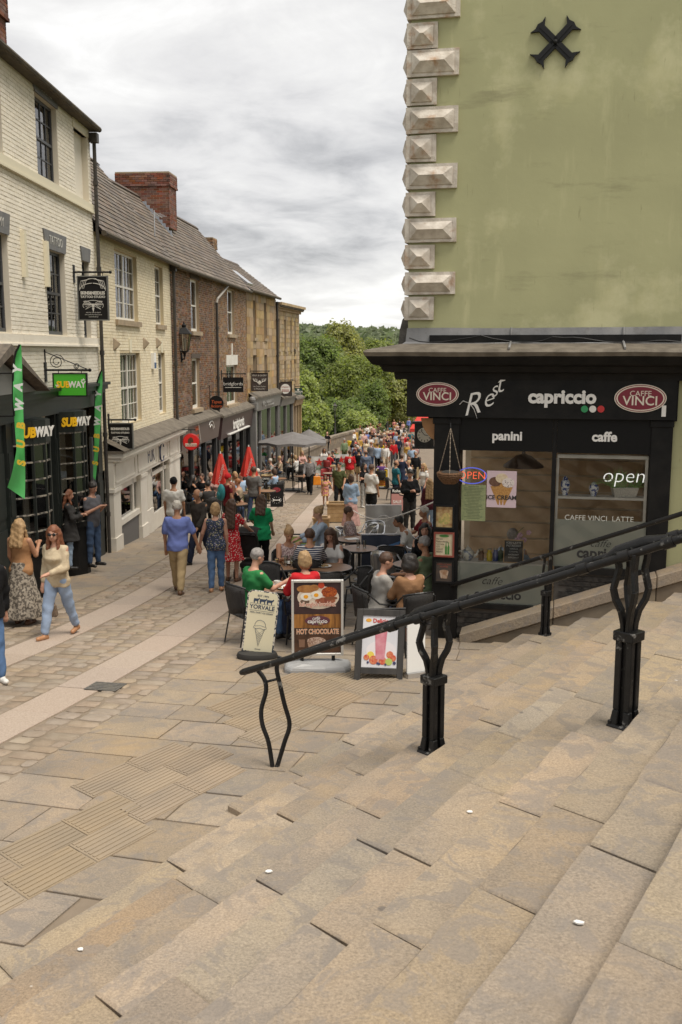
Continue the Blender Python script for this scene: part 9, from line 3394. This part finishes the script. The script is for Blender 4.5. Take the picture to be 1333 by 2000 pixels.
# SALE board
t,M = face_board('pavement_sign','round-topped ROHAN SALE board in pink and black',776,1000,34.0,0.45,0.9,0.05,0,0.0,0.05)
mb = MB()
pl = [(-0.23,0),(0.23,0),(0.23,0.72)] + [(0.23 * math.cos(a),0.72 + 0.14 * math.sin(a)) for a in [i * math.pi / 10 for i in range(1,10)]] + [(-0.23,0.72)]
mb.prism(pl,0.0,0.04)
mb.build('board',sk_black,t,M)
bx(t,M,'panel',mat('sale_pink',(0.5,0.24,0.22),0.5),-0.2,0.2,-0.008,-0.001,0.03,0.62)
lettering('Rohan',0.13,letter_white,t,M,0,0.72,-0.006,off=0.004)
lettering('SALE',0.14,letter_white,t,M,0,0.34,-0.012,off=0.003)
bx(t,TR(WM[t.name].translation),'foot',tube_black,-0.26,0.26,-0.12,0.2,0,0.049)
# yellow board
t,M = face_board('pavement_sign','yellow pavement board with red lettering in front of the purple fleece',747,957,46.5,0.55,0.9,0.05,0,0.0,0.0)
bx(t,M,'board',mat('board_yellow',(0.75,0.48,0.02),0.5),-0.25,0.25,-0.006,0.006,0.12,0.9)
mb = MB()
mb.tube([(-0.28,0,0.0),(-0.28,0,0.9),(-0.24,0,0.96),(0.24,0,0.96),(0.28,0,0.9),(0.28,0,0.0)],0.022,6)
mb.build('frame',letter_white,t,M)
for i,l in enumerate(('FISH','CHIPS','PIZZA','KEBAB')):
 lettering(l,0.11,mat('letter_red',(0.5,0.04,0.03),0.5),t,M,0,0.5 - i * 0.1,-0.01,off=0.004)
for dx in (-0.12,0.0,0.12):
 mb = MB()
 mb.disc((dx,0.68),0.06,-0.012,-0.007,14)
 mb.build('printed_face',mat('letter_red',(0.5,0.04,0.03),0.5) if dx == 0 else gold,t,M)
bx(t,TR(WM[t.name].translation),'foot',tube_black,-0.3,0.3,-0.15,0.2,0,0.06)
# chalk boards
t,M = face_board('pavement_sign','slim black chalk A-board with white bone drawing on the paving',541,988,36.5,0.45,0.85,0.1,0,0.1,0.0)
bx(t,M,'board',sk_black,-0.23,0.23,-0.01,0.01,0.0,0.84,bevel=0.01)
mb = MB()
mb.tube([(-0.1,-0.014,0.25),(0.1,-0.014,0.25)],0.018,6)
for sx in (-1,1):
 for sz in (-1,1):
  mb.ball((sx * 0.11,-0.014,0.25 + sz * 0.022),0.025,0.006,0.025,8,4)
for k_ in range(12):
 a = k_ * math.pi / 6
 mb.tube([(0.15 * math.cos(a),-0.013,0.25 + 0.1 * math.sin(a)),(0.19 * math.cos(a),-0.013,0.25 + 0.13 * math.sin(a))],0.006,4)
mb.build('chalk_drawing',chalk,t,M)
blob('chalk_smear',mat('chalk_red',(0.3,0.03,0.04),0.8,(0.1,0.01,0.02),20),0,0.64,0.15,0.09,-0.013)
mb = MB()
mb.box(-0.23,0.23,-0.01,0.01,0.0,0.84)
mb.build('rear_leaf',sk_black,t,TR(WM[t.name].translation + Vector((0,0.3,0)),0.1) @ Matrix.Rotation(0.14,4,'X'))
t,M = face_board('pavement_sign','large framed chalk menu board behind the diners',520,948,40.0,0.55,1.0,0.08,0,0.0,0.0)
bx(t,M,'board',mat('chalk_menu',(0.03,0.03,0.03),0.8),-0.25,0.25,-0.006,0.01,0.1,0.92)
mb = MB()
for q in ((-0.29,-0.25,0.0,0.96),(0.25,0.29,0.0,0.96),(-0.25,0.25,0.92,0.96),(-0.25,0.25,0.06,0.1)):
 mb.box(q[0],q[1],-0.015,0.02,q[2],q[3])
mb.build('frame',mat('brown_frame',(0.09,0.045,0.025),0.6),t,M)
for i,l in enumerate(('TAPAS','3 FOR £15','PATATAS','CHORIZO','PAELLA','SANGRIA','TORTILLA')):
 lettering(l,0.1,chalk,t,M,0,0.84 - i * 0.11,-0.01,off=0.001)
# ------------------------------------------------------------------ windbreak banners, rope, planters
def banner(label,px0,px1,Y,zt,zb,m,rz=0.0,clothn=10):
 x0 = (px0 - 666.5) / FPX * (Y * cT - (G(Y) + 0.5) * sT)
 x1 = (px1 - 666.5) / FPX * (Y * cT - (G(Y) + 0.5) * sT)
 t = thing('windbreak_banner',label,'banner',((x0 + x1) / 2,Y,gz_(Y)))
 w = (x1 - x0) / 2
 M = TR(((x0 + x1) / 2,Y,gz_(Y)),rz)
 mb = MB()
 vs = []
 n = 14
 for i in range(n + 1):
  for j in range(6):
   x = -w + 2 * w * i / n
   z = zb + (zt - zb) * j / 5
   vs.append((x,0.02 * math.sin(i * 0.9 + j * 0.4),z))
 mb.add(vs,[(i * 6 + j,(i + 1) * 6 + j,(i + 1) * 6 + j + 1,i * 6 + j + 1) for i in range(n) for j in range(5)])
 mb.build('cloth',m,t,M,smooth=True)
 for s in (-1,1):
  mb = MB()
  mb.tube([(s * w,0.03,0.0),(s * w,0.03,zt + 0.02)],0.016,8)
  mb.lathe([(0.15,0.0),(0.15,0.02),(0.03,0.03)],(s * w,0.03,0),16)
  mb.build('post',steel,t,M)
 mb = MB()
 mb.tube([(-w,0.03,zt + 0.01),(w,0.03,zt + 0.01)],0.013,8)
 mb.build('cross_bar',steel,t,M)
 return t,M,w
navy_c = mat('navy_banner_cloth',(0.03,0.04,0.065),0.75,(0.045,0.055,0.085),4)
t,M,w = banner('navy windbreak banner with a blue eye logo and glass',706,792,19.4,0.92,0.08,navy_c)
eye_w,eye_b = mat('logo_white',(0.6,0.62,0.66),0.6),mat('logo_blue',(0.08,0.2,0.42),0.6)
mb = MB()
cxe,cze = 0.0,0.6
mb.tube([(cxe - 0.24 + 0.48 * i / 16,-0.03,cze + 0.12 * math.sin(math.pi * i / 16)) for i in range(17)],0.012,5)
mb.tube([(cxe - 0.24 + 0.48 * i / 16,-0.03,cze - 0.09 * math.sin(math.pi * i / 16)) for i in range(17)],0.009,5)
mb.tube([(cxe + 0.1 * math.cos(i * 0.35),-0.03,cze + 0.1 * math.sin(i * 0.35)) for i in range(19)],0.009,5)
mb.tube([(cxe - 0.06,-0.035,cze + 0.06),(cxe,-0.035,cze),(cxe + 0.06,-0.035,cze + 0.06)],0.009,5)
mb.tube([(cxe,-0.035,cze),(cxe,-0.035,cze - 0.07)],0.009,5)
mb.build('eye_logo',eye_w,t,M)
mb = MB()
mb.disc((cxe,cze),0.092,-0.028,-0.024,22)
mb.prism([(cxe + 0.1,cze + 0.12),(cxe + 0.28,cze + 0.1),(cxe + 0.36,cze + 0.22),(cxe + 0.24,cze + 0.17)],-0.028,-0.024)
mb.build('eye_iris',eye_b,t,M)
text('BLUE EYE',0.11,eye_w,t,M @ Matrix.Translation((0,-0.028,0.4)) @ Matrix.Rotation(R(90),4,'X'),ext=0.002,off=0.002)
grey_c = mat('grey_banner_cloth',(0.36,0.36,0.36),0.75,(0.3,0.3,0.31),4)
t,M,w = banner('pale grey windbreak banner seen from behind with a faint mirrored logo',715,784,27.0,0.86,0.06,grey_c)
mb = MB()
mb.tube([(-0.2 + 0.4 * i / 16,-0.03,0.5 + 0.1 * math.sin(math.pi * i / 16)) for i in range(17)],0.006,4)
mb.tube([(-0.2 + 0.4 * i / 16,-0.03,0.5 - 0.08 * math.sin(math.pi * i / 16)) for i in range(17)],0.006,4)
mb.tube([(0.09 * math.cos(i * 0.35),-0.03,0.5 + 0.09 * math.sin(i * 0.35)) for i in range(19)],0.006,4)
mb.build('faint_logo',mat('faint_logo',(0.45,0.45,0.45),0.7),t,M)
text('EYE BLUE',0.09,MATS['faint_logo'],t,M @ Matrix.Translation((0,-0.028,0.3)) @ Matrix.Rotation(R(90),4,'X') @ Matrix.Diagonal((-1,1,1,1)),ext=0.001)
def planter(label,px,Y,w,h,d):
 x = (px - 666.5) / FPX * (Y * cT - (G(Y) + 0.3) * sT)
 t = thing('planter_box',label,'planter',(x,Y,gz_(Y)),'timber planter boxes')
 for s_,(ax,a0,a1) in enumerate((('y',-w / 2,w / 2),('y',-w / 2,w / 2),('x',-d / 2,d / 2),('x',-d / 2,d / 2))):
  for k in range(4):
   z0,z1 = 0.04 + (h - 0.08) * k / 4,0.04 + (h - 0.08) * (k + 1) / 4 - 0.006
   mb = MB()
   if s_ == 0:
    mb.box(a0,a1,-d / 2,-d / 2 + 0.02,z0,z1)
   elif s_ == 1:
    mb.box(a0,a1,d / 2 - 0.02,d / 2,z0,z1)
   elif s_ == 2:
    mb.box(-w / 2,-w / 2 + 0.02,a0 + 0.021,a1 - 0.021,z0,z1)
   else:
    mb.box(w / 2 - 0.02,w / 2,a0 + 0.021,a1 - 0.021,z0,z1)
   mb.build('plank',timber,t)
 mb = MB()
 for q in ((-w / 2 - 0.03,w / 2 + 0.03,-d / 2 - 0.03,-d / 2 + 0.04),(-w / 2 - 0.03,w / 2 + 0.03,d / 2 - 0.04,d / 2 + 0.03),(-w / 2 - 0.03,-w / 2 + 0.04,-d / 2 + 0.041,d / 2 - 0.041),(w / 2 - 0.04,w / 2 + 0.03,-d / 2 + 0.041,d / 2 - 0.041)):
  mb.box(*q,h - 0.04,h)
 mb.build('rim',timber,t)
 mb = MB()
 mb.box(-w / 2 + 0.021,w / 2 - 0.021,-d / 2 + 0.021,d / 2 - 0.021,0.02,h - 0.08)
 mb.build('soil',dark_void,t)
planter('timber planter box by the rope, farthest and largest of the four',659,31.0,0.62,0.62,0.5)
planter('timber planter box left of and below the largest one',628,28.0,0.45,0.45,0.4)
planter('low timber planter box behind the serving woman',634,25.0,0.55,0.42,0.4)
planter('timber planter box nearest us beside the rainbow price board',613,22.4,0.6,0.55,0.42)
t = thing('rope_barrier','white rope strung from the largest planter to the cafe wall','rope',at(764,990,25))
a_,b_ = at(676,986,31),C.w(pL0 + 0.0,0.1,C.pt(846,982)[1])
mb = MB()
mb.tube([a_.lerp(b_,i / 16) - Vector((0,0,0.35 * math.sin(math.pi * i / 16))) for i in range(17)],0.012,6)
mb.build('rope',letter_white,t,Matrix.Identity(4))
# ------------------------------------------------------------------ parasols
red_p = mat('parasol_red',(0.55,0.035,0.02),0.7,(0.48,0.025,0.015),5)
for px,yt,yb,Y,lab in ((431,882,945,30.4,'closed red parasol with white print, left of two'),(486,869,930,33.4,'closed red parasol with white print, right of two')):
 top_,bot_ = at(px,yt,Y),at(px,yb,Y)
 t = thing('closed_parasol',lab,'parasol',(top_.x,Y,gz_(Y)))
 h1,h0 = top_.z - gz_(Y),bot_.z - gz_(Y)
 mb = MB()
 vs = []
 nn = 24
 for j in range(8):
  k = j / 7
  r_ = 0.05 + 0.2 * k ** 0.9
  for i in range(nn):
   a = 2 * math.pi * i / nn
   rr = r_ * (1 + 0.22 * math.cos(a * 6) * min(1,k * 2))
   vs.append((rr * math.cos(a),rr * math.sin(a),h1 - 0.06 - (h1 - h0 - 0.06) * k + 0.03 * math.cos(a * 6) * k))
 mb.add(vs,[(j * nn + i,j * nn + (i + 1) % nn,(j + 1) * nn + (i + 1) % nn,(j + 1) * nn + i) for j in range(7) for i in range(nn)])
 mb.build('folded_canopy',red_p,t,smooth=True)
 mb = MB()
 mb.tube([(0,0,0),(0,0,h1)],0.02,8)
 mb.build('pole',white_plain,t)
 mb = MB()
 mb.lathe([(0.25,0),(0.25,0.06),(0.05,0.09)],n=16)
 mb.build('base',sk_black,t)
 text('Cruzcampo',0.15,letter_white,t,WM[t.name] @ Matrix.Translation((0.02,-0.27,h0 + 0.3)) @ Matrix.Rotation(R(100),4,'X') @ Matrix.Rotation(R(75),4,'Z'),ext=0.002)
grey_p = mat('parasol_grey',(0.17,0.16,0.155),0.8,(0.14,0.13,0.125),4)
for pxl,pxr,pxc,yt,ye,Y,lab in ((500,628,572,843,863,45.0,'large open grey umbrella in front of the sandstone house'),(575,637,604,838,857,53.0,'large open grey umbrella behind the first one')):
 c = at(pxc,ye,Y)
 t = thing('open_umbrella',lab,'umbrella',(c.x,Y,gz_(Y)))
 w0 = (pxr - pxl) / 2 / FPX * Y * 1.02
 ztop,zed = at(pxc,yt,Y).z - gz_(Y),c.z - gz_(Y)
 mb = MB()
 n = 8
 e = []
 for k in range(n):
  a = math.pi / 8 + k * math.pi / 4
  e.append((w0 * 1.08 * math.cos(a),w0 * 1.08 * math.sin(a),zed))
 for k in range(n):
  a_,b_ = Vector(e[k]),Vector(e[(k + 1) % n])
  m_ = (a_ + b_) / 2 + Vector((0,0,0.05))
  tp_ = Vector((0,0,ztop))
  mb.add([a_,m_,b_,tp_,a_ - Vector((0,0,0.12)),m_ - Vector((0,0,0.1)),b_ - Vector((0,0,0.12))],[(0,1,3),(1,2,3),(4,5,1,0),(5,6,2,1)])
 mb.build('canopy',grey_p,t)
 for k in range(n):
  mb = MB()
  mb.bar((0,0,ztop - 0.06),(e[k][0],e[k][1],e[k][2] - 0.03),0.02,0.02)
  mb.build('rib',tube_black,t)
 mb = MB()
 mb.tube([(0,0,0),(0,0,ztop + 0.08)],0.03,8)
 mb.build('pole',tube_black,t)
 mb = MB()
 mb.box(-0.35,0.35,-0.35,0.35,0,0.08)
 mb.build('base',tube_black,t)
# beer banners
for px0,px1,Y,lab in ((602,646,56.0,'white beer banner with red star, left of two'),(650,684,58.5,'white beer banner with red star, right of two')):
 t,M,w = banner(lab,px0,px1,Y,1.05,0.12,mat('banner_white',(0.62,0.62,0.58),0.7))
 mb = MB()
 pts = []
 for k in range(10):
  r_ = 0.26 if k % 2 == 0 else 0.1
  a = math.pi / 2 + k * math.pi / 5
  pts.append((0.0 + r_ * math.cos(a),0.76 + r_ * math.sin(a)))
 mb.prism(pts,-0.05,-0.03)
 mb.build('red_star',mat('star_red',(0.5,0.03,0.02),0.6),t,M)
 text('Heineken',0.27,mat('beer_green',(0.05,0.16,0.06),0.6),t,M @ Matrix.Translation((0,-0.035,0.42)) @ Matrix.Rotation(R(90),4,'X'),ext=0.002,off=0.006)
# yellow and red spare chairs, steel chairs
for i,(px,py,hg) in enumerate(((686,873,40),(692,866,200),(703,868,90),(710,872,300),(700,860,10),(695,880,150))):
 p = by_head(px,py - 12,0.9)
 put_chair(ch_yellow,p,R(hg),'bright yellow plastic chair, ' + ('leftmost of those by the bridge','second from the left by the bridge','third from the right by the bridge','rightmost of those by the bridge','farthest of those by the bridge','nearest of those by the bridge')[i],'yellow chairs by the bridge')
for i,(px,Y,hg,lab) in enumerate(((728,22.0,200,'empty steel tube armchair behind the navy windbreak'),(712,21.5,260,'empty steel tube armchair facing the man in patterned shirt'),(808,19.5,120,'empty steel tube armchair by the cafe wall'),(756,17.4,20,'empty steel tube armchair right of the pale table'))):
 x = (px - 666.5) / FPX * (Y * cT - (G(Y) + 0.4) * sT)
 put_chair(ch_steel,(x,Y,gz_(Y)),R(hg),lab,'steel cafe chairs')
for i,(px,Y,hg,lab) in enumerate(((768,18.2,10,'empty black woven chair in front of the navy windbreak'),(527,15.3,160,'empty black woven chair behind the table of the man in green'),(588,45.0,330,'empty black chair at the grey umbrellas'),(767,40.0,90,'empty black chair behind the teal vest'),(690,15.0,250,'empty black woven chair between the tables'),(634,15.0,340,'empty black woven chair behind the red jacket'))):
 x = (px - 666.5) / FPX * (Y * cT - (G(Y) + 0.4) * sT)
 put_chair(ch_black,(x,Y,gz_(Y)),R(hg),lab,'empty black chairs')
for i,(px,Y,hg,lab) in enumerate(((641,49.5,10,'empty red woven chair beside the beer banner'),(633,47.5,200,'empty red woven chair in front of the beer banner'))):
 x = (px - 666.5) / FPX * (Y * cT - (G(Y) + 0.4) * sT)
 put_chair(ch_red,(x,Y,gz_(Y)),R(hg),lab,'red chairs')
# ------------------------------------------------------------------ pushchair
loc = feet(489,1130)
t = thing('pushchair','black pushchair in front of the woman in green','pushchair',TR(loc,R(-8)))
fab = cloth('pram_fabric',(0.03,0.028,0.028))
for sx in (-1,1):
 for y_ in (-0.25,0.4):
  mb = MB()
  mb.tube([(sx * 0.24 + 0.02 * math.sin(0),y_ + 0.11 * math.cos(a),0.12 + 0.11 * math.sin(a)) for a in [2 * math.pi * i / 16 for i in range(17)]],0.018,6,False)
  w_ = mb.build('wheel',mat('tyre',(0.02,0.02,0.02),0.8),t)
  mb = MB()
  mb.tube([(sx * 0.24 - 0.012,y_,0.12),(sx * 0.24 + 0.012,y_,0.12)],0.06,12)
  mb.build('hub',mat('hub_grey',(0.25,0.25,0.25),0.5),w_,WM[t.name])
 mb = MB()
 mb.tube([(sx * 0.22,0.4,0.13),(sx * 0.22,0.0,0.55),(sx * 0.22,-0.45,1.0)],0.014,6)
 mb.tube([(sx * 0.22,-0.25,0.13),(sx * 0.22,0.0,0.55)],0.014,6)
 mb.build('frame_tube',tube_black,t)
mb = MB()
mb.tube([(-0.22,-0.45,1.0),(0.22,-0.45,1.0)],0.018,8)
mb.build('handle',tube_black,t)
mb = MB()
mb.hexa([(-0.18,-0.1,0.42),(0.18,-0.1,0.42),(0.18,0.3,0.4),(-0.18,0.3,0.4),(-0.2,-0.2,0.9),(0.2,-0.2,0.9),(0.2,-0.12,0.9),(-0.2,-0.12,0.9)])
mb.build('seat',fab,t,bevel=0.02)
mb = MB()
vs = []
for i in range(9):
 a = math.pi * (0.15 + 0.6 * i / 8)
 for j in range(7):
  x = -0.21 + 0.42 * j / 6
  vs.append((x,0.0 - 0.28 * math.cos(a) - 0.0,0.8 + 0.26 * math.sin(a) * (1 - 0.2 * (x / 0.21) ** 2)))
mb.add(vs,[(i * 7 + j,i * 7 + j + 1,(i + 1) * 7 + j + 1,(i + 1) * 7 + j) for i in range(8) for j in range(6)])
mb.build('hood',fab,t,smooth=True)
mb = MB()
mb.box(-0.17,0.17,-0.2,0.3,0.22,0.34)
mb.build('basket',fab,t,bevel=0.03)
# things people carry
def carry(root,pts,name,label,cat,local_p):
 p = pts['M'] @ Vector(local_p)
 return thing(name,label,cat,p)
hd = q_jac['head']
mb = MB()
for s in (-1,1):
 mb.ball(hd(s * 0.034,0.098,0.008),0.03,0.012,0.024,10,6)
mb.bar(hd(-0.03,0.1,0.014),hd(0.03,0.1,0.014),0.008,0.008)
for s in (-1,1):
 mb.bar(hd(s * 0.062,0.09,0.012),hd(s * 0.083,0.0,0.012),0.006,0.008)
t = thing('sunglasses','black sunglasses worn by the woman in cream jacket','sunglasses',q_jac['M'] @ Vector(hd(0,0.09,0.01)))
mb.build('frame',mat('lens_black',(0.008,0.008,0.008),0.15),t,q_jac['M'])
t = thing('handbag','brown patterned handbag held low by the woman in cream jacket','handbag',feet(88,1222) + Vector((0.1,0,0.12)))
mb = MB()
mb.hexa([(-0.12,-0.05,0),(0.12,-0.05,0),(0.12,0.05,0),(-0.12,0.05,0),(-0.09,-0.03,0.2),(0.09,-0.03,0.2),(0.09,0.03,0.2),(-0.09,0.03,0.2)])
mb.build('bag',mat('bag_brown',(0.16,0.11,0.07),0.6,(0.09,0.06,0.04),30),t,bevel=0.02)
mb = MB()
mb.tube([(-0.07,0,0.19),(-0.04,0,0.4),(0.04,0,0.4),(0.07,0,0.19)],0.008,6)
mb.build('strap',mat('strap_brown',(0.1,0.05,0.03),0.6),t)
Mb = q_bag['M']
t = thing('backpack','teal backpack worn by the person with the red cap','backpack',Mb @ Vector(q_bag['P'](0,-0.2,0.1)))
mb = MB()
P = q_bag['P']
mb.ball(P(0,-0.2,0.3),0.16,0.1,0.24,12,8)
mb.build('pack',mat('pack_teal',(0.02,0.2,0.22),0.7),t,Mb,smooth=True)
mb = MB()
mb.ball(P(0,-0.29,0.22),0.11,0.045,0.12,10,6)
mb.build('pocket',mat('pack_teal2',(0.015,0.15,0.17),0.7),t,Mb,smooth=True)
bagp = by_head(605,889,1.74)
t = thing('carrier_bag','orange carrier bag in the hand of the man in grey shirt','bag',bagp + Vector((0.32,-0.1,0.42)))
mb = MB()
mb.hexa([(-0.17,-0.06,0),(0.17,-0.06,0),(0.18,0.06,0),(-0.18,0.06,0),(-0.15,-0.03,0.38),(0.15,-0.03,0.38),(0.15,0.03,0.38),(-0.15,0.03,0.38)])
mb.build('bag',mat('bag_orange',(0.75,0.26,0.01),0.5,(0.65,0.2,0.01),9),t,bevel=0.02)
mb = MB()
mb.tube([(-0.08,0,0.37),(-0.04,0,0.5),(0.04,0,0.5),(0.08,0,0.37)],0.01,5)
mb.build('handle',MATS['bag_orange'],t)
P = q_red8['P']
text('8',0.26,letter_white,p_red8,q_red8['M'] @ Matrix.Translation(Vector(P(0,-0.155,0.33))) @ Matrix.Rotation(R(90),4,'X'),ext=0.004,off=0.008,name='shirt_number')
# ------------------------------------------------------------------ pots, clock, bits on the cafe corner
loc = gp(475,1012)
t = thing('potted_plant','grey pot of trailing green and pink flowers beside the diners','plant',(loc.x,loc.y,loc.z + 0.03))
mb = MB()
mb.lathe([(0.13,0),(0.19,0.36),(0.2,0.38),(0.17,0.37)],n=16)
mb.build('pot',mat('pot_grey',(0.17,0.17,0.17),0.7),t,smooth=True)
n = 700
V_ = rng.normal(size=(n,3)) * np.array([0.17,0.17,0.13]) + np.array([0,0,0.48])
nr = rng.normal(size=(n,3)) + np.array([0,0,0.7])
nr /= np.linalg.norm(nr,axis=1,keepdims=True)
o = bpy.data.objects.new('leaves',quads_mesh('leaves',leaf_quads(V_,nr,0.035,rng),LEAF[0]))
reg(o,t,WM[t.name])
n = 60
V_ = rng.normal(size=(n,3)) * np.array([0.18,0.18,0.12]) + np.array([0,-0.03,0.52])
o = bpy.data.objects.new('blossoms',quads_mesh('blossoms',leaf_quads(V_,nr[:n],0.035,rng,0.9),mat('blossom_pink',(0.55,0.15,0.25),0.6)))
reg(o,t,WM[t.name])
Yc = 21.0
pc = at(829,849,Yc)
t = thing('hanging_clock','black box clock with cream face hanging from the side of the cafe','clock',(pc.x,Yc,pc.z - 0.27))
mb = MB()
mb.box(-0.2,0.2,-0.08,0.08,0.02,0.5)
mb.box(-0.25,0.25,-0.12,0.12,0.5,0.55)
mb.box(-0.25,0.25,-0.12,0.12,-0.02,0.02)
mb.build('case',blackwood,t)
mb = MB()
mb.disc((0,0.27),0.155,-0.095,-0.08,32)
mb.build('dial',sign_cream,t)
for k in range(12):
 a = k * math.pi / 6
 mb = MB()
 mb.bar((0.105 * math.sin(a),-0.0975,0.27 + 0.105 * math.cos(a)),(0.145 * math.sin(a),-0.0975,0.27 + 0.145 * math.cos(a)),0.014,0.003,up=(0,1,0))
 mb.build('hour_mark',sk_black,t)
for a,l in ((R(95),0.08),(R(-40),0.125)):
 mb = MB()
 mb.bar((0,-0.1,0.27),(l * math.sin(a),-0.1,0.27 + l * math.cos(a)),0.012,0.004,up=(0,1,0))
 mb.build('hand',sk_black,t)
mb = MB()
mb.tube([(0.2,0,0.6),(0.75,0,0.6)],0.02,6)
mb.tube([(0.0,0,0.55),(0.0,0,0.6),(0.2,0,0.6)],0.02,6)
mb.build('bracket',black_metal,t)
mb = MB()
q = [C.pt(x,y,0.02) for x,y in ((822,817),(853,817),(853,862),(842,856),(833,846),(826,834))]
mb.prism([(a,b) for a,b in q],0.0,0.04)
mb.build('timber_panel',mat('varnished_board',(0.34,0.17,0.06),0.5,(0.28,0.13,0.045),5),cafe,C.M)
# red awning on the far right
pa = at(806,820,62)
t = thing('red_awning','red stall awning far down the street at the right','awning',(pa.x + 0.8,62,G(62)))
za,zb2 = at(806,812,62).z - G(62),at(806,836,62).z - G(62)
mb = MB()
mb.add([(-1.0,-0.6,zb2),(1.6,-0.6,zb2),(1.6,0.7,za),(-0.4,0.7,za),(-1.0,-0.6,zb2 - 0.2),(1.6,-0.6,zb2 - 0.2)],[(0,1,2,3),(4,5,1,0)])
mb.build('canopy',red_p,t)
for x in (-0.9,1.5):
 mb = MB()
 mb.tube([(x,-0.55,0),(x,-0.55,zb2)],0.025,6)
 mb.build('leg',steel,t)
# small litter trodden on the steps
rl = random.Random(21)
for i,(px,py,lab) in enumerate(((919,1566,'white scrap of paper on the steps below the middle post'),(1132,1775,'white scrap of paper on the steps at the lower right'),(157,1842,'white scrap at the lower left of the steps'),(525,1700,'white scrap in the middle of the steps'))):
 r_ = ray(px,py)
 n_ = Vector((0.5,0.866,-0.045)).cross(Vector((-0.707,0.707,-0.38)))
 P0_ = Vector((0,0,-1.6))
 p = r_ * (n_.dot(P0_) / n_.dot(r_))
 a_,b_ = xy_ab(p.x,p.y)
 kk = math.ceil((4.77 - a_) / TR_) - 1
 zb = -1.6 - 0.38 * (4.77 - TR_ * kk) - 0.045 * b_ + 0.008
 mb = MB()
 mb.slab([(0.02 * math.cos(a) * rl.uniform(0.7,1.2),0.014 * math.sin(a) * rl.uniform(0.7,1.2)) for a in [k * 0.9 for k in range(7)]],0,0.006)
 o = mb.build('paper_scrap',white_plain,None,TR((p.x,p.y,zb)))
 tag(o,lab,'litter')
# ------------------------------------------------------------------ lettering becomes plain mesh
bpy.context.view_layer.update()
dg = bpy.context.evaluated_depsgraph_get()
for o in [o for o in COL.objects if o.type == 'FONT']:
 me = bpy.data.meshes.new_from_object(o.evaluated_get(dg))
 nm,par_,mbs_ = o.name,o.parent,o.matrix_basis.copy()
 cu = o.data
 m_ = cu.materials[0]
 bpy.data.objects.remove(o)
 bpy.data.curves.remove(cu)
 me.name = nm
 if not me.materials:
  me.materials.append(m_)
 q = bpy.data.objects.new(nm,me)
 COL.objects.link(q)
 q.parent = par_
 q.matrix_basis = mbs_
